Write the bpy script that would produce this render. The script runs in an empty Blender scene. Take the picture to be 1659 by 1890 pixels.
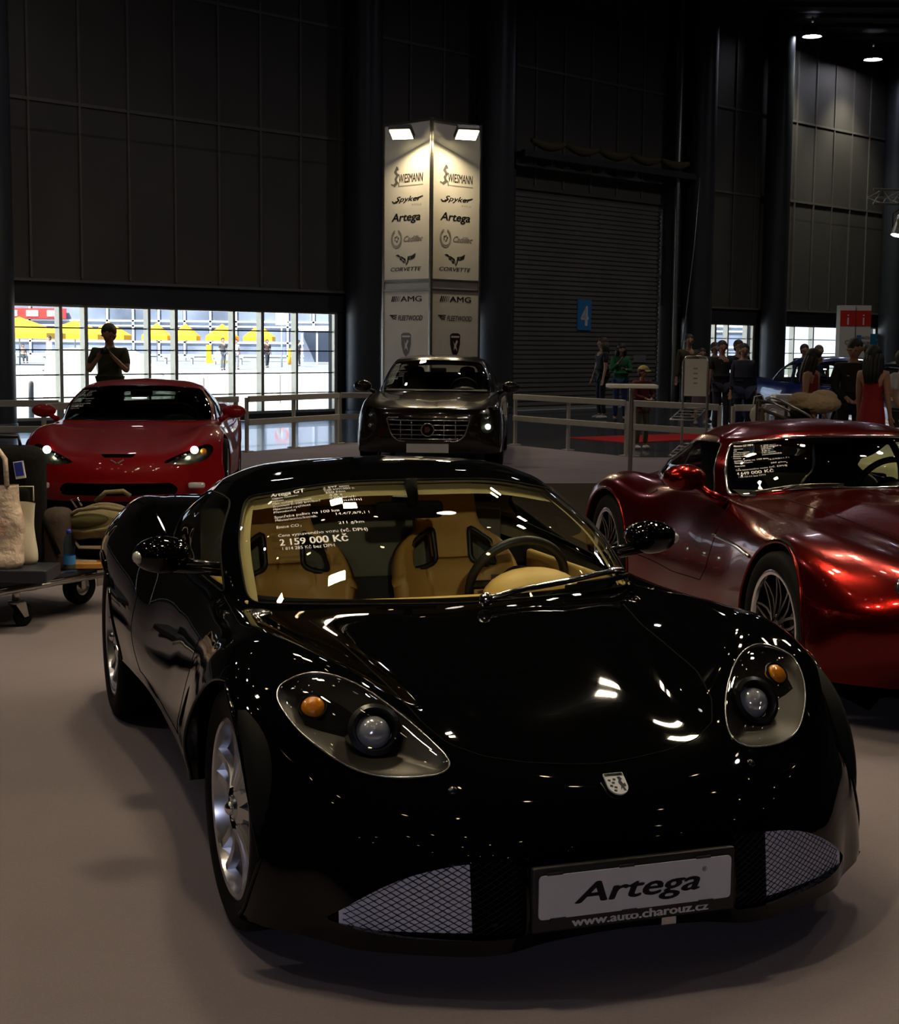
import bpy, bmesh, math, random
import numpy as np
from mathutils import Vector, Matrix, noise
from mathutils.bvhtree import BVHTree
random.seed(7)
PI = math.pi
SC = bpy.context.scene
COL = SC.collection

# ------------------------------------------------------------------ camera, world, exposure
FPX, EYE, HORIZON = 2771.4, 1.5488, 635.4
PITCH = math.atan((945 - HORIZON) / FPX)
cam_d = bpy.data.cameras.new('camera')
cam_d.sensor_fit = 'HORIZONTAL'
cam_d.sensor_width = 36.0
cam_d.lens = 36.0 * FPX / 1659.0
cam_d.clip_end = 600
cam = bpy.data.objects.new('camera', cam_d)
COL.objects.link(cam)
cam.location = (0, 0, EYE)
ROLL = .0095
cam.rotation_euler = (Matrix.Rotation(PI / 2 - PITCH, 3, 'X') @ Matrix.Rotation(ROLL, 3, 'Z')).to_euler()
SC.camera = cam

SC.view_settings.view_transform = 'Standard'
SC.view_settings.look = 'None'
SC.view_settings.gamma = 1.0
SC.view_settings.use_curve_mapping = False
SC.view_settings.exposure = 0.0
SC.cycles.max_bounces = 8
SC.cycles.transparent_max_bounces = 16
SC.cycles.caustics_reflective = False
SC.cycles.caustics_refractive = False
SC.cycles.sample_clamp_indirect = 6.0

world = bpy.data.worlds.new('sky')
SC.world = world
world.use_nodes = True
_n = world.node_tree.nodes
_bg = _n['Background']
_sky = _n.new('ShaderNodeTexSky')
_sky.sky_type = 'HOSEK_WILKIE'
_sky.sun_direction = (-0.5, 0.4, 0.75)
_sky.turbidity = 4.0
world.node_tree.links.new(_sky.outputs[0], _bg.inputs['Color'])
_bg.inputs['Strength'].default_value = 7.0

def lamp(name, kind, loc, energy, color=(1, 1, 1), size=.1, rot=None, target=None, spot=None, blend=.5, size_y=None):
    d = bpy.data.lights.new(name, kind)
    d.energy = energy
    d.color = color
    if kind == 'AREA':
        d.size = size
        if size_y:
            d.shape = 'RECTANGLE'; d.size_y = size_y
    elif kind == 'SUN':
        d.angle = size
    else:
        d.shadow_soft_size = size
    if kind == 'SPOT':
        d.spot_size = spot; d.spot_blend = blend
    o = bpy.data.objects.new(name, d)
    COL.objects.link(o)
    o.location = loc
    if target is not None:
        o.rotation_euler = (Vector(target) - Vector(loc)).to_track_quat('-Z', 'Y').to_euler()
    elif rot:
        o.rotation_euler = rot
    return o

# daylight on the plaza beyond the glass; it travels away from the hall wall
lamp('sun', 'SUN', (-20, 60, 30), 16.0, (1, .97, .9), .01, target=(-20 + 9, 60 + 14, 30 - 20))

# ------------------------------------------------------------------ materials
def _noise(nt, scale, detail=3.0, coord='Object'):
    tc = nt.nodes.new('ShaderNodeTexCoord')
    n = nt.nodes.new('ShaderNodeTexNoise')
    n.inputs['Scale'].default_value = scale
    n.inputs['Detail'].default_value = detail
    nt.links.new(tc.outputs[coord], n.inputs['Vector'])
    return n

def mat(name, col, rough=.5, metal=0., coat=0., spec=.5, emit=None, estr=0., bump=0., bscale=60., var=.0, vscale=4., sheen=0., coat_rough=.03, bdist=.02):
    m = bpy.data.materials.new(name)
    m.use_nodes = True
    nt = m.node_tree
    b = nt.nodes['Principled BSDF']
    b.inputs['Base Color'].default_value = (*col, 1)
    b.inputs['Roughness'].default_value = rough
    b.inputs['Metallic'].default_value = metal
    b.inputs['Coat Weight'].default_value = coat
    b.inputs['Coat Roughness'].default_value = coat_rough
    b.inputs['Specular IOR Level'].default_value = spec
    b.inputs['Sheen Weight'].default_value = sheen
    if emit:
        b.inputs['Emission Color'].default_value = (*emit, 1)
        b.inputs['Emission Strength'].default_value = estr
    if var > 0:
        n = _noise(nt, vscale)
        r = nt.nodes.new('ShaderNodeValToRGB')
        r.color_ramp.elements[0].position = .3
        r.color_ramp.elements[1].position = .7
        r.color_ramp.elements[0].color = (*[c * (1 - var) for c in col], 1)
        r.color_ramp.elements[1].color = (*[min(1, c * (1 + var)) for c in col], 1)
        nt.links.new(n.outputs['Fac'], r.inputs['Fac'])
        nt.links.new(r.outputs['Color'], b.inputs['Base Color'])
    if bump > 0:
        n = _noise(nt, bscale, 4)
        bp = nt.nodes.new('ShaderNodeBump')
        bp.inputs['Strength'].default_value = bump
        bp.inputs['Distance'].default_value = bdist
        nt.links.new(n.outputs['Fac'], bp.inputs['Height'])
        nt.links.new(bp.outputs['Normal'], b.inputs['Normal'])
    return m

def glass(name, tint=(1, 1, 1), ior=1.5, rough=0.0, refl=1.0):
    """thin architectural glass: clear/tinted transparency plus a fresnel reflection"""
    m = bpy.data.materials.new(name)
    m.use_nodes = True
    nt = m.node_tree
    for n in list(nt.nodes):
        nt.nodes.remove(n)
    out = nt.nodes.new('ShaderNodeOutputMaterial')
    mix = nt.nodes.new('ShaderNodeMixShader')
    tr = nt.nodes.new('ShaderNodeBsdfTransparent')
    tr.inputs[0].default_value = (*tint, 1)
    gl = nt.nodes.new('ShaderNodeBsdfGlossy')
    gl.inputs['Roughness'].default_value = rough
    fr = nt.nodes.new('ShaderNodeFresnel')
    ge = nt.nodes.new('ShaderNodeNewGeometry')     # same reflectance from either side of the thin sheet
    mr = nt.nodes.new('ShaderNodeMapRange')
    mr.inputs['To Min'].default_value = ior
    mr.inputs['To Max'].default_value = 1.0 / ior
    nt.links.new(ge.outputs['Backfacing'], mr.inputs['Value'])
    nt.links.new(mr.outputs[0], fr.inputs[0])
    mu = nt.nodes.new('ShaderNodeMath'); mu.operation = 'MULTIPLY'
    mu.inputs[1].default_value = refl
    nt.links.new(fr.outputs[0], mu.inputs[0])
    nt.links.new(mu.outputs[0], mix.inputs[0])
    nt.links.new(tr.outputs[0], mix.inputs[1])
    nt.links.new(gl.outputs[0], mix.inputs[2])
    nt.links.new(mix.outputs[0], out.inputs[0])
    return m

M = {}
M['black_paint'] = mat('black_paint', (.0015, .0015, .0018), .025, 0, 0, .36, var=.1, vscale=2)
M['gloss_black'] = mat('gloss_black', (.006, .006, .007), .18, 0, .4, var=.1)
M['rubber'] = mat('rubber', (.0045, .0045, .0045), .8, 0, 0, .18, bump=.15, bscale=180, bdist=.003)
M['plastic'] = mat('plastic', (.012, .012, .012), .45, bump=.1, bscale=300, bdist=.002)
M['dark'] = mat('dark_cavity', (.004, .004, .004), .9, 0, 0, .08, var=.1)
M['chrome'] = mat('chrome', (.75, .75, .76), .12, 1, var=.04, vscale=8)
M['alloy'] = mat('alloy', (.55, .56, .6), .25, 1, var=.06, vscale=12)
M['alloy_dark'] = mat('alloy_dark', (.05, .05, .055), .25, .9, var=.1)
M['disc'] = mat('brake_disc', (.3, .3, .31), .35, 1, bump=.1, bscale=90, bdist=.002)
M['glass'] = glass('car_glass', (.93, .95, .88), 1.5)
M['glass_dark'] = glass('tinted_glass', (.30, .34, .30), 1.5)
M['lens'] = glass('lens_glass', (.93, .93, .93), 1.5)
M['pane'] = glass('window_glass', (.94, .97, 1.0), 1.45, refl=.8)
M['tan'] = mat('tan_leather', (.52, .30, .07), .5, bump=.2, bscale=160, var=.08, vscale=3, bdist=.004)
M['tan_light'] = mat('tan_dash', (.66, .45, .13), .5, bump=.15, bscale=200, var=.05, bdist=.003)
M['beige'] = mat('headliner', (.45, .38, .18), .8, bump=.1, bscale=300, bdist=.002)
M['white_vinyl'] = mat('white_vinyl', (.95, .93, .9), .5, emit=None, var=.02)
M['black_vinyl'] = mat('black_vinyl', (.01, .01, .011), .5, var=.1)
M['plate'] = mat('plate_silver', (.72, .72, .74), .4, .1, var=.03, vscale=9)
M['amber'] = mat('amber_lens', (.9, .30, .01), .15, 0, .6, emit=(1, .35, .02), estr=.0, bump=.5, bscale=120, bdist=.004)
M['bulb'] = mat('lit_headlamp', (.9, 1, .95), .3, emit=(.72, 1., .80), estr=9.0)

# ------------------------------------------------------------------ object helpers
def obj(name, verts, faces, m, parent=None, smooth=True, loc=None):
    me = bpy.data.meshes.new(name)
    me.from_pydata([tuple(map(float, v)) for v in verts], [], [tuple(map(int, f)) for f in faces])
    if isinstance(m, (list, tuple)):
        for x in m: me.materials.append(x)
    elif m: me.materials.append(m)
    me.polygons.foreach_set('use_smooth', [bool(smooth)] * len(me.polygons))
    me.update()
    o = bpy.data.objects.new(name, me)
    COL.objects.link(o)
    if parent is not None: o.parent = parent
    if loc is not None: o.location = loc
    return o

def tag(o, label=None, cat=None, group=None, kind=None):
    if label: o['label'] = label
    if cat: o['category'] = cat
    if group: o['group'] = group
    if kind: o['kind'] = kind
    return o

def thing(name, label, cat, loc=(0, 0, 0), rz=0., group=None):
    o = bpy.data.objects.new(name, None)
    o.empty_display_size = .2
    COL.objects.link(o)
    o.location = loc
    o.rotation_euler = (0, 0, rz)
    return tag(o, label, cat, group)

def copy_tree(o, parent=None):
    c = o.copy(); COL.objects.link(c)
    if parent is not None: c.parent = parent
    for ch in [x for x in bpy.data.objects if x.parent == o]:
        copy_tree(ch, c)
    return c

class MB:
    """collects simple solids into one mesh"""
    def __init__(s): s.v = []; s.f = []; s.mi = []; s.cur = 0
    def add(s, vs, fs):
        n = len(s.v)
        s.v += [tuple(map(float, p)) for p in vs]
        s.f += [tuple(int(i) + n for i in f) for f in fs]
        s.mi += [s.cur] * len(fs)
    def box(s, c, d, rz=0., bev=0., R=None):
        x, y, z = d[0] / 2, d[1] / 2, d[2] / 2
        if bev <= 0:
            P = [(-x, -y, -z), (x, -y, -z), (x, y, -z), (-x, y, -z), (-x, -y, z), (x, -y, z), (x, y, z), (-x, y, z)]
            F = [(0, 3, 2, 1), (4, 5, 6, 7), (0, 1, 5, 4), (1, 2, 6, 5), (2, 3, 7, 6), (3, 0, 4, 7)]
        else:
            bm = bmesh.new()
            bmesh.ops.create_cube(bm, size=1)
            for v in bm.verts: v.co = Vector((v.co.x * d[0], v.co.y * d[1], v.co.z * d[2]))
            bmesh.ops.bevel(bm, geom=bm.edges[:], offset=min(bev, .49 * min(d)), segments=3, profile=.5, affect='EDGES')
            bm.verts.index_update()
            P = [tuple(v.co) for v in bm.verts]; F = [[v.index for v in f.verts] for f in bm.faces]
            bm.free()
        Rm = R if R is not None else Matrix.Rotation(rz, 3, 'Z')
        P = [Rm @ Vector(p) + Vector(c) for p in P]
        s.add(P, F)
        return s
    def tube(s, pts, r, n=8, cap=True, closed=False):
        pts = [Vector(p) for p in pts]
        m = len(pts)
        rr = r if hasattr(r, '__len__') else [r] * m
        up = None; V = []
        for i, p in enumerate(pts):
            if closed: t = pts[(i + 1) % m] - pts[i - 1]
            else: t = pts[min(i + 1, m - 1)] - pts[max(i - 1, 0)]
            if t.length < 1e-9: t = Vector((0, 0, 1))
            t.normalize()
            if up is None:
                up = t.orthogonal().normalized()
            up = (up - t * up.dot(t))
            if up.length < 1e-6: up = t.orthogonal()
            up.normalize()
            w = t.cross(up)
            for k in range(n):
                a = 2 * PI * k / n
                V.append(p + (up * math.cos(a) + w * math.sin(a)) * rr[i])
        F = []
        for i in range(m if closed else m - 1):
            j = (i + 1) % m
            for k in range(n):
                k2 = (k + 1) % n
                F.append((i * n + k, i * n + k2, j * n + k2, j * n + k))
        if cap and not closed:
            F.append(tuple(range(n))[::-1]); F.append(tuple((m - 1) * n + k for k in range(n)))
        s.add(V, F)
        return s
    def lathe(s, prof, n=32, M4=None, closed=False):
        """prof: (radius, height) pairs turned about local Z"""
        V = []; m = len(prof)
        for (r, h) in prof:
            for k in range(n):
                a = 2 * PI * k / n
                V.append(Vector((r * math.cos(a), r * math.sin(a), h)))
        F = []
        for i in range(m if closed else m - 1):
            j = (i + 1) % m
            for k in range(n):
                k2 = (k + 1) % n
                F.append((i * n + k, i * n + k2, j * n + k2, j * n + k))
        if M4 is not None: V = [M4 @ v for v in V]
        s.add(V, F)
        return s
    def prism(s, poly, z0, z1, M4=None):
        n = len(poly)
        V = [Vector((x, y, z0)) for x, y in poly] + [Vector((x, y, z1)) for x, y in poly]
        F = [tuple(range(n))[::-1], tuple(range(n, 2 * n))] + [(i, (i + 1) % n, n + (i + 1) % n, n + i) for i in range(n)]
        if M4 is not None: V = [M4 @ v for v in V]
        s.add(V, F)
        return s
    def ball(s, c, r, n=12, R=None):
        rx, ry, rz = r if hasattr(r, '__len__') else (r, r, r)
        V = []; F = []
        h = n // 2 + 1
        for i in range(h + 1):
            t = PI * i / h
            for k in range(n):
                a = 2 * PI * k / n
                p = Vector((rx * math.sin(t) * math.cos(a), ry * math.sin(t) * math.sin(a), rz * math.cos(t)))
                if R is not None: p = R @ p
                V.append(p + Vector(c))
        for i in range(h):
            for k in range(n):
                k2 = (k + 1) % n
                F.append((i * n + k, (i + 1) * n + k, (i + 1) * n + k2, i * n + k2))
        s.add(V, F)
        return s
    def build(s, name, m, parent=None, smooth=False, loc=None):
        o = obj(name, s.v, s.f, m, parent, smooth, loc)
        if any(s.mi): o.data.polygons.foreach_set('material_index', s.mi)
        return o

def autosmooth(o, ang=35):
    o.data.polygons.foreach_set('use_smooth', [True] * len(o.data.polygons))
    try: o.data.set_sharp_from_angle(angle=math.radians(ang))
    except Exception: pass
    return o

_txt_cache = {}
def text_mesh(s, bold=0., shear=0., extrude=0., spacing=1.):
    key = (s, bold, shear, extrude, spacing)
    if key in _txt_cache: return _txt_cache[key]
    cu = bpy.data.curves.new('lettering', 'FONT')
    cu.body = s; cu.size = 1; cu.offset = bold; cu.shear = shear; cu.extrude = extrude; cu.space_character = spacing
    cu.resolution_u = 3
    o = bpy.data.objects.new('lettering', cu)
    COL.objects.link(o)
    dg = bpy.context.evaluated_depsgraph_get()
    dg.update()
    me = o.evaluated_get(dg).to_mesh()
    V = [tuple(v.co) for v in me.vertices]; F = [tuple(p.vertices) for p in me.polygons]
    o.evaluated_get(dg).to_mesh_clear()
    bpy.data.objects.remove(o); bpy.data.curves.remove(cu)
    if V:
        x0 = min(v[0] for v in V); x1 = max(v[0] for v in V); y0 = min(v[1] for v in V); y1 = max(v[1] for v in V)
    else: x0 = x1 = y0 = y1 = 0
    _txt_cache[key] = (V, F, (x0, x1, y0, y1))
    return _txt_cache[key]

def text_into(mb, s, fn, w=None, h=None, bold=0., shear=0., spacing=1., anchor=(0, 0)):
    """put lettering scaled to width w and cap height h; fn maps the flat 2D point to 3D. anchor: 0 left/bottom, .5 centre"""
    V, F, (x0, x1, y0, y1) = text_mesh(s, 0., shear, 0., spacing)
    if not V: return
    if h is None: sc = w / (x1 - x0); sx = sy = sc
    elif w is None: sx = sy = h / .72
    else: sx = w / (x1 - x0); sy = h / .72
    W = (x1 - x0) * sx; Hh = .72 * sy
    bb = bold * .8
    for ox, oy in (((0, 0),) if bold <= 0 else ((-bb, 0), (bb, 0), (0, bb * .6), (0, -bb * .6))):
        mb.add([fn(((v[0] + ox - x0) * sx - W * anchor[0], (v[1] + oy) * sy - Hh * anchor[1])) for v in V], F)
# ------------------------------------------------------------------ free-form surfaces
class Surf:
    """Catmull-Rom net; rows u, columns v; column 0 lies on the mirror plane Y=0 (and the last one too when m1)"""
    def __init__(s, P, m0=True, m1=False, r1=False):
        P = np.array(P, float)
        R, C, _ = P.shape
        E = np.zeros((R + 2, C + 2, 3))
        E[1:-1, 1:-1] = P
        E[1:-1, 0] = P[:, 1] * [1, -1, 1] if m0 else 2 * P[:, 0] - P[:, 1]
        E[1:-1, -1] = P[:, -2] * [1, -1, 1] if m1 else 2 * P[:, -1] - P[:, -2]
        E[0] = 2 * E[1] - E[2]
        E[-1] = E[-3] * [1, -1, 1] if r1 else 2 * E[-2] - E[-3]
        s.E, s.R, s.C = E, R, C
    @staticmethod
    def _w(t):
        t2 = t * t; t3 = t2 * t
        return np.stack([-.5 * t3 + t2 - .5 * t, 1.5 * t3 - 2.5 * t2 + 1, -1.5 * t3 + 2 * t2 + .5 * t, .5 * t3 - .5 * t2], -1)
    def at(s, u, v):
        u = np.clip(np.asarray(u, float), 0, s.R - 1 - 1e-9); v = np.clip(np.asarray(v, float), 0, s.C - 1 - 1e-9)
        i = np.floor(u).astype(int); j = np.floor(v).astype(int)
        wu = s._w(u - i); wv = s._w(v - j)
        out = 0
        for a in range(4):
            for b in range(4):
                out = out + (wu[..., a] * wv[..., b])[..., None] * s.E[i + a, j + b]
        return out
    def normal(s, u, v, e=1e-3):
        du = s.at(np.asarray(u) + e, v) - s.at(np.asarray(u) - e, v)
        dv = s.at(u, np.asarray(v) + e) - s.at(u, np.asarray(v) - e)
        n = np.cross(dv, du)
        return n / (np.linalg.norm(n, axis=-1, keepdims=True) + 1e-12)

def sd_poly(poly):
    """signed distance (negative inside) to a closed 2D polygon"""
    A = np.array(poly, float); B = np.roll(A, -1, 0)
    def f(P):
        P = np.asarray(P, float)
        d = np.full(P.shape[0], 1e18); inside = np.zeros(P.shape[0], bool)
        lo, hi = A.min(0), A.max(0); pad = (hi - lo).max() * .15 + 1e-6
        near = np.all((P > lo - pad) & (P < hi + pad), 1)
        if not near.all():
            out = np.full(P.shape[0], pad)
            if near.any(): out[near] = f(P[near])
            return out
        for a, b in zip(A, B):
            e = b - a; w = P - a
            t = np.clip((w @ e) / (e @ e + 1e-18), 0, 1)
            q = w - t[:, None] * e
            d = np.minimum(d, (q ** 2).sum(1))
            c = ((a[1] > P[:, 1]) != (b[1] > P[:, 1]))
            with np.errstate(divide='ignore', invalid='ignore'):
                xi = (b[0] - a[0]) * (P[:, 1] - a[1]) / (b[1] - a[1]) + a[0]
            inside ^= (c & (P[:, 0] < xi))
        d = np.sqrt(d)
        return np.where(inside, -d, d)
    return f

def smooth_closed(pts, n=6):
    P = np.array(pts, float); m = len(P); out = []
    for i in range(m):
        p0, p1, p2, p3 = P[i - 1], P[i], P[(i + 1) % m], P[(i + 2) % m]
        for k in range(n):
            t = k / n
            out.append(.5 * ((2 * p1) + (-p0 + p2) * t + (2 * p0 - 5 * p1 + 4 * p2 - p3) * t * t + (-p0 + 3 * p1 - 3 * p2 + p3) * t ** 3))
    return np.array(out)

def round_poly(pts, r, n=5):
    """polygon with corners cut by quadratic arcs; r scalar or list"""
    P = [np.array(p, float) for p in pts]; m = len(P); out = []
    rr = r if hasattr(r, '__len__') else [r] * m
    for i in range(m):
        p = P[i]; a = P[i - 1] - p; b = P[(i + 1) % m] - p
        la, lb = np.linalg.norm(a), np.linalg.norm(b)
        k = min(rr[i], la * .48, lb * .48)
        q0 = p + a / la * k; q1 = p + b / lb * k
        for t in np.linspace(0, 1, n):
            out.append((1 - t) ** 2 * q0 + 2 * t * (1 - t) * p + t * t * q1)
    return np.array(out)

def split(S, nu, nv, cutters):
    """cutters: list of f(U,V,P)->signed value (negative = inside). Returns verts, list of face arrays: [outer, in0, in1..], loops per cutter"""
    us = np.linspace(0, S.R - 1, nu); vs = np.linspace(0, S.C - 1, nv)
    U, V = [a.ravel() for a in np.meshgrid(us, vs, indexing='ij')]
    idx = np.arange(nu * nv).reshape(nu, nv)
    F = np.stack([idx[:-1, :-1], idx[:-1, 1:], idx[1:, 1:], idx[1:, :-1]], -1).reshape(-1, 4)
    uc = U[F].mean(1); vc = V[F].mean(1)
    Pc = S.at(uc, vc)
    owner = np.full(len(F), -1)
    for k, c in enumerate(cutters):
        val = c(uc, vc, Pc)
        owner[(val < 0) & (owner < 0)] = k
    hu = us[1] - us[0]; hv = vs[1] - vs[0]
    edge0 = (np.abs(V - vs[0]) < 1e-9); edge1 = (np.abs(V - vs[-1]) < 1e-9)
    for k, c in enumerate(cutters):
        a = np.zeros(len(U), bool); b = np.zeros(len(U), bool)
        a[F[owner == k].ravel()] = True; b[F[owner != k].ravel()] = True
        B = np.where(a & b)[0]
        if not len(B): continue
        for it in range(6):
            u, v = U[B], V[B]
            f0 = c(u, v, S.at(u, v)); e = 1e-3
            fu = (c(u + e, v, S.at(u + e, v)) - c(u - e, v, S.at(u - e, v))) / (2 * e)
            fv = (c(u, v + e, S.at(u, v + e)) - c(u, v - e, S.at(u, v - e))) / (2 * e)
            g2 = (fu * hu) ** 2 + (fv * hv) ** 2 + 1e-12
            du = -f0 * fu * hu * hu / g2; dv = -f0 * fv * hv * hv / g2
            lim = .8
            du = np.clip(du, -lim * hu, lim * hu); dv = np.clip(dv, -lim * hv, lim * hv)
            dv[edge0[B] | edge1[B]] = 0
            U[B] = np.clip(u + du, us[0], us[-1]); V[B] = np.clip(v + dv, vs[0], vs[-1])
    P = S.at(U, V)
    parts = [F[owner == k] for k in range(-1, len(cutters))]
    loops = []
    for k in range(len(cutters)):
        inner = F[owner == k]
        cnt = {}
        for q in inner:
            for x in range(4):
                a, b = q[x], q[(x + 1) % 4]
                key = (min(a, b), max(a, b)); cnt[key] = cnt.get(key, 0) + 1
        nb = {}
        for (a, b), n in cnt.items():
            if n == 1 and not (edge0[a] and edge0[b]) and not (edge1[a] and edge1[b]):
                nb.setdefault(a, []).append(b); nb.setdefault(b, []).append(a)
        done = set(); ls = []
        starts = [x for x in nb if len(nb[x]) == 1] + list(nb)
        for st in starts:
            if st in done: continue
            path = [st]; done.add(st)
            while True:
                nx = [y for y in nb[path[-1]] if y not in done]
                if not nx: break
                path.append(nx[0]); done.add(nx[0])
            if len(path) > 3: ls.append((path, st in nb[path[-1]]))
        loops.append(ls)
    return P, parts, loops, (U, V)

def compact(P, F):
    ids = np.unique(F)
    m = -np.ones(len(P), int); m[ids] = np.arange(len(ids))
    return P[ids], m[F]

def mirror_join(P, F):
    """joins the half on Y>=0 with its mirror image"""
    P = np.array(P); n = len(P)
    on = np.abs(P[:, 1]) < 1e-5
    P[on, 1] = 0
    m = np.arange(n) + n
    m[on] = np.where(on)[0]
    Q = np.vstack([P, P * [1, -1, 1]])
    F2 = m[np.array(F)][:, ::-1]
    return compact(Q, np.vstack([F, F2]))

def panel(name, P, F, m, parent, thick=0., mirror=True, side=1):
    P, F = compact(P, F)
    if mirror: P, F = mirror_join(P, F)
    elif side < 0: P = P * [1, -1, 1]; F = F[:, ::-1]
    o = obj(name, P, F, m, parent)
    if thick:
        md = o.modifiers.new('thickness', 'SOLIDIFY'); md.thickness = thick; md.offset = -1
    return o
# ------------------------------------------------------------------ car components (car frame: X forward, Y to the car's left, Z up)
def car_root(name, label, cat, x, y, yaw, group=None):
    return thing(name, label, cat, (x, y, 0), yaw - PI / 2, group)

def wheel(parent, x, y, r=.325, w=.24, rim_r=.24, style='five', rim_m='alloy', lip_m=None, steer=0., sgn=1, disc=True, z=None, ring=False):
    """tyre with rim, spokes, brake disc; outer face towards sgn*Y"""
    B = Matrix.Translation((x, y, r if z is None else z)) @ Matrix.Rotation(steer, 4, 'Z') @ Matrix.Rotation(-PI / 2 * sgn, 4, 'X')
    hw = w / 2
    t = MB()
    prof = [(rim_r, -hw * .82), (rim_r + .012, -hw * .95), (r - .035, -hw), (r - .012, -hw * .93), (r - .002, -hw * .78),
            (r, -hw * .4), (r - .006, -hw * .38), (r - .006, -hw * .33), (r, -hw * .31), (r, -hw * .02), (r - .006, -hw * .0), (r - .006, hw * .04), (r, hw * .06), (r, hw * .34), (r - .006, hw * .36), (r - .006, hw * .41), (r, hw * .43),
            (r - .002, hw * .78), (r - .012, hw * .93), (r - .035, hw), (rim_r + .012, hw * .95), (rim_r, hw * .82)]
    t.lathe(prof, 64, B)
    ty = t.build('wheel', M['rubber'], parent, True)
    autosmooth(ty, 50)
    rm = MB()
    lip = rim_r
    rm.lathe([(lip + .004, hw * .86), (lip + .006, hw * .90), (lip - .003, hw * .93), (lip - .012, hw * .90), (lip - .018, hw * .72), (lip - .03, hw * .2), (lip - .035, -hw * .8), (lip - .01, -hw * .86), (lip + .002, -hw * .84)], 64, B)
    rim = rm.build('rim', M[lip_m or rim_m], ty, True); autosmooth(rim, 40)
    if ring:
        rg = MB(); rg.lathe([(lip + .005, hw * .89), (lip + .006, hw * .93), (lip - .004, hw * .96), (lip - .016, hw * .93), (lip - .020, hw * .80)], 64, B)
        autosmooth(rg.build('rim_lip', M['chrome'], ty, True), 40)
    sp = MB()
    face = hw * .84
    def spoke(a0, a1, w0, w1, r0=.05, r1=None, d0=0., d1=0., th=.022):
        r1 = r1 or lip - .012
        V = []
        N = 5
        for i in range(N):
            k = i / (N - 1)
            rr = r0 + (r1 - r0) * k; a = a0 + (a1 - a0) * k; ww = w0 + (w1 - w0) * k
            h = face - .014 * math.sin(PI * k) + d0 + (d1 - d0) * k
            c = Vector((rr * math.cos(a), rr * math.sin(a), h)); tn = Vector((-math.sin(a), math.cos(a), 0))
            V += [c - tn * ww + Vector((0, 0, -th)), c - tn * ww * .75, c + tn * ww * .75, c + tn * ww + Vector((0, 0, -th))]
        F = []
        for i in range(N - 1):
            for q in range(4):
                q2 = (q + 1) % 4
                F.append((i * 4 + q, i * 4 + q2, i * 4 + 4 + q2, i * 4 + 4 + q))
        sp.add([B @ v for v in V], F)
    if style == 'five':
        for k in range(5):
            a = 2 * PI * k / 5 + .3
            spoke(a - .22, a - .17, .020, .014, .06); spoke(a + .22, a + .17, .020, .014, .06)
    elif style == 'mesh':
        for k in range(10):
            a = 2 * PI * k / 10
            spoke(a, a + .30, .009, .007, .045); spoke(a, a - .30, .009, .007, .045)
    else:
        for k in range(7):
            a = 2 * PI * k / 7
            spoke(a, a, .026, .016, .05)
    sp.lathe([(.0, face + .006), (.028, face + .004), (.034, face - .004), (.068, face - .012), (.072, face - .04), (.0, face - .04)], 32, B)
    s_ = sp.build('spokes', M[rim_m], ty, True); autosmooth(s_, 30)
    hb = MB()
    for k in range(5):
        a = 2 * PI * k / 5 + .3
        hb.ball(B @ Vector((.052 * math.cos(a), .052 * math.sin(a), face - .008)), .008, 8)
    hb.ball(B @ Vector((0, 0, face + .004)), (.02, .02, .02), 10)
    hb.build('wheel_nuts', M['chrome'], ty, True)
    if disc:
        d = MB(); d.lathe([(.0, -.01), (.165, -.01), (.17, .0), (.165, .012), (.0, .012)], 40, B)
        dd = d.build('brake_disc', M['disc'], ty, True); autosmooth(dd, 30)
        c = MB()
        C2 = B @ Matrix.Rotation(.6, 4, 'Z')
        c.prism([(.10 * math.cos(a), .10 * math.sin(a)) for a in np.linspace(-.5, .5, 7)] + [(.185 * math.cos(a), .185 * math.sin(a)) for a in np.linspace(.5, -.5, 7)], -.03, .045, C2)
        c.build('brake_caliper', M['alloy_dark'], ty)
    return ty

def loop_tube(name, P, loops, r, m, parent, mirror=True, off=0.0, n=6):
    mb = MB()
    for path, closed in loops:
        pts = P[path]
        for s in ((1, -1) if mirror else (1,)):
            q = pts * [1, s, 1]
            mb.tube([tuple(p) for p in q], r, n, cap=False, closed=closed)
    return mb.build(name, m, parent, True)

def mirrors(parent, paint, x, y, z, w=.13, h=.09, arm=.1, glassm=None):
    for s in (1, -1):
        mb = MB()
        mb.ball((x, s * y, z), (.095, w, h), 20)
        o = mb.build('side_mirror', M[paint], parent, True)
        # flat reflecting face at the back
        g = MB(); g.ball((x - .075, s * y, z), (.028, w * .86, h * .82), 18)
        g.build('mirror_glass', M['chrome'], o, True)
        a = MB()
        a.tube([(x + .01, s * (y - w * .6), z - h * .4), (x - .0, s * (y - w - arm * .5), z - h * .75), (x - .02, s * (y - w - arm), z - h * .9)], [.035, .026, .03], 8)
        a.build('mirror_arm', M[paint], o, True)

def shell_tub(name, outline, z0, z1, m, parent, th=.01):
    """cabin floor with walls following a closed plan outline"""
    n = len(outline)
    V = [(x, y, z0) for x, y in outline] + [(x, y, z1) for x, y in outline]
    F = [tuple(range(n))] + [(i, n + i, n + (i + 1) % n, (i + 1) % n) for i in range(n)]
    return obj(name, V, F, m, parent, False)

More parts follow.
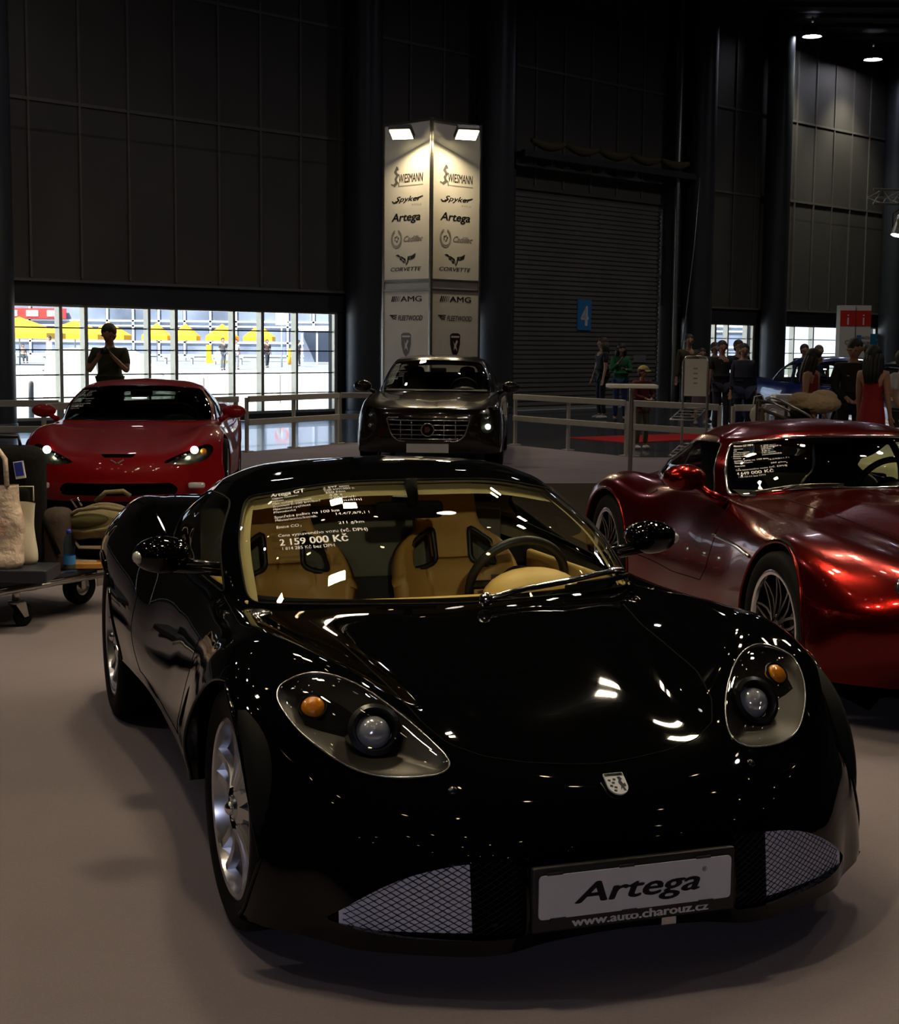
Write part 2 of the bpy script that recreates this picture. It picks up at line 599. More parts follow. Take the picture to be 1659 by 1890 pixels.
def bucket_seat(parent, x, y, z, m, holes=True, sc=1.0, rec=.33):
    """sports seat: contoured back with two side openings, cushion, bolsters"""
    R = Matrix.Rotation(-rec, 3, 'Y')
    # back outline (width, height)
    out = smooth_closed([(-.15, 0), (-.22, .10), (-.245, .30), (-.22, .44), (-.13, .53), (-.115, .66), (-.09, .74), (0, .76), (.09, .74), (.115, .66), (.13, .53), (.22, .44), (.245, .30), (.22, .10), (.15, 0)], 4)
    def tr(a, b, d):  # a across, b up, d forward
        p = R @ Vector((d, 0, b))
        return (x + p.x * sc, y + a * sc, z + p.z * sc)
    hp = lambda s: round_poly([(s * .075, .52), (s * .165, .455), (s * .190, .345), (s * .10, .365), (s * .072, .385)][::int(s)], .025, 4)
    S = None
    N = 44; K = 60
    xs = np.linspace(-.25, .25, N); ys = np.linspace(-.005, .765, K)
    fo = sd_poly(out); fh = [sd_poly(hp(1)), sd_poly(hp(-1))]
    X, Y = np.meshgrid(xs, ys, indexing='ij')
    Pt = np.stack([X.ravel(), Y.ravel()], -1)
    def fld(Q):
        v = fo(Q)
        if holes:
            for f in fh: v = np.maximum(v, -f(Q))
        return v
    idx = np.arange(N * K).reshape(N, K)
    F = np.stack([idx[:-1, :-1], idx[1:, :-1], idx[1:, 1:], idx[:-1, 1:]], -1).reshape(-1, 4)
    keep = fld(Pt[F].mean(1)) < 0
    inn = F[keep]
    used = np.zeros(len(Pt), bool); used[inn.ravel()] = True; un = np.zeros(len(Pt), bool); un[F[~keep].ravel()] = True
    b = used & un
    for _ in range(5):
        e = 1e-4; f0 = fld(Pt[b]); gx = (fld(Pt[b] + [e, 0]) - f0) / e; gy = (fld(Pt[b] + [0, e]) - f0) / e
        g = gx ** 2 + gy ** 2 + 1e-9
        Pt[b] -= np.stack([f0 * gx / g, f0 * gy / g], -1)
    a_, b_ = Pt[:, 0], Pt[:, 1]
    d = .10 * (np.abs(a_) / .245) ** 2.5 * np.clip(1 - np.abs(b_ - .28) / .4, 0, 1) - .012 * np.cos(np.clip((b_ - .1) * 40, 0, 12)) * (np.abs(a_) < .1) * (b_ < .4)
    V = [tr(a, bb, dd) for a, bb, dd in zip(a_, b_, d)]
    ids, F2 = compact(np.array(V), inn)
    o = obj('seat_back', ids, F2[:, ::-1], m, parent)
    md = o.modifiers.new('t', 'SOLIDIFY'); md.thickness = .06 * sc; md.offset = 0
    if holes:
        for s in (1, -1):
            ring = hp(s)
            mb = MB(); mb.tube([tr(p[0], p[1], .045) for p in ring], .011, 6, False, True)
            mb.build('opening_trim', M['plastic'], o, True)
    c = MB()
    c.box((x + .22 * sc, y, z + .02 * sc), (.48 * sc, .40 * sc, .14 * sc), bev=.05)
    for s in (1, -1): c.box((x + .22 * sc, y + s * .21 * sc, z + .06 * sc), (.44 * sc, .09 * sc, .17 * sc), bev=.04)
    autosmooth(c.build('seat_cushion', m, parent, True), 60)

def steering_wheel(parent, x, y, z, r=.185, tilt=.42, m='plastic'):
    mb = MB()
    T = Matrix.Translation((x, y, z)) @ Matrix.Rotation(-PI / 2 + tilt, 4, 'Y')
    mb.tube([T @ Vector((r * math.cos(a), r * math.sin(a), 0)) for a in np.linspace(0, 2 * PI, 40)[:-1]], .017, 10, False, True)
    o = mb.build('steering_wheel', M[m], parent, True)
    h = MB(); h.lathe([(0, .03), (.055, .028), (.07, .01), (.07, -.03), (0, -.03)], 20, T)
    for a in (PI * .5, -PI * .5, 0.1 + PI):
        h.tube([T @ Vector((.05 * math.cos(a), .05 * math.sin(a), 0)), T @ Vector((r * math.cos(a), r * math.sin(a), 0))], .016, 6)
    h.tube([T @ Vector((0, 0, -.02)), T @ Vector((0, 0, -.02)) + Vector((.3, 0, -.06))], .035, 8)
    autosmooth(h.build('wheel_spokes', M['alloy_dark'], o, True), 40)

def drape(S, fu, fv, off=.004):
    """maps flat (0..1, 0..1) coordinates onto a surface patch given by uv corner functions"""
    def f(p):
        a, b = p
        u = fu(a, b); v = fv(a, b)
        P = S.at(u, abs(v)); N = S.normal(u, abs(v))
        s = 1 if v >= 0 else -1
        q = P + N * off
        return (q[0], q[1] * s, q[2])
    return f

def drape_text(mb, S, lines, corners, off=.004):
    """lines: (text, x0, x1 or None, y, h, bold); corners: uv of (left-bottom, right-bottom, left-top, right-top); v signed"""
    (u0, v0), (u1, v1), (u2, v2), (u3, v3) = corners
    def surf(P2):
        P2 = np.array(P2); a = P2[:, 0]; b = P2[:, 1]
        u = (1 - a) * (1 - b) * u0 + a * (1 - b) * u1 + (1 - a) * b * u2 + a * b * u3
        v = (1 - a) * (1 - b) * v0 + a * (1 - b) * v1 + (1 - a) * b * v2 + a * b * v3
        Q = S.at(u, np.abs(v)) + S.normal(u, np.abs(v)) * off
        Q[:, 1] *= np.where(v >= 0, 1, -1)
        return Q
    for (s, xa, xb, y, h, bold) in lines:
        V, F, (x0, x1, y0, y1) = text_mesh(s, 0.)
        if not V: continue
        sx = (xb - xa) / (x1 - x0)
        for o_ in ((-bold * .6, bold * .6) if bold > .012 else (0.,)):
            mb.add(surf([(xa + (v[0] + o_ - x0) * sx, y + v[1] * h / .72) for v in V]), F)

def ring_loop(c, n, r, k=24, r2=None):
    n = Vector(n).normalized(); a = n.orthogonal().normalized(); b = n.cross(a)
    return [Vector(c) + a * r * math.cos(2 * PI * i / k) + b * (r2 or r) * math.sin(2 * PI * i / k) for i in range(k)]

def frame_to(c, z, up=(0, 0, 1)):
    """4x4 with local Z along z at c"""
    q = Vector(z).to_track_quat('Z', 'Y')
    return Matrix.Translation(c) @ q.to_matrix().to_4x4()
# ------------------------------------------------------------------ the black sports coupe in front
def build_artega():
    root = car_root('sports_car', 'glossy black two-seat sports coupe nearest the camera, silver Artega plate on its nose', 'car', .2393 + .079 * math.sin(.3331), 4.1455 - .079 * math.cos(.3331), .3331)
    root.location.z = .034
    root.scale = (.948, .984, .974)
    R = [
     [(.575,0,.095),(.585,.20,.09),(.590,.38,.075),(.48,.645,.08),(.40,.74,.09),(.34,.82,.10),(.30,.855,.10),(.262,.888,.10)],
     [(.615,0,.16),(.615,.20,.16),(.605,.38,.155),(.495,.64,.15),(.395,.75,.16),(.33,.83,.16),(.28,.872,.13),(.20,.91,.10)],
     [(.612,0,.26),(.61,.20,.26),(.59,.40,.265),(.47,.63,.28),(.36,.768,.29),(.275,.855,.27),(.19,.905,.20),(.06,.92,.10)],
     [(.585,0,.345),(.58,.20,.348),(.545,.40,.36),(.425,.60,.40),(.29,.757,.43),(.155,.882,.41),(.03,.935,.30),(-.1,.925,.10)],
     [(.515,0,.428),(.50,.20,.437),(.455,.38,.452),(.35,.555,.478),(.195,.735,.545),(.02,.89,.578),(-.10,.938,.38),(-.25,.925,.10)],
     [(.40,0,.480),(.385,.20,.490),(.345,.37,.510),(.22,.56,.575),(.05,.73,.647),(-.12,.878,.656),(-.25,.945,.42),(-.40,.925,.27)],
     [(.20,0,.545),(.19,.20,.552),(.15,.37,.568),(.03,.57,.672),(-.13,.73,.722),(-.28,.868,.682),(-.40,.942,.44),(-.55,.915,.28)],
     [(-.10,0,.618),(-.10,.22,.622),(-.13,.40,.625),(-.2,.58,.69),(-.34,.73,.738),(-.45,.86,.67),(-.52,.932,.44),(-.7,.905,.28)],
     [(-.40,0,.678),(-.40,.22,.682),(-.42,.42,.675),(-.47,.60,.695),(-.6,.735,.732),(-.68,.845,.66),(-.72,.912,.42),(-.9,.895,.28)],
     [(-.70,0,.728),(-.72,.25,.730),(-.75,.45,.722),(-.81,.62,.715),(-.89,.745,.730),(-.93,.835,.66),(-.96,.90,.40),(-1.1,.89,.28)],
     [(-1.1,0,.745),(-1.1,.25,.745),(-1.1,.45,.742),(-1.12,.63,.735),(-1.15,.755,.738),(-1.2,.83,.67),(-1.22,.893,.40),(-1.35,.885,.28)],
     [(-1.55,0,.765),(-1.55,.25,.765),(-1.55,.45,.762),(-1.55,.64,.755),(-1.55,.765,.755),(-1.58,.84,.69),(-1.6,.90,.42),(-1.7,.885,.28)],
     [(-1.98,0,.80),(-1.98,.25,.80),(-1.98,.45,.80),(-1.98,.64,.80),(-1.98,.785,.80),(-1.98,.885,.72),(-1.98,.93,.48),(-2.02,.90,.28)],
     [(-2.46,0,.855),(-2.46,.25,.858),(-2.46,.45,.865),(-2.46,.64,.875),(-2.46,.80,.872),(-2.46,.925,.735),(-2.5,.95,.50),(-2.5,.92,.28)],
     [(-2.88,0,.865),(-2.86,.25,.868),(-2.84,.45,.875),(-2.82,.64,.883),(-2.80,.79,.872),(-2.80,.925,.70),(-2.90,.90,.50),(-2.95,.86,.28)],
     [(-3.12,0,.84),(-3.12,.25,.84),(-3.12,.45,.84),(-3.10,.64,.84),(-3.07,.76,.81),(-3.05,.85,.64),(-3.07,.84,.47),(-3.08,.81,.28)],
     [(-3.24,0,.68),(-3.24,.25,.68),(-3.23,.45,.68),(-3.21,.64,.67),(-3.18,.76,.63),(-3.16,.83,.54),(-3.15,.84,.42),(-3.13,.82,.26)],
     [(-3.28,0,.42),(-3.28,.25,.42),(-3.27,.45,.42),(-3.25,.62,.42),(-3.22,.73,.41),(-3.18,.79,.39),(-3.16,.80,.35),(-3.13,.79,.27)],
     [(-3.20,0,.20),(-3.20,.25,.20),(-3.20,.45,.20),(-3.18,.60,.2),(-3.16,.70,.22),(-3.13,.75,.24),(-3.12,.77,.26),(-3.11,.775,.27)],
    ]
    S = Surf(R)
    ZW = .298
    def arch(x0, r):
        return lambda u, v, P: np.where(P[:, 1] > .5, np.hypot(P[:, 0] - x0, P[:, 2] - ZW) - r, 1.)
    def arch2(x0, r):
        return lambda u, v, P: np.maximum(np.hypot(P[:, 0] - x0, P[:, 2] - ZW) - r, np.where(P[:, 0] > x0, np.interp(P[:, 2], [.1, .35, .6], [.845, .870, .885]), .8) - P[:, 1])
    hl = smooth_closed([(.046,.772),(.02,.744),(.017,.678),(.048,.61),(.11,.539),(.198,.471),(.278,.427),(.35,.402),(.386,.412),(.391,.457),(.352,.562),(.305,.638),(.229,.705),(.158,.748),(.091,.772)], 4)
    hlf = sd_poly(hl)
    f_hl = lambda u, v, P: np.where(P[:, 2] > .42, hlf(P[:, :2]), 1.)
    gr = np.array(list(round_poly([(.735,.150),(.66,.215),(.56,.270),(.46,.300),(.36,.312),(.285,.314),(.285,.120),(.42,.118),(.60,.124)], [.01,.05,.05,.05,.05,.012,.012,.05,.05], 4)))
    grf = sd_poly(gr)
    f_gr = lambda u, v, P: np.where((P[:, 0] > .2) & (P[:, 2] < .4), grf(P[:, 1:3]), 1.)
    cab = smooth_closed([(-.72, 0), (-.78, .35), (-.92, .60), (-1.15, .70), (-1.6, .71), (-2.05, .66), (-2.25, .40), (-2.3, 0), (-2.25, -.4), (-2.05, -.66), (-1.6, -.71), (-1.15, -.70), (-.92, -.60), (-.78, -.35)], 5)
    cbf = sd_poly(cab)
    f_cab = lambda u, v, P: np.where(P[:, 2] > .6, cbf(P[:, :2]), 1.)
    P, parts, loops, UV = split(S, 230, 130, [arch2(-.083, .350), arch(-2.62, .375), f_hl, f_gr, f_cab])
    body = panel('body', P, parts[0], [M['black_paint']], root)
    # returned edges of the openings, part of the body shell
    for k, vec, m in ((0, (0, -.16, 0), 0), (1, (0, -.20, 0), 0), (3, (-.055, 0, 0), 0)):
        for s in (1, -1):
            lip = MB()
            for path, closed in loops[k]:
                a = P[path] * [1, s, 1]; b = a + np.array(vec) * [1, s, 1]
                n = len(a)
                lip.add(list(a) + list(b), [(i, i + 1, n + i + 1, n + i) for i in range(n - 1)] + ([(n - 1, 0, n, 2 * n - 1)] if closed else []))
                if k < 2: lip.tube([tuple(p) for p in a], .006, 6, False)
            lip.build('opening_edge', M['black_paint'], body, True)
    # shut line of the front lid, a dark groove following the surface
    seam = MB()
    lid = [(.41,0),(.40,.10),(.385,.20),(.35,.30),(.29,.38),(.20,.425),(.05,.455),(-.15,.47),(-.4,.49),(-.62,.53)]
    bv = BVHTree.FromPolygons([tuple(p) for p in P], [tuple(map(int, f)) for f in parts[0]])
    def onto(x, y, dz=.0):
        h = bv.ray_cast(Vector((x, abs(y), 2)), Vector((0, 0, -1)))
        return Vector((x, y, (h[0].z if h[0] else .5) + dz))
    lp = np.array(lid)
    full = [(-x_, y_) for x_, y_ in []]
    pts = []
    tt = np.linspace(0, len(lid) - 1, 60)
    for t in tt:
        i = min(int(t), len(lid) - 2); k = t - i
        pts.append(lp[i] * (1 - k) + lp[i + 1] * k)
    for s in (1, -1):
        seam.tube([onto(p[0], s * p[1], -.0005) for p in pts], .0022, 6)
    seam.build('lid_shut_line', M['dark'], body, True)
    # door shut lines
    ds = MB()
    bs = BVHTree.FromPolygons([tuple(p) for p in P], [tuple(map(int, f)) for f in parts[0]])
    def side(x, z, s, dy=0.):
        h = bs.ray_cast(Vector((x, 2, z)), Vector((0, -1, 0)))
        return Vector((x, s * ((h[0].y if h[0] else .9) + dy), z))
    for s in (1, -1):
        for ln in ([(-.72, .66), (-.70, .54), (-.72, .42), (-.80, .33)], [(-.80, .33), (-1.2, .32), (-1.78, .33)], [(-1.78, .33), (-1.86, .48), (-1.82, .68)]):
            a = []
            for i in range(len(ln) - 1):
                for k in np.linspace(0, 1, 8): a.append((ln[i][0] * (1 - k) + ln[i + 1][0] * k, ln[i][1] * (1 - k) + ln[i + 1][1] * k))
            ds.tube([side(x, z, s, -.001) for x, z in a], .0025, 5)
    ds.build('door_shut_line', M['dark'], body, True)
    # headlamps
    for s in (1, -1):
        Ph, Fh = compact(P, parts[3])
        Q = Ph * [1, s, 1]
        cen = Q.mean(0)
        Nn = np.array([.62, .12 * s, .77])
        d = np.clip(-hlf(Ph[:, :2]), 0, 1)
        Lc = Q + Nn * (np.minimum(d, .08) ** .6 * .11)[:, None]
        lens = obj('headlamp', Lc, Fh if s > 0 else Fh[:, ::-1], M['lens'], root)
        bowl = Q - Nn * (np.minimum(d / .08, 1) ** .8 * .05)[:, None]
        # grey satin bowl with a soft crease
        ob = obj('lamp_bowl', bowl, Fh if s > 0 else Fh[:, ::-1], M['lamp_bowl'], lens)
        rmb = MB()
        for path, closed in loops[2]:
            q = P[path] * [1, s, 1] + Nn * .002
            rmb.tube([tuple(p) for p in q], .0028, 6, False, closed)
        rmb.build('lamp_rim', M['chrome_dark'], lens, True)
        pj = MB()
        aim = Vector((.86, .10 * s, .50)).normalized()
        cpt = Vector((.215, s * .555, .560))
        F4 = frame_to(cpt, aim)
        pj.lathe([(.074, -.03), (.070, .010), (.058, .016), (.050, .002), (.048, -.02)], 36, F4)
        autosmooth(pj.build('projector_bezel', M['alloy_dark'], lens, True), 40)
        pl = MB(); pl.lathe([(0.0001, .022), (.02, .019), (.036, .008), (.044, -.012)], 32, F4)
        pl.build('projector_lens', M['lens_ball'], lens, True)
        pr = MB(); pr.lathe([(0.0001, -.04), (.03, -.036), (.047, -.016)], 24, F4)
        pr.build('reflector', M['chrome'], lens, True)
        im = MB(); c2 = Vector((.103, s * .690, .608)); F5 = frame_to(c2, Vector((.72, .25 * s, .65)))
        im.lathe([(.0001, .012), (.015, .011), (.026, .006), (.031, -.002), (.031, -.02)], 28, F5)
        im.build('indicator_lamp', M['amber'], lens, True)
        ir = MB(); ir.lathe([(.031, -.006), (.036, .002), (.040, -.006)], 28, F5)
        ir.build('indicator_bezel', M['alloy_dark'], lens, True)
    # front grilles: expanded metal in front of a pale backing panel
    bvf = BVHTree.FromPolygons([tuple(p) for p in P], [tuple(map(int, f)) for f in parts[4]])
    Pg, Fg = compact(P, parts[4])
    def front(y, z, dx):
        h = bvf.ray_cast(Vector((2, abs(y), z)), Vector((-1, 0, 0)))
        if h[0] is None:
            n = bvf.find_nearest(Vector((.5, abs(y), z)))
            X = n[0].x
        else: X = h[0].x
        return Vector((X + dx, y, z))
    for s in (1, -1):
        g = MB()
        cw, ch = .0125, .0075
        # two families of diagonals
        zz = .10 + np.arange(60) * ch * .5
        for fam in (1, -1):
            for i in range(-20, 40):
                yy_ = .28 + i * 2 * cw + fam * np.arange(60) * cw * .5
                okk = (grf(np.stack([yy_, zz], -1)) < -.0005) & (zz > .126)
                seg = []
                for y, z, ok in zip(yy_, zz, okk):
                    if ok: seg.append(front(s * y, z, -.012))
                    else:
                        if len(seg) > 1: g.tube(seg, .0011, 3, False)
                        seg = []
                if len(seg) > 1: g.tube(seg, .0011, 3, False)
        go = g.build('grille_mesh', M['chrome_dark'] if False else M['mesh_wire'], root, False)
        # light backing panel in the outer part, dark fold in the inner part
        b = MB()
        yy = np.linspace(.405, .705, 24)
        top = np.interp(yy, [.36, .46, .56, .66, .735], [.312, .300, .270, .215, .155])
        V = []; 
        for y, t in zip(yy, top):
            lo = .128 + .0 * y
            V += [front(s * min(y, .72), lo, -.030), front(s * min(y, .72), max(t, lo + .004), -.030)]
        F = [(2 * i, 2 * i + 2, 2 * i + 3, 2 * i + 1) for i in range(len(yy) - 1)]
        if s < 0: F = [f[::-1] for f in F]
        b.add(V, F)
        b.build('backing_panel', M['pale_panel'], go, True)
        c = MB()
        V = [front(s * .405, .128, -.030), front(s * .405, .302, -.030), front(s * .35, .128, -.10), front(s * .35, .305, -.10), front(s * .29, .128, -.04), front(s * .29, .305, -.04)]
        c.add(V, [(0, 1, 3, 2), (2, 3, 5, 4)])
        c.build('inner_duct', M['dark'], go)
    # centre panel between the grilles with plate holder and plate
    ph = MB(); ph.box((.618, 0, .213), (.02, .548, .165), bev=.006)
    hold = ph.build('plate_holder', M['plastic'], root, True); autosmooth(hold, 40)
    T = Matrix.Translation((.632, 0, .222))
    pm = MB()
    pl2 = round_poly([(-.26, -.055), (.26, -.055), (.26, .055), (-.26, .055)], .012)
    Rm = Matrix(((0, 0, 1, 0), (1, 0, 0, 0), (0, 1, 0, 0), (0, 0, 0, 1)))
    pm.prism([tuple(p) for p in pl2], -.002, .002, T @ Rm)
    plate = pm.build('number_plate', M['plate'], root)
    mk = lambda x0, z0, dx: (lambda p: (x0 + dx, p[0], z0 + p[1]))
    lt = MB()
    text_into(lt, 'Artega', lambda p: (.6352, p[0] - .165, .222 - .022 + p[1]), w=.335, h=.052, bold=.035, shear=.25)
    text_into(lt, '®', lambda p: (.6352, p[0] + .178, .222 + .022 + p[1]), w=.013, h=.012)
    lt.build('plate_lettering', M['black_vinyl'], plate)
    wl = MB()
    text_into(wl, 'www.auto.charouz.cz', lambda p: (.6295, p[0] - .17, .1405 + p[1]), w=.37, h=.022, bold=.05)
    wl.build('web_address', M['white_vinyl'], hold)
    st = MB()
    for y in (-.21, -.02, .19): st.box((.6355, y, .163), (.004, .04, .012)); st.box((.6355, y - .01, .281), (.004, .04, .006))
    st.build('plate_clips', M['plastic'], hold)
    cb = MB(); cb.box((.612, .098, .120), (.01, .04, .022)); cb.build('reflector_tab', M['alloy'], hold)
    # maker's shield on the nose
    sh = MB()
    n = Vector((.55, 0, .83)).normalized()
    c0 = Vector((.498, 0, .445)) + n * .002
    upv = (Vector((0, 0, 1)) - n * n.z).normalized(); rt = Vector((0, 1, 0))
    BM = Matrix(((rt.x, upv.x, n.x, c0.x), (rt.y, upv.y, n.y, c0.y), (rt.z, upv.z, n.z, c0.z), (0, 0, 0, 1)))
    sp_ = smooth_closed([(-.026, .030), (0, .030), (.026, .030), (.026, .0), (.024, -.018), (.012, -.030), (0, -.033), (-.012, -.030), (-.024, -.018), (-.026, 0)], 3)
    sh.prism([tuple(p) for p in round_poly([(-.027, .034), (-.027, -.016), (-.018, -.031), (0, -.038), (.018, -.031), (.027, -.016), (.027, .034)], [.002, .01, .01, .01, .01, .01, .002])], 0, .005, BM)
    shield = sh.build('nose_badge', M['badge_white'], root)
    bt = MB()
    bp = lambda p: BM @ Vector((p[0], p[1], .0055))
    bt.prism([(-.025, .0325), (-.025, .024), (.025, .024), (.025, .0325)], .005, .0057, BM)
    # rampant beast beside small blocks
    bt.prism([(.004, -.024), (.008, -.010), (.004, .000), (.008, .010), (.006, .019), (.014, .020), (.018, .012), (.013, .006), (.016, -.004), (.021, -.002), (.022, -.012), (.015, -.014), (.018, -.026), (.012, -.027), (.010, -.016)], .005, .0057, BM)
    for (a, b_) in ((-.02, .014), (-.012, .005), (-.02, -.004), (-.010, -.010), (-.014, -.02), (-.006, .016)):
        bt.prism([(a, b_), (a + .007, b_ - .002), (a + .005, b_ - .008), (a - .002, b_ - .005)], .005, .0057, BM)
    bt.build('badge_relief', M['black_vinyl'], shield)
    bl = MB(); text_into(bl, 'Artega', lambda p: BM @ Vector((p[0] - .021, p[1] + .0257, .006)), w=.042, h=.0055, bold=.02, shear=.2)
    bl.build('badge_lettering', M['chrome'], shield)
    # tow-eye screws and washer cap
    tw = MB()
    for s in (1, -1):
        p = onto(.443, s * .417)
        tw.lathe([(.0001, .004), (.009, .004), (.012, 0), (.012, -.004)], 16, frame_to(p, (.6, .2 * s, .75)))
    tw.build('screw_caps', M['gloss_black'], body, True)
    wc = MB(); p = onto(-.66, -.68)
    wc.lathe([(.0001, .012), (.02, .013), (.026, .008), (.040, .006), (.043, -.002)], 32, frame_to(p, (.1, -.1, 1)))
    for k in range(3):
        a = k * 2 * PI / 3; q = p + Vector((.033 * math.cos(a), .033 * math.sin(a), .008)); wc.ball(q, .003, 6)
    autosmooth(wc.build('filler_cap', M['chrome'], root, True), 40)
    # ---------------- greenhouse
    L0 = [(-.62,0,.66),(-.66,.33,.66),(-.77,.60,.66),(-.92,.73,.67),(-1.15,.77,.68),(-1.6,.78,.70),(-2.12,.74,.74),(-2.52,.5,.80),(-2.68,0,.82)]
    L1 = [(-.66,0,.722),(-.70,.32,.725),(-.80,.585,.724),(-.94,.705,.722),(-1.15,.742,.735),(-1.6,.755,.765),(-2.1,.72,.80),(-2.5,.48,.845),(-2.65,0,.86)]
    L3 = [(-1.23,0,1.080),(-1.25,.28,1.074),(-1.335,.505,1.034),(-1.44,.597,1.012),(-1.57,.615,1.02),(-1.82,.61,1.01),(-2.12,.57,.975),(-2.36,.36,.965),(-2.42,0,.975)]
    L2 = [tuple((np.array(a) * .5 + np.array(b) * .5) + np.array(o)) for a, b, o in zip(L1, L3, [(.03,0,.03),(.03,.008,.03),(.022,.02,.024),(.01,.03,.012),(0,.032,.008),(0,.03,.005),(0,.025,.005),(0,.01,.01),(0,0,.01)])]
    L4 = [(-1.36,0,1.112),(-1.38,.26,1.106),(-1.46,.44,1.080),(-1.54,.53,1.062),(-1.64,.545,1.065),(-1.86,.535,1.055),(-2.07,.48,1.025),(-2.22,.3,1.01),(-2.28,0,1.01)]
    L5 = [(-1.5,0,1.126),(-1.51,.18,1.124),(-1.56,.31,1.115),(-1.62,.37,1.108),(-1.70,.38,1.108),(-1.86,.37,1.098),(-1.98,.32,1.08),(-2.06,.2,1.065),(-2.1,0,1.06)]
    L6 = [(-1.62,0,1.131),(-1.65,0,1.131),(-1.68,0,1.131),(-1.71,0,1.130),(-1.75,0,1.127),(-1.80,0,1.122),(-1.85,0,1.115),(-1.9,0,1.108),(-1.94,0,1.10)]
    G = Surf([L0, L1, L2, L3, L4, L5, L6], m1=True)
    ws = sd_poly(round_poly([(1.03, -2.62), (1.03, 2.62), (2.97, 2.62), (2.97, -2.62)], .34, 8))
    sw = sd_poly(round_poly([(1.12, 3.30), (1.12, 5.9), (2.2, 5.9), (2.86, 5.3), (2.86, 3.16)], [.12, .3, .3, .3, .3], 6))
    rw = sd_poly(round_poly([(1.4, 7.0), (1.4, 9.0), (2.85, 9.0), (2.85, 7.0)], .3, 6))
    c_ws = lambda u, v, P: ws(np.stack([u, v], -1)); c_sw = lambda u, v, P: sw(np.stack([u, v], -1)); c_rw = lambda u, v, P: rw(np.stack([u, v], -1))
    Pg, gp, gl, _ = split(G, 110, 130, [c_ws, c_sw, c_rw])
    roof = panel('roof', Pg, gp[0], M['black_paint'], root)
    inn = panel('headliner', Pg * [1, .985, 1] + np.array([0, 0, -.012]), gp[0], M['beige'], root)
    wso = panel('windscreen', Pg, gp[1], M['glass'], root)
    def inner_strip(name, u0, u1, v0, v1, nu_, nv_, off, mt):
        uu, vv = np.meshgrid(np.linspace(u0, u1, nu_), np.linspace(v0, v1, nv_), indexing='ij')
        Q = G.at(uu.ravel(), vv.ravel()) - G.normal(uu.ravel(), vv.ravel()) * off
        ix = np.arange(nu_ * nv_).reshape(nu_, nv_)
        Fq = np.stack([ix[:-1, :-1], ix[:-1, 1:], ix[1:, 1:], ix[1:, :-1]], -1).reshape(-1, 4)
        V_, F_ = mirror_join(Q, Fq) if v0 == 0 else (np.vstack([Q, Q * [1, -1, 1]]), np.vstack([Fq, Fq[:, ::-1] + len(Q)]))
        obj(name, V_, F_, mt, root)
    inner_strip('header_lining', 2.80, 3.12, 0, 2.62, 5, 24, .035, M['beige'])
    inner_strip('pillar_lining', 1.1, 3.1, 2.44, 2.72, 24, 4, .03, M['beige'])
    loop_tube('windscreen_seal', Pg, gl[0], .003, M['rubber'], wso)
    for s in (1, -1):
        q = panel('side_window', Pg, gp[2], M['glass'], root, mirror=False, side=s)
        loop_tube('window_seal', Pg * [1, s, 1], gl[1], .004, M['rubber'], q, mirror=False)
    panel('rear_window', Pg, gp[3], M['glass'], root)
    # data text on the windscreen
    tx = MB()
    U = lambda y: y
    T_ = [('Artega GT', .0, .42, .91, .065, .04),
          ('Objem motoru', .02, .34, .865, .028, .01), ('Výkon', .02, .17, .825, .028, .01), ('Max. točivý moment', .03, .48, .785, .028, .01), ('Zrychlení 0-100 km/hod', .03, .56, .745, .028, .01), ('Maximální rychlost', .04, .46, .705, .028, .01), ('Převodovka', .045, .30, .665, .028, .01),
          ('3 597 ccm', .62, .90, .915, .028, .01), ('220 kW/300 k', .62, .95, .875, .028, .01), ('350 Nm', .63, .84, .835, .028, .01), ('4,8 s', .66, .80, .795, .028, .01), ('270 km/h', .66, .93, .755, .028, .01), ('manuální', .66, .98, .715, .028, .01),
          ('Spotřeba paliva na 100 km', .05, .72, .60, .032, .018), ('Město/mimo/komb.', .06, .50, .56, .028, .01), ('14,4/7,8/9,1 l', .68, 1.0, .56, .028, .01), ('211 g/km', .68, .92, .46, .028, .01),
          ('Emise CO', .07, .31, .475, .032, .018), ('2', .32, .335, .468, .018, .01),
          ('Cena vystaveného vozu (vč. DPH)', .08, .93, .375, .034, .016), ('2 159 000 Kč', .09, .73, .28, .070, .045), ('1 814 285 Kč bez DPH', .11, .60, .235, .030, .01)]
    drape_text(tx, G, T_, ((1.46, -1.96), (1.46, -.72), (2.95, -1.94), (2.95, -.76)), .003)
    tx.build('price_lettering', M['white_vinyl'], wso)
    # wiper
    wp = MB()
    def gl_at(u, v, off):
        a = G.at(np.array([u]), np.array([abs(v)]))[0] + G.normal(np.array([u]), np.array([abs(v)]))[0] * off
        return Vector((a[0], a[1] * (1 if v > 0 else -1), a[2]))
    base = onto(-.60, .0, .015)
    wa = [Vector((-.60, .04, .745)), gl_at(1.06, .55, .040), gl_at(1.12, 1.1, .045), gl_at(1.24, 2.0, .034)]
    wp.tube(wa, [.012, .010, .011, .009], 8)
    wp.box(tuple(wa[-1]), (.04, .05, .02), rz=-.3)
    wp.ball(wa[0], .024, 10)
    arm = wp.build('wiper', M['chrome'], root, True)
    wb = MB(); wb.tube([gl_at(1.11 + .07 * t, 1.15 + 1.4 * t, .014) for t in np.linspace(0, 1, 14)], .008, 6)
    wb.tube([gl_at(1.11 + .07 * t, 1.15 + 1.4 * t, .026) for t in np.linspace(.1, .9, 14)], .005, 6)
    wb.build('wiper_blade', M['rubber'], arm, True)
    # ---------------- cabin
    tub = shell_tub('cabin_floor', [(x, y) for x, y in cab], .22, .735, M['carpet_dark'], root)
    dash = []
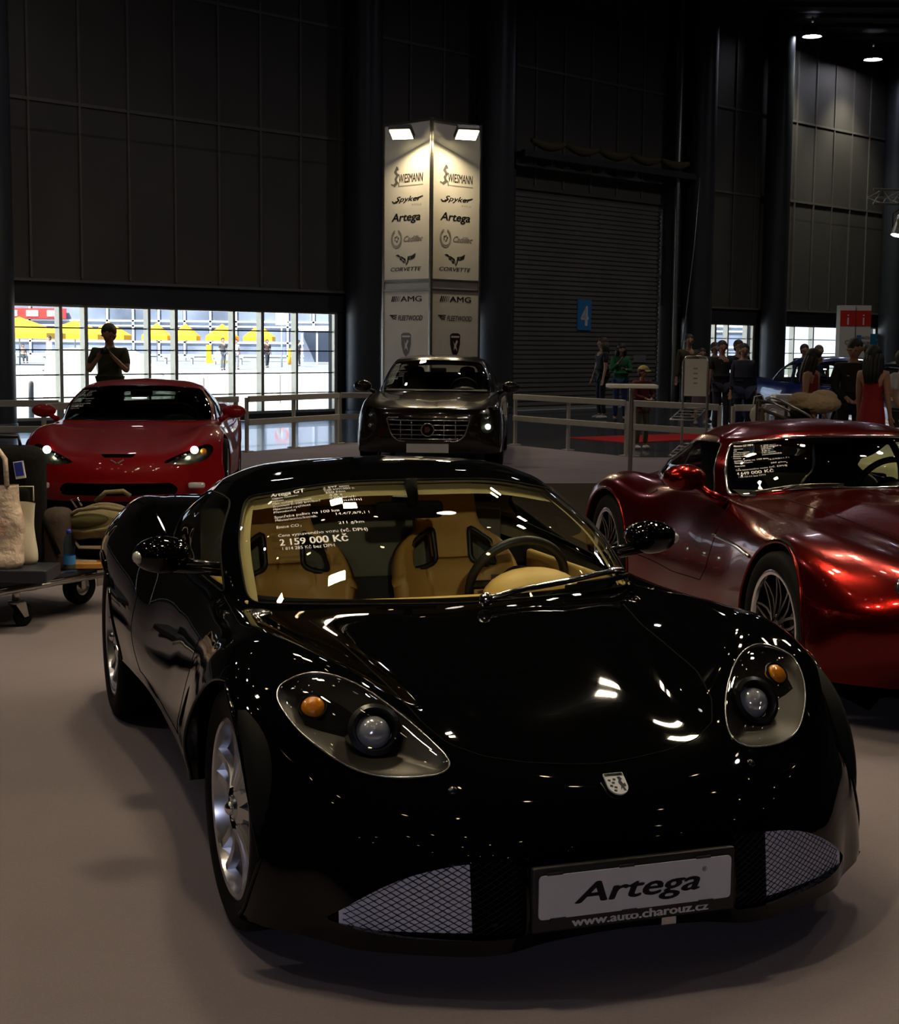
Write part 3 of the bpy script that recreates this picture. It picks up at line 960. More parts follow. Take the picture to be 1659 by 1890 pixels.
    for x, zc in ((-.70, .690), (-.80, .705), (-.93, .705), (-1.02, .69), (-1.06, .60), (-1.05, .45)):
        dash.append([(x - .10 * (abs(y) / .7) ** 2, y, zc - .0 * abs(y)) for y in np.linspace(-.70, .70, 21)])
    D = np.array(dash); ii = np.arange(D.shape[0] * 21).reshape(-1, 21)
    Fd = np.stack([ii[:-1, :-1], ii[:-1, 1:], ii[1:, 1:], ii[1:, :-1]], -1).reshape(-1, 4)
    Dv = D.reshape(-1, 3)
    k_in = sd_poly(cab)(Dv[:, :2]) > -.01
    Dv[:, 1] = np.where(k_in, Dv[:, 1] * .90, Dv[:, 1])
    dsh = obj('dashboard', Dv, Fd, M['tan_light'], root)
    bn = MB(); bn.ball((-1.0, .36, .675), (.14, .185, .105), 24)
    bn.build('instrument_hood', M['tan_light'], dsh, True)
    bk = MB(); bk.box((-1.075, .36, .70), (.012, .26, .10), bev=.005); bk.build('instrument_panel', M['plastic'], dsh)
    steering_wheel(root, -1.16, .36, .70, .18, .42)
    for y in (.315, -.36):
        bucket_seat(root, -1.66, y, .33, M['tan'], True, 1.0)
    for s in (1, -1):
        dc = MB(); dc.box((-1.35, s * .665, .55), (.95, .03, .36), bev=.012); dc.build('door_card', M['tan_light'], root)
    rb = MB(); rb.box((-2.02, 0, .45), (.03, 1.2, .32), bev=.01); rb.build('rear_bulkhead', M['carpet_dark'], root)
    rb = MB(); rb.box((-2.06, 0, .755), (.03, 1.25, .30), bev=.01); rb.build('luggage_panel', M['olive_felt'], root)
    rs = MB(); rs.box((-2.05, -.16, .952), (.04, .62, .10), bev=.02); rs.build('rear_pad', M['tan_light'], root)
    ct = MB(); ct.box((-1.35, 0, .42), (.9, .2, .22), bev=.04); ct.build('centre_console', M['tan'], root)
    rmv = MB(); rmv.box((-1.205, -.033, .972), (.04, .25, .062), bev=.024)
    im = rmv.build('interior_mirror', M['dark'], root, True); autosmooth(im, 50)
    st2 = MB(); st2.tube([(-1.19, -.03, .99), (-1.17, -.03, 1.02), (-1.20, -.03, 1.075)], [.017, .02, .024], 8); st2.build('mirror_stem', M['dark'], im, True)
    # exterior mirrors
    for s in (1, -1):
        mb = MB(); mb.ball((-1.18, s * .895, .848), (.085, .098, .062), 24)
        o = mb.build('side_mirror', M['black_paint'], root, True)
        g = MB(); g.ball((-1.235, s * .895, .85), (.034, .085, .05), 16); g.build('mirror_glass', M['chrome'], o, True)
        sg = MB(); sg.ball((-1.155, s * .975, .845), (.03, .022, .022), 12); sg.build('mirror_indicator', M['lamp_clear'], o, True)
        for z_ in (.80, .825):
            a = MB(); a.tube([(-1.17, s * .86, z_), (-1.15, s * .76, z_ - .01), (-1.12, s * .70, z_ - .015)], .012, 8)
            a.build('mirror_arm', M['gloss_black'], o, True)
    # wheels, arches, underside
    for x, rr, r_in in ((-.083, .331, .352), (-2.62, .340, .368)):
        for s in (1, -1):
            wheel(root, x, s * (.772 if x > -1 else .795), rr, (.225 if x > -1 else .25), (.240 if x > -1 else .245), 'five', 'alloy', sgn=s, steer=(.03 if x > -1 else 0), z=(.297 if x > -1 else .305))
            al = MB()
            N = 26; V = []
            for i in range(N + 1):
                a = -.05 + (PI + .1) * i / N
                V += [(x + r_in * math.cos(a), s * .72, ZW + r_in * math.sin(a)), (x + r_in * math.cos(a), s * .52, ZW + r_in * math.sin(a))]
            al.add(V, [(2 * i, 2 * i + 2, 2 * i + 3, 2 * i + 1) for i in range(N)])
            al.add([(x + r_in * math.cos(a), s * .53, ZW + r_in * math.sin(a)) for a in np.linspace(-.3, PI + .3, 29)], [tuple(range(29))])
            al.build('arch_liner', M['dark'], root)
    ub = MB(); ub.box((-1.25, 0, .15), (3.5, 1.10, .04)); ub.box((-1.30, 0, .26), (1.75, 1.66, .06)); ub.box((.18,0,.13),(.5,.8,.03))
    ub.build('underbody', M['dark'], root)
    return root

M['olive_felt'] = mat('olive_felt', (.16, .15, .10), .9, bump=.2, bscale=200, var=.1)
M['badge_white'] = mat('badge_white', (.82, .82, .84), .35, .2, var=.03)
M['mesh_wire'] = mat('mesh_wire', (.02, .02, .022), .4, .6, var=.1)
M['pale_panel'] = mat('pale_panel', (.80, .78, .88), .7, bump=.1, bscale=120, bdist=.003)
M['lamp_bowl'] = mat('lamp_bowl', (.028, .025, .021), .36, .6, var=.15, vscale=12)
M['chrome_dark'] = mat('dark_chrome', (.32, .31, .30), .22, 1, var=.05)
M['lens_ball'] = mat('lens_ball', (.85, .88, .95), .12, .55, .8, .8)
M['carpet_dark'] = mat('cabin_carpet', (.03, .026, .022), .95, bump=.3, bscale=300, bdist=.004)
M['lamp_clear'] = mat('clear_lamp', (.7, .68, .66), .1, .2, .5, bump=.4, bscale=80, bdist=.004)
# ------------------------------------------------------------------ the other cars
M['red_paint'] = mat('red_paint', (.27, .0, .002), .5, .0, .55, .15, var=.06, vscale=2)
M['candy_paint'] = mat('candy_red_paint', (.15, .0015, .0), .22, .9, .32, .4, var=.08, vscale=2)
M['brown_paint'] = mat('dark_brown_paint', (.028, .02, .014), .22, .5, 1.0, .5, var=.1, vscale=2)
M['blue_paint'] = mat('blue_paint', (.006, .02, .16), .3, .3, 1.0, .5, var=.1, vscale=2)
M['night_paint'] = mat('night_blue_paint', (.004, .006, .02), .25, .3, 1.0, .5, var=.1, vscale=2)
M['pale_paint'] = mat('champagne_paint', (.50, .50, .30), .3, .4, 1.0, .5, var=.05, vscale=2)
M['dark_leather'] = mat('dark_leather', (.018, .016, .015), .5, bump=.2, bscale=160, var=.1, bdist=.004)

def rw(x, zc, y1, z1, y2, z2, y3, z3, y4, z4, ym, zm, yb, zb, sw=0., lean=0.):
    """one body station: centre, quarter, valley, crown, shoulder, side, lower, sill"""
    pts = [(0, zc), (y1 * .5, zc * .5 + z1 * .5 + .004), (y1, z1), (y2, z2), (y3, z3), (y4, z4), (ym, zm), (yb, zb)]
    n = len(pts)
    return [(x - sw * (y / .9) ** 2.2 - lean * max(0, i - 3) / 4, y, z) for i, (y, z) in enumerate(pts)]

def car_shell(root, rows, arches, paint, cab, levels, ws_r=2.62, ws_u=(1.03, 2.97), side=None, rear=None, cut=(), nu=170, nv=90, gnu=60, gnv=84, glassm='glass', seal=.005, inner='dark_leather', floor_m='carpet_dark', rw_ok=True, ws_round=.3):
    S = Surf(rows)
    fs = [(lambda u, v, P, x0=x0, z0=z0, r=r: np.where(P[:, 1] > .45, np.hypot(P[:, 0] - x0, P[:, 2] - z0) - r, 1.)) for x0, z0, r in arches]
    cbf = sd_poly(cab)
    fs.append(lambda u, v, P: np.where(P[:, 2] > .55, cbf(P[:, :2]), 1.))
    fs += list(cut)
    P, parts, loops, UV = split(S, nu, nv, fs)
    body = panel('body', P, parts[0], M[paint], root)
    na = len(arches)
    for k in range(na):
        x0, z0, r = arches[k]
        for s in (1, -1):
            lip = MB()
            for path, closed in loops[k]:
                a = P[path] * [1, s, 1]; b = a - np.array([0, .14 * s, 0]); n = len(a)
                lip.add(list(a) + list(b), [(i, i + 1, n + i + 1, n + i) for i in range(n - 1)])
                lip.tube([tuple(p) for p in a], .008, 6, False)
            if lip.v: lip.build('arch_edge', M[paint], body, True)
    G = Surf(levels, m1=True)
    ws = sd_poly(round_poly([(ws_u[0], -ws_r), (ws_u[0], ws_r), (ws_u[1], ws_r), (ws_u[1], -ws_r)], ws_round, 8))
    cs = [lambda u, v, P: ws(np.stack([u, v], -1))]
    sides = side or []
    for pl in sides:
        f = sd_poly(round_poly(pl, .15, 5)); cs.append(lambda u, v, P, f=f: f(np.stack([u, v], -1)))
    if rear is not None:
        f = sd_poly(round_poly(rear, .25, 6)); cs.append(lambda u, v, P, f=f: f(np.stack([u, v], -1)))
    Pg, gp, gl, _ = split(G, gnu, gnv, cs)
    panel('roof', Pg, gp[0], M[paint], root)
    panel('headliner', Pg * [1, .98, 1] + np.array([0, 0, -.015]), gp[0], M[inner], root)
    wso = panel('windscreen', Pg, gp[1], M[glassm], root)
    loop_tube('windscreen_seal', Pg, gl[0], seal, M['gloss_black'], wso)
    for i in range(len(sides)):
        for s in (1, -1):
            q = panel('side_window', Pg, gp[2 + i], M[glassm], root, mirror=False, side=s)
            loop_tube('window_seal', Pg * [1, s, 1], gl[1 + i], seal, M['gloss_black'], q, mirror=False)
    if rear is not None:
        panel('rear_window', Pg, gp[2 + len(sides)], M[glassm], root)
    return S, P, parts, loops, G, Pg, gl, body, wso

def liners(root, arches, yo=.86, yi=.5):
    for x0, z0, r in arches:
        for s in (1, -1):
            al = MB(); N = 22; V = []
            for i in range(N + 1):
                a = -.4 + (PI + .8) * i / N
                V += [(x0 + (r + .012) * math.cos(a), s * yo, z0 + (r + .012) * math.sin(a)), (x0 + (r + .012) * math.cos(a), s * yi, z0 + (r + .012) * math.sin(a))]
            al.add(V, [(2 * i, 2 * i + 2, 2 * i + 3, 2 * i + 1) for i in range(N)])
            al.add([(x0 + (r + .012) * math.cos(a), s * (yi + .01), z0 + (r + .012) * math.sin(a)) for a in np.linspace(0, 2 * PI, 26)[:-1]], [tuple(range(25))])
            al.build('arch_liner', M['dark'], root)

def cabin(root, xd, zd, w, xs, seat_m, seat_z=.34, dash_m='plastic', lhd=1, sc=1., holes=False, rec=.33, sy=.38, outline=None, zt=.75):
    if outline is not None: shell_tub('cabin_floor', outline, .24, zt, M['carpet_dark'], root)
    D = MB()
    prof = [(0, 0), (-.14, .02), (-.26, .0), (-.30, -.09), (-.28, -.28)]
    V = []
    ys = np.linspace(-w, w, 9)
    for dx, dz in prof: V += [(xd + dx - .10 * (y / w) ** 2, y, zd + dz) for y in ys]
    n = len(ys)
    D.add(V, [(i * n + j, i * n + j + 1, (i + 1) * n + j + 1, (i + 1) * n + j) for i in range(len(prof) - 1) for j in range(n - 1)])
    d = D.build('dashboard', M[dash_m], root, True)
    b = MB(); b.ball((xd - .22, lhd * sy, zd + .0), (.1, .17, .06), 14); b.build('instrument_hood', M[dash_m], d, True)
    steering_wheel(root, xd - .40, lhd * sy, zd - .0, .18, .42)
    for y in (sy, -sy): bucket_seat(root, xs, y, seat_z, M[seat_m], holes, sc, rec)
    im = MB(); im.box((xd - .48, 0, zd + .27), (.03, .22, .06), bev=.02)
    autosmooth(im.build('interior_mirror', M['plastic'], root, True), 50)

def price_sheet(G, wso, title, price, net, vals, corners, rows_=None, off=.003):
    L = [(title, .0, .50, .92, .06, .035)]
    left = ['Objem motoru', 'Výkon', 'Max. točivý moment', 'Zrychlení 0-100 km/hod', 'Maximální rychlost', 'Převodovka']
    for i, (a, b) in enumerate(zip(left, vals)):
        L.append((a, .02, .02 + .022 * len(a), .85 - .045 * i, .03, .01)); L.append((b, .62, .62 + .026 * len(b), .88 - .045 * i, .03, .01))
    L += [('Spotřeba paliva na 100 km', .05, .70, .56, .034, .018), ('Město/mimo/komb.', .06, .46, .515, .03, .01), (vals[6], .70, .99, .53, .03, .01), (vals[7], .72, .93, .44, .03, .01), ('Emise CO2', .07, .30, .44, .034, .018),
          ('Cena vystaveného vozu (vč. DPH)', .08, .93, .35, .036, .016), (price, .09, .73, .26, .064, .035), (net, .11, .60, .205, .032, .01)]
    tx = MB(); drape_text(tx, G, L, corners, off)
    return tx.build('price_lettering', M['white_vinyl'], wso)

def mirror_pair(root, paint, x, y, z, r=(.08, .12, .075), foot=None):
    for s in (1, -1):
        mb = MB(); mb.ball((x, s * y, z), r, 18)
        o = mb.build('side_mirror', M[paint], root, True)
        g = MB(); g.ball((x - r[0] * .55, s * y, z), (r[0] * .5, r[1] * .86, r[2] * .84), 14); g.build('mirror_glass', M['chrome'], o, True)
        f = foot or (x + .02, y - .2, z - .14)
        a = MB(); a.tube([(x + .01, s * (y - r[1] * .4), z - r[2] * .4), (f[0] * .5 + x * .5, s * (y * .5 + f[1] * .5 - .01), (z + f[2]) / 2 - .01), (f[0], s * f[1], f[2])], [.03, .024, .03], 8)
        a.build('mirror_arm', M[paint], o, True)

def build_wiesmann():
    root = car_root('retro_coupe', 'candy red retro coupe with mesh wheels parked beside the black coupe', 'car', 2.275, 6.61, .19)
    R = [
     [(.80,0,.2),(.80,.2,.2),(.76,.38,.2),(.68,.55,.2),(.6,.68,.2),(.52,.78,.2),(.46,.83,.2),(.40,.86,.2)],
     [(.88,0,.32),(.87,.2,.32),(.84,.38,.32),(.77,.56,.33),(.68,.70,.33),(.57,.80,.33),(.49,.855,.28),(.42,.885,.2)],
     [(.90,0,.45),(.88,.2,.45),(.84,.38,.46),(.80,.55,.50),(.70,.71,.49),(.56,.83,.46),(.44,.89,.36),(.32,.90,.2)],
     [(.85,0,.58),(.83,.2,.58),(.77,.38,.58),(.70,.55,.62),(.58,.71,.61),(.42,.85,.57),(.28,.925,.42),(.15,.91,.2)],
     [(.72,0,.67),(.70,.2,.67),(.62,.38,.650),(.48,.56,.70),(.34,.72,.705),(.2,.87,.66),(.1,.935,.45),(0,.91,.2)],
     [(.4,0,.745),(.4,.2,.74),(.35,.38,.70),(.2,.56,.735),(.05,.71,.75),(-.05,.86,.70),(-.12,.925,.47),(-.2,.90,.2)],
     [(0,0,.80),(0,.2,.79),(-.05,.38,.75),(-.15,.56,.755),(-.3,.70,.755),(-.38,.82,.67),(-.42,.87,.45),(-.5,.86,.2)],
     [(-.4,0,.835),(-.42,.2,.825),(-.45,.4,.79),(-.55,.57,.77),(-.65,.69,.755),(-.7,.78,.64),(-.72,.83,.42),(-.75,.83,.2)],
     [(-.8,0,.85),(-.82,.25,.84),(-.88,.45,.81),(-.98,.6,.785),(-1.05,.69,.765),(-1.05,.775,.62),(-1.05,.82,.42),(-1.05,.83,.2)],
     [(-1.3,0,.84),(-1.3,.25,.84),(-1.3,.45,.82),(-1.3,.61,.79),(-1.3,.70,.765),(-1.3,.775,.62),(-1.3,.82,.42),(-1.3,.83,.2)],
     [(-1.75,0,.84),(-1.75,.25,.84),(-1.75,.45,.82),(-1.75,.60,.79),(-1.75,.69,.765),(-1.75,.77,.62),(-1.75,.82,.42),(-1.75,.83,.2)],
     [(-2.12,0,.85),(-2.12,.25,.85),(-2.12,.42,.83),(-2.12,.58,.79),(-2.12,.71,.75),(-2.12,.83,.66),(-2.12,.87,.45),(-2.12,.86,.2)],
     [(-2.48,0,.86),(-2.48,.25,.855),(-2.48,.40,.83),(-2.48,.57,.79),(-2.48,.74,.80),(-2.48,.88,.72),(-2.48,.925,.48),(-2.48,.90,.2)],
     [(-2.8,0,.84),(-2.8,.25,.83),(-2.8,.4,.80),(-2.8,.56,.76),(-2.8,.73,.77),(-2.8,.87,.69),(-2.8,.915,.46),(-2.8,.88,.2)],
     [(-3.08,0,.76),(-3.08,.25,.75),(-3.08,.4,.72),(-3.08,.55,.68),(-3.07,.70,.67),(-3.05,.81,.59),(-3.04,.85,.44),(-3.02,.82,.25)],
     [(-3.28,0,.60),(-3.28,.25,.60),(-3.27,.4,.58),(-3.25,.53,.55),(-3.22,.65,.53),(-3.18,.73,.49),(-3.16,.76,.41),(-3.13,.74,.3)],
     [(-3.33,0,.38),(-3.33,.25,.38),(-3.31,.4,.38),(-3.29,.52,.38),(-3.26,.62,.37),(-3.2,.69,.36),(-3.18,.70,.34),(-3.16,.70,.32)],
     [(-3.25,0,.2),(-3.25,.25,.2),(-3.24,.4,.2),(-3.22,.5,.2),(-3.2,.58,.22),(-3.17,.64,.26),(-3.15,.66,.29),(-3.14,.67,.30)]]
    arches = [(.0, .335, .375), (-2.5, .335, .375)]
    cab = smooth_closed([(-.98, 0), (-1.02, .30), (-1.15, .56), (-1.4, .63), (-1.9, .63), (-2.3, .55), (-2.5, .3), (-2.55, 0), (-2.5, -.3), (-2.3, -.55), (-1.9, -.63), (-1.4, -.63), (-1.15, -.56), (-1.02, -.3)], 4)
    L0 = [(-.90,0,.78),(-.96,.33,.78),(-1.08,.58,.74),(-1.22,.69,.72),(-1.4,.71,.71),(-1.8,.71,.70),(-2.3,.66,.72),(-2.8,.45,.75),(-2.98,0,.76)]
    L1 = [(-.94,0,.845),(-.99,.33,.84),(-1.12,.565,.80),(-1.25,.655,.785),(-1.4,.68,.785),(-1.8,.68,.785),(-2.3,.62,.80),(-2.72,.42,.83),(-2.88,0,.845)]
    L3 = [(-1.15,0,1.10),(-1.18,.28,1.094),(-1.31,.50,1.06),(-1.42,.57,1.05),(-1.52,.585,1.058),(-1.8,.58,1.045),(-2.12,.52,.985),(-2.38,.34,.97),(-2.45,0,.99)]
    L2 = [tuple((np.array(a) * .5 + np.array(b) * .5) + np.array(o)) for a, b, o in zip(L1, L3, [(.02,0,.01),(.02,.008,.01),(.015,.02,.01),(.01,.025,.01),(0,.025,.008),(0,.025,.005),(0,.02,.01),(0,.01,.02),(0,0,.025)])]
    L4 = [(-1.25,0,1.14),(-1.28,.26,1.13),(-1.40,.44,1.10),(-1.48,.50,1.09),(-1.56,.515,1.095),(-1.82,.51,1.085),(-2.05,.44,1.045),(-2.2,.28,1.04),(-2.25,0,1.05)]
    L5 = [(-1.38,0,1.16),(-1.40,.18,1.157),(-1.48,.31,1.143),(-1.54,.36,1.138),(-1.62,.37,1.14),(-1.82,.36,1.13),(-1.94,.3,1.11),(-2.02,.2,1.10),(-2.06,0,1.10)]
    L6 = [(-1.52,0,1.167),(-1.55,0,1.167),(-1.58,0,1.167),(-1.61,0,1.166),(-1.65,0,1.165),(-1.72,0,1.16),(-1.78,0,1.155),(-1.84,0,1.148),(-1.88,0,1.14)]
    S, P, parts, loops, G, Pg, gl, body, wso = car_shell(root, R, arches, 'candy_paint', cab, [L0, L1, L2, L3, L4, L5, L6],
        side=[[(1.06, 3.35), (1.06, 5.05), (2.9, 5.05), (2.9, 3.2)], [(1.06, 5.15), (1.1, 6.1), (2.1, 6.0), (2.9, 5.15)]], rear=[(1.5, 7.0), (1.5, 9.0), (2.85, 9.0), (2.85, 7.0)], nu=210, nv=110, ws_round=.34, glassm='glass')
    # bright windscreen surround
    loop_tube('windscreen_trim', Pg, gl[0], .009, M['chrome'], wso)
    liners(root, arches)
    for x in (0, -2.5):
        for s in (1, -1): wheel(root, x, s * .775, .335, .225, .248, 'mesh', 'gloss_black', None, sgn=s, ring=True)
    cabin(root, -.98, .80, .60, -1.85, 'dark_leather', .36, outline=[(x, y) for x, y in cab], zt=.79, sy=.34)
    price_sheet(G, wso, 'Wiesmann GT MF4', '4 649 000 Kč', '3 906 723 Kč bez DPH', ['4 799 ccm', '270 kW/367 k', '490 Nm', '4,6 s', '291 km/h', 'automatická', '16,2/9,0/11,7 l', '297 g/km'],
                ((1.30, -2.25), (1.30, -1.05), (2.86, -2.4), (2.86, -1.22)))
    bv = BVHTree.FromPolygons([tuple(p) for p in P], [tuple(map(int, f)) for f in parts[0]])
    def side(x, z, s, dy=0.):
        h = bv.ray_cast(Vector((x, 2, z)), Vector((0, -1, 0)))
        return Vector((x, s * ((h[0].y if h[0] else .8) + dy), z))
    def onto(x, y, dz=0.):
        h = bv.ray_cast(Vector((x, abs(y), 2)), Vector((0, 0, -1)))
        return Vector((x, y, (h[0].z if h[0] else .7) + dz))
    for s in (1, -1):
        ds = MB()
        for ln in ([(-1.02, .76), (-.98, .6), (-1.0, .45), (-1.06, .38)], [(-1.06, .38), (-1.5, .36), (-2.0, .38)], [(-2.0, .38), (-2.08, .5), (-2.05, .74)]):
            a = [(ln[i][0] * (1 - k) + ln[i + 1][0] * k, ln[i][1] * (1 - k) + ln[i + 1][1] * k) for i in range(len(ln) - 1) for k in np.linspace(0, 1, 8)]
            ds.tube([side(x, z, s, -.001) for x, z in a], .003, 5)
        ds.build('door_shut_line', M['dark'], body, True)
        tr = MB(); tr.tube([side(x, z, s, .006) for x, z in zip(np.linspace(-.35, -1.0, 12), np.linspace(.60, .615, 12))], .009, 6); tr.build('wing_vent_trim', M['chrome'], body, True)
        hl = MB(); F4 = frame_to((.68, s * .56, .60), (.86, .25 * s, .42))
        hl.lathe([(.0001, .05), (.04, .045), (.075, .02), (.085, -.01)], 32, F4)
        lens = hl.build('headlamp', M['lens'], root, True)
        rf = MB(); rf.lathe([(.0001, -.03), (.045, -.02), (.08, .008), (.088, .014), (.096, .004), (.098, -.03)], 32, F4); rf.build('lamp_rim', M['chrome'], lens, True)
    hs = MB()
    for s in (1, -1):
        hs.tube([onto(x, s * y, -.0005) for x, y in zip(np.linspace(.55, -.85, 30), np.interp(np.linspace(0, 1, 30), [0, .3, 1], [.30, .38, .47]))], .003, 5)
    hs.build('lid_shut_line', M['dark'], body, True)
    mirror_pair(root, 'candy_paint', -1.20, .87, .885, (.085, .115, .07), (-1.05, .70, .765))
    wp = MB()
    for s, a, b in ((1, .5, 1.9), (1, -1.9, -.35)):
        pts = []
        for t in np.linspace(0, 1, 10):
            v = a + (b - a) * t; u = 1.05 + .10 * math.sin(t * 2)
            q = G.at(np.array([u]), np.array([abs(v)]))[0] + G.normal(np.array([u]), np.array([abs(v)]))[0] * .014
            pts.append((q[0], q[1] * (1 if v > 0 else -1), q[2]))
        w_ = MB(); w_.tube(pts, .006, 6); w_.tube([pts[5], (pts[5][0] + .10, pts[5][1] - .12, pts[5][2] - .01)], .006, 6); w_.build('wiper', M['chrome_dark'], root, True)
    g = MB(); g.ball((.89, 0, .42), (.03, .16, .14), 20); g.build('grille', M['dark'], root, True)
    ub = MB(); ub.box((-1.25, 0, .2), (3.6, 1.1, .05)); ub.box((-1.25, 0, .22), (1.66, 1.6, .05)); ub.build('underbody', M['dark'], root)
    return root

def build_corvette():
    root = car_root('red_sports_car', 'bright red low sports car with both headlamps lit, facing the camera by the windows', 'car', -3.02, 14.1, .10)
    root.scale.z = .965
    R = [
     rw(.90,.14, .40,.14, .62,.14, .74,.14, .82,.15, .86,.16, .88,.16, sw=.42),
     rw(.96,.22, .40,.22, .62,.22, .75,.22, .84,.23, .88,.20, .90,.17, sw=.45, lean=.05),
     rw(.98,.32, .40,.32, .62,.32, .77,.33, .87,.33, .91,.25, .92,.17, sw=.48, lean=.14),
     rw(.96,.45, .40,.45, .62,.46, .77,.47, .89,.46, .925,.32, .92,.17, sw=.50, lean=.25),
     rw(.86,.56, .38,.56, .58,.575, .74,.60, .88,.56, .93,.38, .92,.17, sw=.42, lean=.3),
     rw(.66,.625, .36,.62, .54,.65, .71,.695, .87,.65, .935,.42, .92,.17, sw=.30, lean=.28),
     rw(.35,.685, .36,.675, .52,.70, .70,.765, .87,.71, .94,.45, .92,.17, sw=.15, lean=.2),
     rw(0,.735, .36,.72, .52,.735, .70,.795, .87,.73, .935,.46, .91,.17, sw=.1, lean=.1),
     rw(-.4,.785, .36,.77, .54,.765, .71,.785, .86,.72, .92,.45, .90,.17, sw=.1),
     rw(-.8,.80, .36,.79, .56,.78, .74,.785, .85,.72, .91,.44, .89,.17),
     rw(-1.3,.80, .4,.80, .6,.80, .76,.795, .85,.73, .91,.44, .89,.17),
     rw(-1.8,.82, .4,.82, .6,.82, .77,.81, .87,.75, .92,.45, .90,.17),
     rw(-2.3,.85, .4,.85, .6,.85, .78,.855, .90,.80, .94,.47, .92,.17),
     rw(-2.75,.88, .4,.88, .6,.88, .78,.875, .90,.82, .945,.5, .92,.2),
     rw(-3.2,.89, .4,.89, .6,.89, .76,.88, .87,.80, .91,.5, .88,.25),
     rw(-3.42,.86, .4,.86, .6,.86, .74,.84, .82,.74, .86,.5, .84,.28),
     rw(-3.48,.5, .4,.5, .6,.5, .7,.5, .78,.48, .8,.42, .8,.3),
     rw(-3.4,.25, .4,.25, .6,.25, .68,.26, .74,.28, .77,.3, .78,.3)]
    arches = [(0, .335, .38), (-2.685, .345, .39)]
    cab = smooth_closed([(-.72, 0), (-.78, .35), (-.9, .6), (-1.2, .69), (-1.7, .69), (-2.3, .6), (-2.8, .35), (-2.9, 0), (-2.8, -.35), (-2.3, -.6), (-1.7, -.69), (-1.2, -.69), (-.9, -.6), (-.78, -.35)], 4)
    sl = sd_poly(round_poly([(-.50, .20), (.50, .20), (.52, .265), (.46, .315), (-.46, .315), (-.52, .265)], .03))
    em = sd_poly(round_poly([(-.155, .575), (.155, .575), (.12, .545), (-.12, .545)], .01))
    hls = smooth_closed([(.40, .50), (.50, .555), (.62, .60), (.74, .64), (.80, .62), (.80, .56), (.74, .50), (.62, .475), (.50, .48)], 4)
    hf = sd_poly(hls)
    c_sl = lambda u, v, P: np.where(P[:, 0] > .5, sl(P[:, 1:3]), 1.)
    c_em = lambda u, v, P: np.where(P[:, 0] > .4, em(P[:, 1:3]), 1.)
    c_hl = lambda u, v, P: np.where((P[:, 0] > .2), hf(P[:, 1:3]), 1.)
    L0 = [(-.58,0,.74),(-.62,.35,.74),(-.76,.68,.73),(-.92,.77,.73),(-1.15,.80,.73),(-1.7,.81,.74),(-2.4,.76,.78),(-3.0,.52,.82),(-3.25,0,.82)]
    L1 = [(-.62,0,.80),(-.66,.35,.80),(-.80,.66,.80),(-.95,.745,.80),(-1.15,.775,.80),(-1.7,.785,.81),(-2.35,.73,.84),(-2.95,.48,.87),(-3.15,0,.885)]
    L3 = [(-1.25,0,1.145),(-1.27,.28,1.14),(-1.34,.53,1.115),(-1.42,.60,1.10),(-1.52,.615,1.105),(-1.85,.60,1.10),(-2.15,.54,1.07),(-2.4,.34,1.06),(-2.45,0,1.065)]
    L2 = [tuple((np.array(a) * .5 + np.array(b) * .5) + np.array(o)) for a, b, o in zip(L1, L3, [(.04,0,.03),(.04,.01,.03),(.03,.025,.02),(.01,.03,.01),(0,.03,.01),(0,.03,.01),(0,.025,.01),(0,.01,.03),(0,0,.04)])]
    L4 = [(-1.36,0,1.185),(-1.38,.26,1.178),(-1.45,.46,1.155),(-1.52,.54,1.14),(-1.6,.55,1.145),(-1.85,.54,1.14),(-2.08,.46,1.12),(-2.22,.3,1.115),(-2.27,0,1.12)]
    L5 = [(-1.5,0,1.205),(-1.52,.18,1.20),(-1.58,.31,1.19),(-1.63,.38,1.183),(-1.70,.39,1.183),(-1.86,.38,1.178),(-1.98,.31,1.165),(-2.06,.2,1.155),(-2.09,0,1.155)]
    L6 = [(-1.62,0,1.21),(-1.65,0,1.21),(-1.68,0,1.21),(-1.71,0,1.208),(-1.75,0,1.206),(-1.80,0,1.202),(-1.85,0,1.197),(-1.9,0,1.192),(-1.94,0,1.185)]
    S, P, parts, loops, G, Pg, gl, body, wso = car_shell(root, R, arches, 'red_paint', cab, [L0, L1, L2, L3, L4, L5, L6], cut=[c_sl, c_em, c_hl],
        side=[[(1.06, 3.3), (1.06, 5.6), (2.5, 5.6), (2.9, 4.9), (2.9, 3.2)]], rear=[(1.3, 6.9), (1.3, 9.0), (2.9, 9.0), (2.9, 6.9)], ws_r=2.6, glassm='glass_dark')
    liners(root, arches)
    for (k, dx, nm) in ((4, -.06, 'grille'), (5, -.03, 'nose_slot')):
        Q, F = compact(P, parts[k])
        V, F = mirror_join(Q + np.array([dx, 0, 0]) * (Q[:, [1]] * 0 + 1), F)
        obj(nm, V, F, M['dark'], root)
    for s in (1, -1):
        Q, F = compact(P, parts[6])
        lens = obj('headlamp', Q * [1, s, 1] + [.006, 0, .004], F if s > 0 else F[:, ::-1], M['lens'], root)
        obj('lamp_bowl', Q * [1, s, 1] + [-.07, 0, -.03], F if s > 0 else F[:, ::-1], M['lamp_bowl2'], lens)
        c = Q.mean(0)
        b = MB(); b.ball((c[0] - .005, s * .652, .60), (.032, .036, .036), 16); b.build('lit_bulb', M['bulb'], lens, True)
        for yy, zz, rr, mm in ((.73, .585, .03, 'amber'), (.56, .55, .025, 'chrome'), (.50, .53, .018, 'chrome')):
            b = MB(); b.ball((c[0] - .01 - (yy - .65) * .35, s * yy, zz), rr, 12); b.build('indicator_lamp' if mm == 'amber' else 'lamp_reflector', M[mm], lens, True)
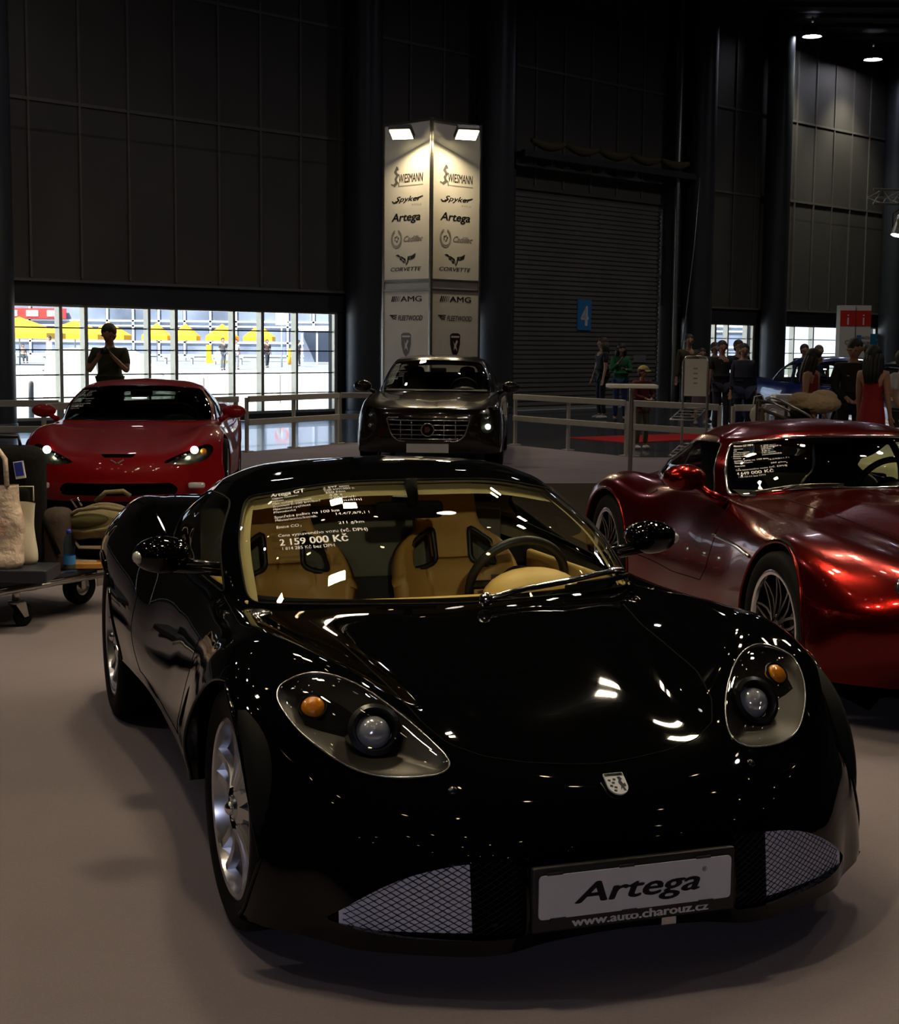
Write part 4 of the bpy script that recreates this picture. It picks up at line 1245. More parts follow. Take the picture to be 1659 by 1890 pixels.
        fg = MB(); fg.box((.93 - .12, s * .68, .285), (.06, .15, .055), bev=.02); f_ = fg.build('fog_lamp', M['lamp_clear'], root, True); autosmooth(f_, 40)
    bd = MB()
    bp = lambda a, b: (.955, a, b)
    for s in (1, -1):
        bd.prism([(0, -.012), (s * .055, .022), (s * .06, .010), (s * .01, -.020)], 0, .008, Matrix.Translation((.925, 0, .515)) @ Matrix(((0, 0, 1, 0), (1, 0, 0, 0), (0, 1, 0, 0), (0, 0, 0, 1))))
    bd.build('nose_emblem', M['chrome'], root)
    for x, r in ((0, .335), (-2.685, .345)):
        for s in (1, -1): wheel(root, x, s * .80, r, .26, .245, 'seven', 'alloy', sgn=s)
    cabin(root, -.72, .80, .66, -1.75, 'dark_leather', .33, outline=[(x, y) for x, y in cab], zt=.79)
    price_sheet(G, wso, 'Corvette C6', '1 890 000 Kč', '1 588 235 Kč bez DPH', ['6 162 ccm', '321 kW/437 k', '575 Nm', '4,3 s', '306 km/h', 'manuální', '20,2/9,1/13,2 l', '316 g/km'],
                ((1.3, -2.35), (1.3, -1.35), (2.8, -2.4), (2.8, -1.4)))
    mirror_pair(root, 'red_paint', -1.0, .94, .885, (.07, .12, .07), (-.92, .80, .80))
    ub = MB(); ub.box((-1.25, 0, .17), (3.7, 1.1, .05)); ub.box((-1.3, 0, .19), (1.85, 1.7, .05)); ub.build('underbody', M['dark'], root)
    return root

def build_sedan(name, label, x, y, yaw, paint, grille=True, lit=False, tall=1.0, sheet=None, simple=False, glassm='glass'):
    root = car_root(name, label, 'car', x, y, yaw)
    R = [
     rw(.82,.20, .40,.20, .60,.20, .74,.20, .82,.20, .86,.21, .88,.21, sw=.25),
     rw(.88,.28, .40,.28, .60,.28, .76,.28, .85,.28, .885,.26, .89,.21, sw=.26, lean=.05),
     rw(.90,.45, .40,.45, .60,.45, .77,.45, .87,.45, .91,.36, .90,.21, sw=.28, lean=.15),
     rw(.88,.62, .40,.62, .60,.62, .77,.62, .88,.60, .92,.42, .91,.21, sw=.30, lean=.25),
     rw(.84,.72, .40,.72, .60,.715, .76,.71, .88,.68, .92,.46, .91,.21, sw=.30, lean=.25),
     rw(.74,.775, .38,.775, .58,.77, .75,.77, .87,.74, .925,.48, .91,.21, sw=.25, lean=.22),
     rw(.40,.83, .36,.835, .56,.825, .74,.84, .87,.80, .925,.52, .91,.21, sw=.12, lean=.15),
     rw(0,.875, .36,.88, .56,.865, .75,.88, .87,.83, .925,.52, .91,.21, sw=.06, lean=.08),
     rw(-.4,.91, .36,.915, .58,.895, .77,.90, .87,.85, .92,.54, .90,.21),
     rw(-.9,.93, .36,.93, .60,.92, .79,.91, .87,.86, .92,.54, .90,.21),
     rw(-1.6,.94, .4,.94, .62,.94, .80,.93, .875,.87, .92,.54, .90,.21),
     rw(-2.3,.95, .4,.95, .62,.95, .80,.94, .88,.88, .925,.54, .90,.21),
     rw(-2.9,.98, .4,.98, .62,.98, .79,.965, .88,.90, .925,.55, .90,.22),
     rw(-3.4,1.0, .4,1.0, .62,1.0, .77,.98, .86,.90, .91,.55, .89,.24),
     rw(-3.75,.97, .4,.97, .6,.97, .74,.94, .82,.86, .87,.55, .85,.27),
     rw(-3.86,.7, .4,.7, .6,.7, .72,.69, .79,.65, .83,.5, .82,.3),
     rw(-3.88,.45, .4,.45, .6,.45, .7,.45, .76,.44, .79,.4, .79,.32),
     rw(-3.8,.26, .4,.26, .58,.26, .66,.27, .72,.29, .76,.31, .77,.32)]
    arches = [(0, .34, .385), (-2.88, .34, .385)]
    cab = smooth_closed([(-.62, 0), (-.7, .35), (-.85, .6), (-1.2, .72), (-2.0, .73), (-2.6, .66), (-2.95, .35), (-3.0, 0), (-2.95, -.35), (-2.6, -.66), (-2.0, -.73), (-1.2, -.72), (-.85, -.6), (-.7, -.35)], 4)
    h = tall
    zz = lambda z: .93 + (z - .93) * h
    L0 = [(-.46,0,.86),(-.5,.35,.86),(-.66,.68,.85),(-.84,.78,.85),(-1.1,.81,.85),(-1.8,.82,.86),(-2.6,.78,.88),(-3.15,.52,.92),(-3.3,0,.93)]
    L1 = [(-.50,0,.93),(-.54,.35,.93),(-.70,.66,.92),(-.87,.755,.92),(-1.1,.79,.925),(-1.8,.80,.94),(-2.6,.76,.955),(-3.1,.50,.98),(-3.22,0,.99)]
    L3 = [(-1.12,0,zz(1.335)),(-1.14,.28,zz(1.33)),(-1.22,.52,zz(1.305)),(-1.30,.60,zz(1.29)),(-1.42,.62,zz(1.30)),(-1.95,.62,zz(1.305)),(-2.4,.58,zz(1.26)),(-2.68,.4,zz(1.26)),(-2.72,0,zz(1.27))]
    L2 = [tuple((np.array(a) * .5 + np.array(b) * .5) + np.array(o)) for a, b, o in zip(L1, L3, [(.04,0,.03),(.04,.01,.03),(.03,.02,.02),(.01,.02,.01),(0,.02,.01),(0,.02,.01),(0,.02,.01),(0,.01,.03),(0,0,.03)])]
    L4 = [(-1.24,0,zz(1.38)),(-1.26,.26,zz(1.375)),(-1.33,.46,zz(1.355)),(-1.40,.54,zz(1.345)),(-1.5,.555,zz(1.35)),(-1.95,.555,zz(1.35)),(-2.3,.5,zz(1.325)),(-2.5,.33,zz(1.32)),(-2.54,0,zz(1.325))]
    L5 = [(-1.4,0,zz(1.405)),(-1.42,.18,zz(1.402)),(-1.48,.32,zz(1.392)),(-1.53,.40,zz(1.385)),(-1.62,.42,zz(1.388)),(-1.95,.42,zz(1.385)),(-2.18,.35,zz(1.37)),(-2.32,.22,zz(1.362)),(-2.35,0,zz(1.362))]
    L6 = [(-1.6,0,zz(1.41)),(-1.64,0,zz(1.41)),(-1.68,0,zz(1.41)),(-1.72,0,zz(1.41)),(-1.8,0,zz(1.41)),(-1.9,0,zz(1.405)),(-2.0,0,zz(1.40)),(-2.08,0,zz(1.395)),(-2.13,0,zz(1.39))]
    hls = round_poly([(.64, .60), (.665, .70), (.74, .775), (.79, .76), (.83, .62), (.80, .48), (.73, .44), (.66, .47)], .05)
    hf = sd_poly(hls); c_hl = lambda u, v, P: np.where(P[:, 0] > .3, hf(P[:, 1:3]), 1.)
    gr = sd_poly(round_poly([(-.52, .64), (.52, .64), (.45, .42), (.36, .36), (-.36, .36), (-.45, .42)], .04)); c_gr = lambda u, v, P: np.where(P[:, 0] > .4, gr(P[:, 1:3]), 1.)
    S, P, parts, loops, G, Pg, gl, body, wso = car_shell(root, R, arches, paint, cab, [L0, L1, L2, L3, L4, L5, L6], cut=[c_hl, c_gr],
        side=[[(1.06, 3.3), (1.06, 4.9), (2.9, 4.9), (2.9, 3.2)], [(1.06, 5.0), (1.06, 6.0), (2.4, 6.0), (2.9, 5.6), (2.9, 5.0)]], rear=[(1.2, 6.9), (1.2, 9.0), (2.9, 9.0), (2.9, 6.9)], ws_r=2.6, glassm=glassm,
        nu=120 if simple else 160, nv=60 if simple else 84)
    liners(root, arches)
    for s in (1, -1):
        Q, F = compact(P, parts[4])
        lens = obj('headlamp', Q * [1, s, 1] + [.006, 0, .004], F if s > 0 else F[:, ::-1], M['lens'], root)
        obj('lamp_bowl', Q * [1, s, 1] + [-.06, 0, 0], F if s > 0 else F[:, ::-1], M['lamp_bowl2'], lens)
        b = MB(); b.ball((.62, s * .735, .53), (.03, .035, .035), 14); b.build('lit_bulb' if lit and s > 0 else 'lamp_reflector', M['bulb' if lit and s > 0 else 'chrome'], lens, True)
        b = MB(); b.ball((.60, s * .73, .66), (.03, .03, .03), 12); b.build('upper_reflector', M['chrome'], lens, True)
    Q, F = compact(P, parts[5]); V, F = mirror_join(Q + [-.05, 0, 0], F)
    go = obj('grille', V, F, M['dark'], root)
    if grille:
        g = MB()
        for z in (.615, .555, .495, .435, .385):
            w = np.interp(z, [.36, .42, .64], [.34, .44, .50])
            g.tube([(.885 - .27 * (abs(y) / .9) ** 2.2, y, z) for y in np.linspace(-w, w, 16)], .010 if z < .6 else .014, 6)
        for y in (-.34, -.2, .2, .34): g.tube([(.875 - .27 * (abs(y) / .9) ** 2.2, y, .37), (.875 - .27 * (abs(y) / .9) ** 2.2, y, .63)], .008, 6)
        pl = round_poly([(-.52, .645), (.52, .645), (.45, .42), (.36, .355), (-.36, .355), (-.45, .42)], .04)
        g.tube([(.89 - .27 * (abs(y) / .9) ** 2.2, y, z) for y, z in pl], .012, 6, False, True)
        g.build('grille_bars', M['chrome'], go, True)
        bd = MB(); F4 = frame_to((.90, 0, .50), (1, 0, 0))
        bd.lathe([(.0001, .01), (.06, .01), (.066, 0)], 24, F4)
        bo = bd.build('nose_badge', M['dark'], root, True)
        wr = MB(); wr.tube([F4 @ Vector((.078 * math.cos(a), .078 * math.sin(a), .008)) for a in np.linspace(0, 2 * PI, 28)[:-1]], .010, 6, False, True); wr.build('badge_wreath', M['chrome'], bo, True)
        cr = MB(); cr.prism([(-.036, .036), (.036, .036), (.034, -.01), (0, -.042), (-.034, -.01)], .008, .016, F4 @ Matrix.Rotation(PI / 2, 4, 'Z')); cr.build('badge_crest', M['red_enamel'], bo)
        pt = MB(); pt.box((.90, 0, .27), (.015, .52, .11)); pt.build('number_plate', M['plate'], root)
    else:
        g = MB()
        for z in (.60, .52, .44): g.tube([(.88 - .27 * (abs(y) / .9) ** 2.2, y, z) for y in np.linspace(-.44, .44, 14)], .008, 6)
        g.build('grille_bars', M['chrome_dark'], go, True)
    for x_ in (0, -2.88):
        for s in (1, -1): wheel(root, x_, s * .80, .335, .23, .235, 'seven', 'alloy', sgn=s, disc=False)
    cabin(root, -.62, .93, .68, -1.75, 'dark_leather', .50, outline=[(a, b) for a, b in cab], zt=.93, sy=.36, rec=.28)
    if not simple:
        bs = MB(); bs.box((-2.45, 0, .85), (.14, 1.2, .6), bev=.05); bs.build('rear_bench', M['dark_leather'], root)
    if sheet:
        price_sheet(G, wso, *sheet)
    mirror_pair(root, paint, -.72, .99, .985, (.07, .12, .08), (-.72, .82, .90))
    ub = MB(); ub.box((-1.5, 0, .22), (4.0, 1.1, .06)); ub.box((-1.44, 0, .24), (2.0, 1.7, .06)); ub.build('underbody', M['dark'], root)
    return root
M['lamp_bowl2'] = mat('lamp_bowl_bright', (.25, .22, .18), .25, .9, var=.3, vscale=30)
M['red_enamel'] = mat('red_enamel', (.10, .008, .008), .3, 0, .5, var=.1)
# ------------------------------------------------------------------ the hall
S45 = math.sqrt(.5)
W0 = Vector((-.8365, 33.44, 0)); WD = Vector((S45, S45, 0)); WN = Vector((S45, -S45, 0))   # along the wall, into the hall
def wp_(s, out=0., z=0.): 
    p = W0 + WD * s + WN * out
    return Vector((p.x, p.y, z))
WR = Matrix.Rotation(PI / 4, 3, 'Z')   # local x along the wall, y away from the hall
def wbox(mb, s0, s1, z0, z1, out, th=.1, bev=0.):
    """box on the wall whose hall face stands out by `out`"""
    c = wp_((s0 + s1) / 2, out - th / 2, (z0 + z1) / 2)
    mb.box(tuple(c), (s1 - s0, th, z1 - z0), R=WR, bev=bev)

def carpet_mat(name, col, var=.10):
    m = mat(name, col, .98, 0, 0, .12, bump=.35, bscale=420, bdist=.004)
    nt = m.node_tree; b = nt.nodes['Principled BSDF']
    n1 = _noise(nt, .8, 5); n2 = _noise(nt, 160, 2)
    r = nt.nodes.new('ShaderNodeValToRGB')
    r.color_ramp.elements[0].position = .3; r.color_ramp.elements[1].position = .72
    r.color_ramp.elements[0].color = (*[c * (1 - var) for c in col], 1); r.color_ramp.elements[1].color = (*[c * (1 + var) for c in col], 1)
    nt.links.new(n1.outputs['Fac'], r.inputs['Fac'])
    mx = nt.nodes.new('ShaderNodeMixRGB'); mx.blend_type = 'MULTIPLY'; mx.inputs['Fac'].default_value = .35
    nt.links.new(r.outputs['Color'], mx.inputs['Color1']); nt.links.new(n2.outputs['Color'], mx.inputs['Color2'])
    nt.links.new(mx.outputs['Color'], b.inputs['Base Color'])
    return m

M['carpet'] = carpet_mat('carpet_taupe', (.285, .242, .262))
M['carpet_brown'] = carpet_mat('carpet_brown', (.045, .030, .018))
M['carpet_red'] = carpet_mat('carpet_red', (.5, .02, .02))
M['hall_floor'] = mat('hall_floor', (.05, .052, .058), .22, 0, .3, bump=.06, bscale=3, var=.15, vscale=1.2, bdist=.05)
M['wall_panel'] = mat('wall_panel', (.10, .088, .075), .6, .2, bump=.05, bscale=8, var=.12, vscale=.6)
M['trim_seam'] = mat('panel_seam', (.17, .15, .13), .5, .3, var=.1)
M['wall_dark'] = mat('wall_dark', (.035, .034, .036), .6, .1, var=.12, vscale=.8)
M['column'] = mat('column_steel', (.05, .053, .06), .42, .3, var=.1, vscale=1)
M['mullion'] = mat('mullion', (.55, .53, .44), .35, .6, var=.06)
M['door_grey'] = mat('door_grey', (.17, .158, .145), .55, .2, var=.1, vscale=.7, bump=.04, bscale=6)
M['galv'] = mat('galvanised', (.55, .54, .5), .4, .8, var=.15, vscale=30)
M['ceil'] = mat('ceiling_sheet', (.05, .05, .052), .8, .1, var=.15, vscale=.3)

# floor and carpets
HALL = [(-15, -20), (26, -20), tuple(wp_(38.0, 0))[:2], tuple(wp_(-20.05, 0))[:2]]
f = MB(); f.prism(HALL, -.11, -.01); tag(f.build('floor', M['hall_floor']), kind='structure')
def flat(name, poly, z0, z1, m, label=None, cat='carpet'):
    mb = MB(); mb.prism(poly, z0, z1)
    o = mb.build(name, m)
    return tag(o, label, cat)
flat('carpet', [(-12, -9), (9, -9), (9, 21.0), (2.6, 21.0), (1.0, 23.35), (-.9, 24.0), (-1.65, 23.4), (-3.1, 21.0), (-5.2, 17.6), (-12, 17.6)], -.01, 0., M['carpet'], 'taupe stand carpet under the exhibited cars', 'carpet')
flat('carpet', [(.25, 10.2), (3.3, 9.8), (3.6, 17.2), (.45, 16.7)], 0, .006, M['carpet_brown'], 'dark brown carpet strip behind the candy red coupe', 'carpet')
flat('carpet', [(1.95, 25.4), (4.6, 27.2), (5.6, 26.4), (2.9, 24.2)], -.01, .0, M['carpet_red'], 'strip of bright red carpet beyond the barrier near the boy', 'carpet')

# window wall: pier-to-pier bays below z 2.6, panelled cladding above
GZ0, GZ1, LZ = .12, 2.2, 2.62
wall = MB()
wall.cur = 0
segs = [(-12.5, 3.05), (8.95, 29)]
wbox(wall, -20, 38, 5.2, 11.0, 0, .35); wbox(wall, 3.0, 9.0, 5.1, 5.3, -.06, .2)
wbox(wall, -20, -12.5, 0, 5.25, 0, .35)
wbox(wall, 29, 38, 0, 5.25, 0, .35)
wbox(wall, -12.5, 3.05, LZ, 5.25, 0, .35)
wbox(wall, 8.95, 29, LZ, 5.25, 0, .35)
W = wall.build('wall_back', M['wall_panel']); tag(W, kind='structure')
tr = MB()
# vertical seams every 1.02 m, horizontal ledges
k = -12
for i in range(-12, 29):
    s = -9.34 + 1.02 * (i + 0)
    if s > 28.5: break
    if s < -12: continue
    if 3.05 < s < 8.95: wbox(tr, s - .022, s + .022, 5.3, 11.3, .035, .04)
    else: wbox(tr, s - .022, s + .022, LZ + .05, 11.3, .035, .04)
for z in (5.75, 8.0):
    wbox(tr, -12.4, 28.8, z - .03, z + .03, .03, .035)
o_ = tr.build('trim_1', M['trim_seam']); tag(o_, kind='structure')
led = MB(); wbox(led, -12.4, 3.0, LZ - .03, LZ + .02, .09, .12); wbox(led, 9.0, 28.8, LZ - .03, LZ + .02, .09, .12)
tag(led.build('trim_2', M['door_grey']), kind='structure')
fas = MB(); wbox(fas, -12.4, 3.0, GZ1, LZ - .03, .03, .2); wbox(fas, 9.0, 28.8, GZ1, LZ - .03, .03, .2)
tag(fas.build('trim_3', M['wall_dark']), kind='structure')
sil = MB(); wbox(sil, -12.4, 3.0, 0, GZ0, .05, .22); wbox(sil, 9.0, 28.8, 0, GZ0, .05, .22)
tag(sil.build('trim_4', M['wall_dark']), kind='structure')

# columns in front of the wall
def column(n, s, r, out, m='column'):
    mb = MB(); c = wp_(s, out, 0)
    mb.lathe([(r, 0), (r, 11.5)], 40, Matrix.Translation(c))
    mb.lathe([(r + .02, 0), (r + .02, .12), (r, .14)], 40, Matrix.Translation(c))
    o = mb.build('column', M[m], None, True); tag(o, kind='structure')
column(1, -10.45, .42, .55); column(2, -1.80, .38, .38); column(3, 2.15, .44, .38); column(4, 9.95, .40, .42); column(5, 13.62, .36, .42); column(6, 20.3, .40, .4)
# dark pier beside the doors
pr = MB(); wbox(pr, 2.78, 3.04, 0, 11.4, .22, .5); tag(pr.build('trim_5', M['wall_dark']), kind='structure')
pr = MB(); wbox(pr, 8.96, 9.3, 0, 11.4, .30, .6); tag(pr.build('trim_6', M['wall_dark']), kind='structure')

def window(n, s0, s1, mull):
    """glazed bay with mullions and transoms"""
    root = None
    fr = MB()
    for s in (s0, s1): wbox(fr, s - .04, s + .04, GZ0, GZ1, .0, .08)
    for (s, w) in mull: wbox(fr, s - w * .22, s + w * .22, GZ0, GZ1, .0, .16)
    wbox(fr, s0, s1, GZ0, GZ0 + .05, 0, .14); wbox(fr, s0, s1, GZ1 - .05, GZ1, 0, .14)
    o = fr.build('window_%d' % n, M['mullion']); tag(o, kind='structure')
    t = MB()
    for z in (.52, .93, 1.38, 1.78):
        wbox(t, s0, s1, z - .012, z + .012, -.06, .03)
    t.build('transom', M['wall_dark'], o)
    p = MB(); a = wp_(s0, -.02, GZ0); b = wp_(s1, -.02, GZ0)
    p.add([a, b, (b.x, b.y, GZ1), (a.x, a.y, GZ1)], [(0, 1, 2, 3)])
    p.build('pane', M['pane'], o)
    return o
window(1, -9.75, -2.25, [(-8.76, .15), (-8.24, .17), (-6.88, .13), (-6.27, .16), (-4.9, .13), (-4.19, .17), (-3.3, .13)])
window(2, -1.28, 2.75, [(-.95, .12), (.6, .12)])
window(3, 10.6, 13.3, [(11.45, .2), (12.05, .14), (13.0, .14)])
window(4, 14.25, 20.1, [(14.85, .16), (15.4, .12), (16.45, .14), (18.3, .16)])
window(5, 21.1, 28.2, [(22.5, .2), (24.5, .14), (26.5, .14)])
window(6, 9.35, 9.6, [])
window(7, -12.3, -11.0, [])
for a, b in ((-11.0, -9.8), (-2.2, -1.33), (2.75, 3.0), (9.62, 10.55), (13.35, 14.2), (20.15, 21.05), (28.2, 29)):
    mb = MB(); wbox(mb, a, b, 0, LZ, 0, .3); tag(mb.build('wall_pier', M['wall_dark']), kind='structure')

# big sectional door number 4
dr = MB()
for i in range(46):
    z0 = -.012 + i * .112
    if z0 > 5.2: break
    wbox(dr, 3.08, 8.93, z0, z0 + .080, -.05, .05)
    wbox(dr, 3.08, 8.93, z0 + .080, z0 + .112, -.075, .03)
d4 = dr.build('door_1', M['door_grey']); tag(d4, kind='structure')
br = MB()
for i in range(9):
    for s in (3.16, 8.86):
        z = .55 + i * .56
        wbox(br, s - .05, s + .05, z, z + .03, -.0, .08); wbox(br, s - .02, s + .02, z - .09, z + .09, -.01, .06)
br.build('door_roller', M['galv'], d4)
wb_ = MB(); wbox(wb_, 7.9, 8.4, 1.13, 1.32, -.03, .03); wb_.build('door_plate', M['galv'], d4)
def wall_text(mb, s, txt, z, h, out, w=None, bold=.02):
    text_into(mb, txt, lambda p: wp_(s + p[0], out, z + p[1]), w=w, h=h, bold=bold, anchor=(.5, 0))
M['sign_blue'] = mat('sign_blue', (.04, .22, .55), .45, var=.05)
sg = MB(); wbox(sg, 5.62, 6.14, 1.93, 2.68, -.02, .03)
s4 = sg.build('door_number_sign', M['sign_blue']); tag(s4, 'blue sign with a white 4 on the big grey door', 'sign')
tx = MB(); wall_text(tx, 5.88, '4', 2.05, .48, -.012, w=.26, bold=.05); tx.build('numeral', M['white_vinyl'], s4)
# fabric bundle along the ledge above the door
ru = MB()
for i in range(5):
    a = 3.2 + i * 1.22
    pts = [wp_(a + t * 1.15, .56, 6.24 - .10 * math.sin(PI * t)) for t in np.linspace(0, 1, 9)]
    ru.tube(pts, [.06 + .05 * math.sin(PI * t) for t in np.linspace(0, 1, 9)], 8)
M['tan_cloth'] = mat('tan_cloth', (.10, .075, .035), .9, bump=.3, bscale=30)
tag(ru.build('rolled_awning', M['tan_cloth'], None, True), 'brown cloth tied in folds along the beam above the big door', 'awning')
bm_ = MB(); wbox(bm_, 2.9, 9.5, 5.85, 6.0, .62, .12); 
for s in (3.0, 9.3): wbox(bm_, s - .05, s + .05, 5.85, 5.98, .60, .6)
tag(bm_.build('beam', M['wall_dark']), kind='structure')
pp = MB(); pp.tube([wp_(9.0, .42, 0.), wp_(9.0, .42, 11.3)], .05, 8); tag(pp.build('trim_7', M['galv'], None, True), kind='structure')
pp = MB(); pp.tube([wp_(9.55, .7, 5.9), wp_(9.45, .66, 4.2), wp_(9.25, .62, 2.6), wp_(9.1, .6, 1.4)], .014, 6); tag(pp.build('hanging_cable', M['galv'], None, True), 'thin cable hanging down beside the big grey door', 'cable')

# side and rear walls, ceiling (they close the hall; mostly reflected only)
c = MB(); c.prism(HALL, 10.75, 11.7)
for i in range(60):
    y = -19.5 + i * 1.3
    x0 = -15 if y < 19 else y - 34.2
    if x0 < 25: c.box(((x0 + 26) / 2, y, 10.70), (26 - x0, .14, .14))
tag(c.build('ceiling', M['ceil']), kind='structure')
for nm, cx_, cy_, dx, dy in (('wall_left', -15.15, -.4, .3, 39.4), ('wall_front', 5.5, -20.15, 41.6, .3), ('wall_right', 26.15, 20, .3, 80.6)):
    b = MB(); b.box((cx_, cy_, 5.7), (dx, dy, 11.6)); tag(b.build(nm, M['wall_panel']), kind='structure')

# high-bay lamps
M['led'] = mat('lamp_glow', (1, 1, 1), .4, emit=(.80, .83, 1.0), estr=60)
M['warm_glow'] = mat('warm_lamp_glow', (1, 1, 1), .4, emit=(1., .74, .42), estr=38)
M['tower_glow'] = mat('tower_floodlight_glow', (1, 1, 1), .4, emit=(1., .86, .50), estr=45)
M['flood_glow'] = mat('floodlight_glow', (1, 1, 1), .4, emit=(1., .80, .46), estr=150)
def ceiling_lamp(loc, label, r=.22, m='led', group='high ceiling lamps', energy=0, col=(1, .9, .75)):
    t = thing('ceiling_lamp', label, 'lamp', loc, 0, group)
    h = MB(); h.lathe([(.05, .35), (.10, .30), (r * .8, .12), (r * 1.05, 0), (r * 1.0, -.02)], 20)
    h.tube([(0, 0, .3), (0, 0, .52)], .03, 6)
    h.build('lamp_housing', M['plastic'], t, True)
    d = MB(); d.lathe([(.0001, .02), (r * .96, .02)], 20); d.v = [(x, y, z) for x, y, z in d.v]; d.f = [f_[::-1] for f_ in d.f]
    d.build('lamp_face', M[m], t)
    return t

# floodlights on arms
def floodlight(loc, aim, label, group=None, energy=250, m='flood_glow', col=(1, .78, .5), size=(.26, .17), parent=None, arm_to=None):
    t = thing('floodlight', label, 'lamp', loc, 0, group)
    F = frame_to((0, 0, 0), Vector(aim) - Vector(loc), )
    Rr = F.to_3x3()
    b = MB(); b.box(tuple(Rr @ Vector((0, 0, -.05))), (size[0] + .04, size[1] + .04, .09), R=Rr, bev=.02)
    for k in range(-3, 4): b.box(tuple(Rr @ Vector((k * .035, 0, -.10))), (.008, size[1], .03), R=Rr)
    b.build('housing', M['plastic'], t)
    g = MB(); q = [Rr @ Vector((x * size[0] / 2, y * size[1] / 2, .002)) for x, y in ((-1, -1), (1, -1), (1, 1), (-1, 1))]
    g.add(q, [(0, 1, 2, 3)]); g.build('lamp_face', M[m], t)
    if arm_to is not None:
        a = MB(); e = Vector(arm_to) - Vector(loc)
        a.tube([Rr @ Vector((0, 0, -.09)), (e * .5) + Vector((0, 0, .06)), e], .014, 6); a.build('arm', M['galv'], t, True)
    L = lamp('floodlight_beam', 'AREA', tuple(Vector(loc) + (Vector(aim) - Vector(loc)).normalized() * .03), energy, col, size[0], target=aim, size_y=size[1])
    L.data.use_shadow = True
    return t
# ------------------------------------------------------------------ outside, seen through the glass
M['paving'] = mat('plaza_paving', (.62, .60, .57), .9, var=.06, vscale=.3)
M['asphalt'] = mat('asphalt', (.22, .23, .24), .95, var=.1, vscale=.5)
M['facade'] = mat('facade_panel', (.42, .46, .55), .4, .2, var=.25, vscale=.15)
M['facade_frame'] = mat('facade_frame', (.6, .66, .72), .5, var=.04)
M['facade_glass'] = mat('facade_glass', (.16, .19, .26), .3, .0, .3, var=.5, vscale=.2)
M['yellow'] = mat('yellow_canvas', (.85, .42, .01), .75, bump=.1, bscale=4, var=.05)
M['sign_red'] = mat('sign_red', (.75, .03, .02), .5, var=.05)
M['concrete'] = mat('concrete', (.36, .36, .34), .9, bump=.3, bscale=30, var=.12, vscale=3)
M['white_sheet'] = mat('white_sheet', (.85, .86, .88), .7, bump=.3, bscale=6)
M['white_board'] = mat('white_board', (.86, .82, .72), .55, var=.03)
M['rail_white'] = mat('rail_white', (.55, .52, .46), .5, var=.05)
M['steel'] = mat('brushed_steel', (.5, .48, .44), .3, 1, var=.08, vscale=30)
g = MB(); P0 = wp_(-60, -.3); P1 = wp_(90, -.3)
g.prism([tuple(wp_(-90, -.32))[:2], tuple(wp_(120, -.32))[:2], tuple(wp_(120, -260))[:2], tuple(wp_(-90, -260))[:2]], -.12, -.012)
tag(g.build('ground', M['paving']), kind='structure')
rd = MB(); rd.box((-10, 118, .0), (190, 64, .03)); tag(rd.build('road', M['asphalt']), kind='structure')
# glazed building across the road
b = thing('glass_building', 'long glazed building across the plaza behind the yellow parasols', 'building', (0, 152, 0))
w = MB(); w.box((-12, 4, 7), (170, 6, 14)); w.build('wall', M['facade'], b)
for i in range(36):
    x = -62 + i * 2.6
    pn = MB(); pn.box((x, .85, 1.6), (2.2, .2, 2.7)); pn.box((x, .85, 5.0), (2.2, .2, 2.6)); pn.build('window', M['facade_glass'], b)
fr = MB()
for i in range(37): fr.box((-63.3 + i * 2.6, .7, 5), (.22, .3, 10))
for z in (.2, 1.5, 3.1, 3.6, 6.4): fr.box((-16, .7, z), (96, .3, .18))
fr.build('window_frame', M['facade_frame'], b)
rs = MB(); rs.box((-42, .3, 4.25), (6.5, .3, 1.0)); rs.build('red_fascia', M['sign_red'], b)
for i in range(3):
    q = MB(); q.box((-44.2 + i * 2.1, .1, 4.25), (1.2, .1, .6)); q.build('fascia_sign', M['white_sheet'], b)
def parasol(x, y, wd, h=2.75, label='', big=False):
    t = thing('parasol', label, 'parasol', (x, y, 0), 0, 'yellow parasols on the plaza')
    c = MB(); hw = wd / 2
    V = [(-hw, -hw, h - .75), (hw, -hw, h - .75), (hw, hw, h - .75), (-hw, hw, h - .75), (0, 0, h + .25)] + [(-hw, -hw, h - 1.1), (hw, -hw, h - 1.1), (hw, hw, h - 1.1), (-hw, hw, h - 1.1)]
    c.add(V, [(0, 1, 4), (1, 2, 4), (2, 3, 4), (3, 0, 4), (0, 5, 6, 1), (1, 6, 7, 2), (2, 7, 8, 3), (3, 8, 5, 0)])
    c.build('canopy', M['yellow'], t)
    p = MB(); p.tube([(0, 0, 0), (0, 0, h)], .05, 8); p.build('pole', M['facade_frame'], t, True)
    return t
# px -> lateral at y: x=(px-829)/2771*y
def lat(px, y): return (px - 829.5) / FPX * y
for i, (px, y, wd) in enumerate([(38, 94, 4.6), (140, 108, 4.2), (202, 115, 2.9), (290, 118, 2.0), (343, 119, 2.0), (410, 120, 2.3), (478, 121, 2.3)]):
    parasol(lat(px, y), y, wd, 2.75, 'yellow parasol, number %s from the left of the row on the plaza' % ['one', 'two', 'three', 'four', 'five', 'six', 'seven'][i])
for i, px in enumerate((57, 372, 513)):
    y = (29.2, 34.0, 38.5)[i]
    t = MB(); t.lathe([(.055, 0), (.055, .72), (.04, .76), (0.0001, .77)], 12)
    o = t.build('bollard', M['concrete'], None, True, loc=(lat(px, y), y, 0))
    tag(o, ['grey post outside the window left of the red sports car', 'grey post outside the glass just right of the red sports car', 'grey post outside, midway between the two cars by the windows'][i], 'bollard', 'posts outside the glass')
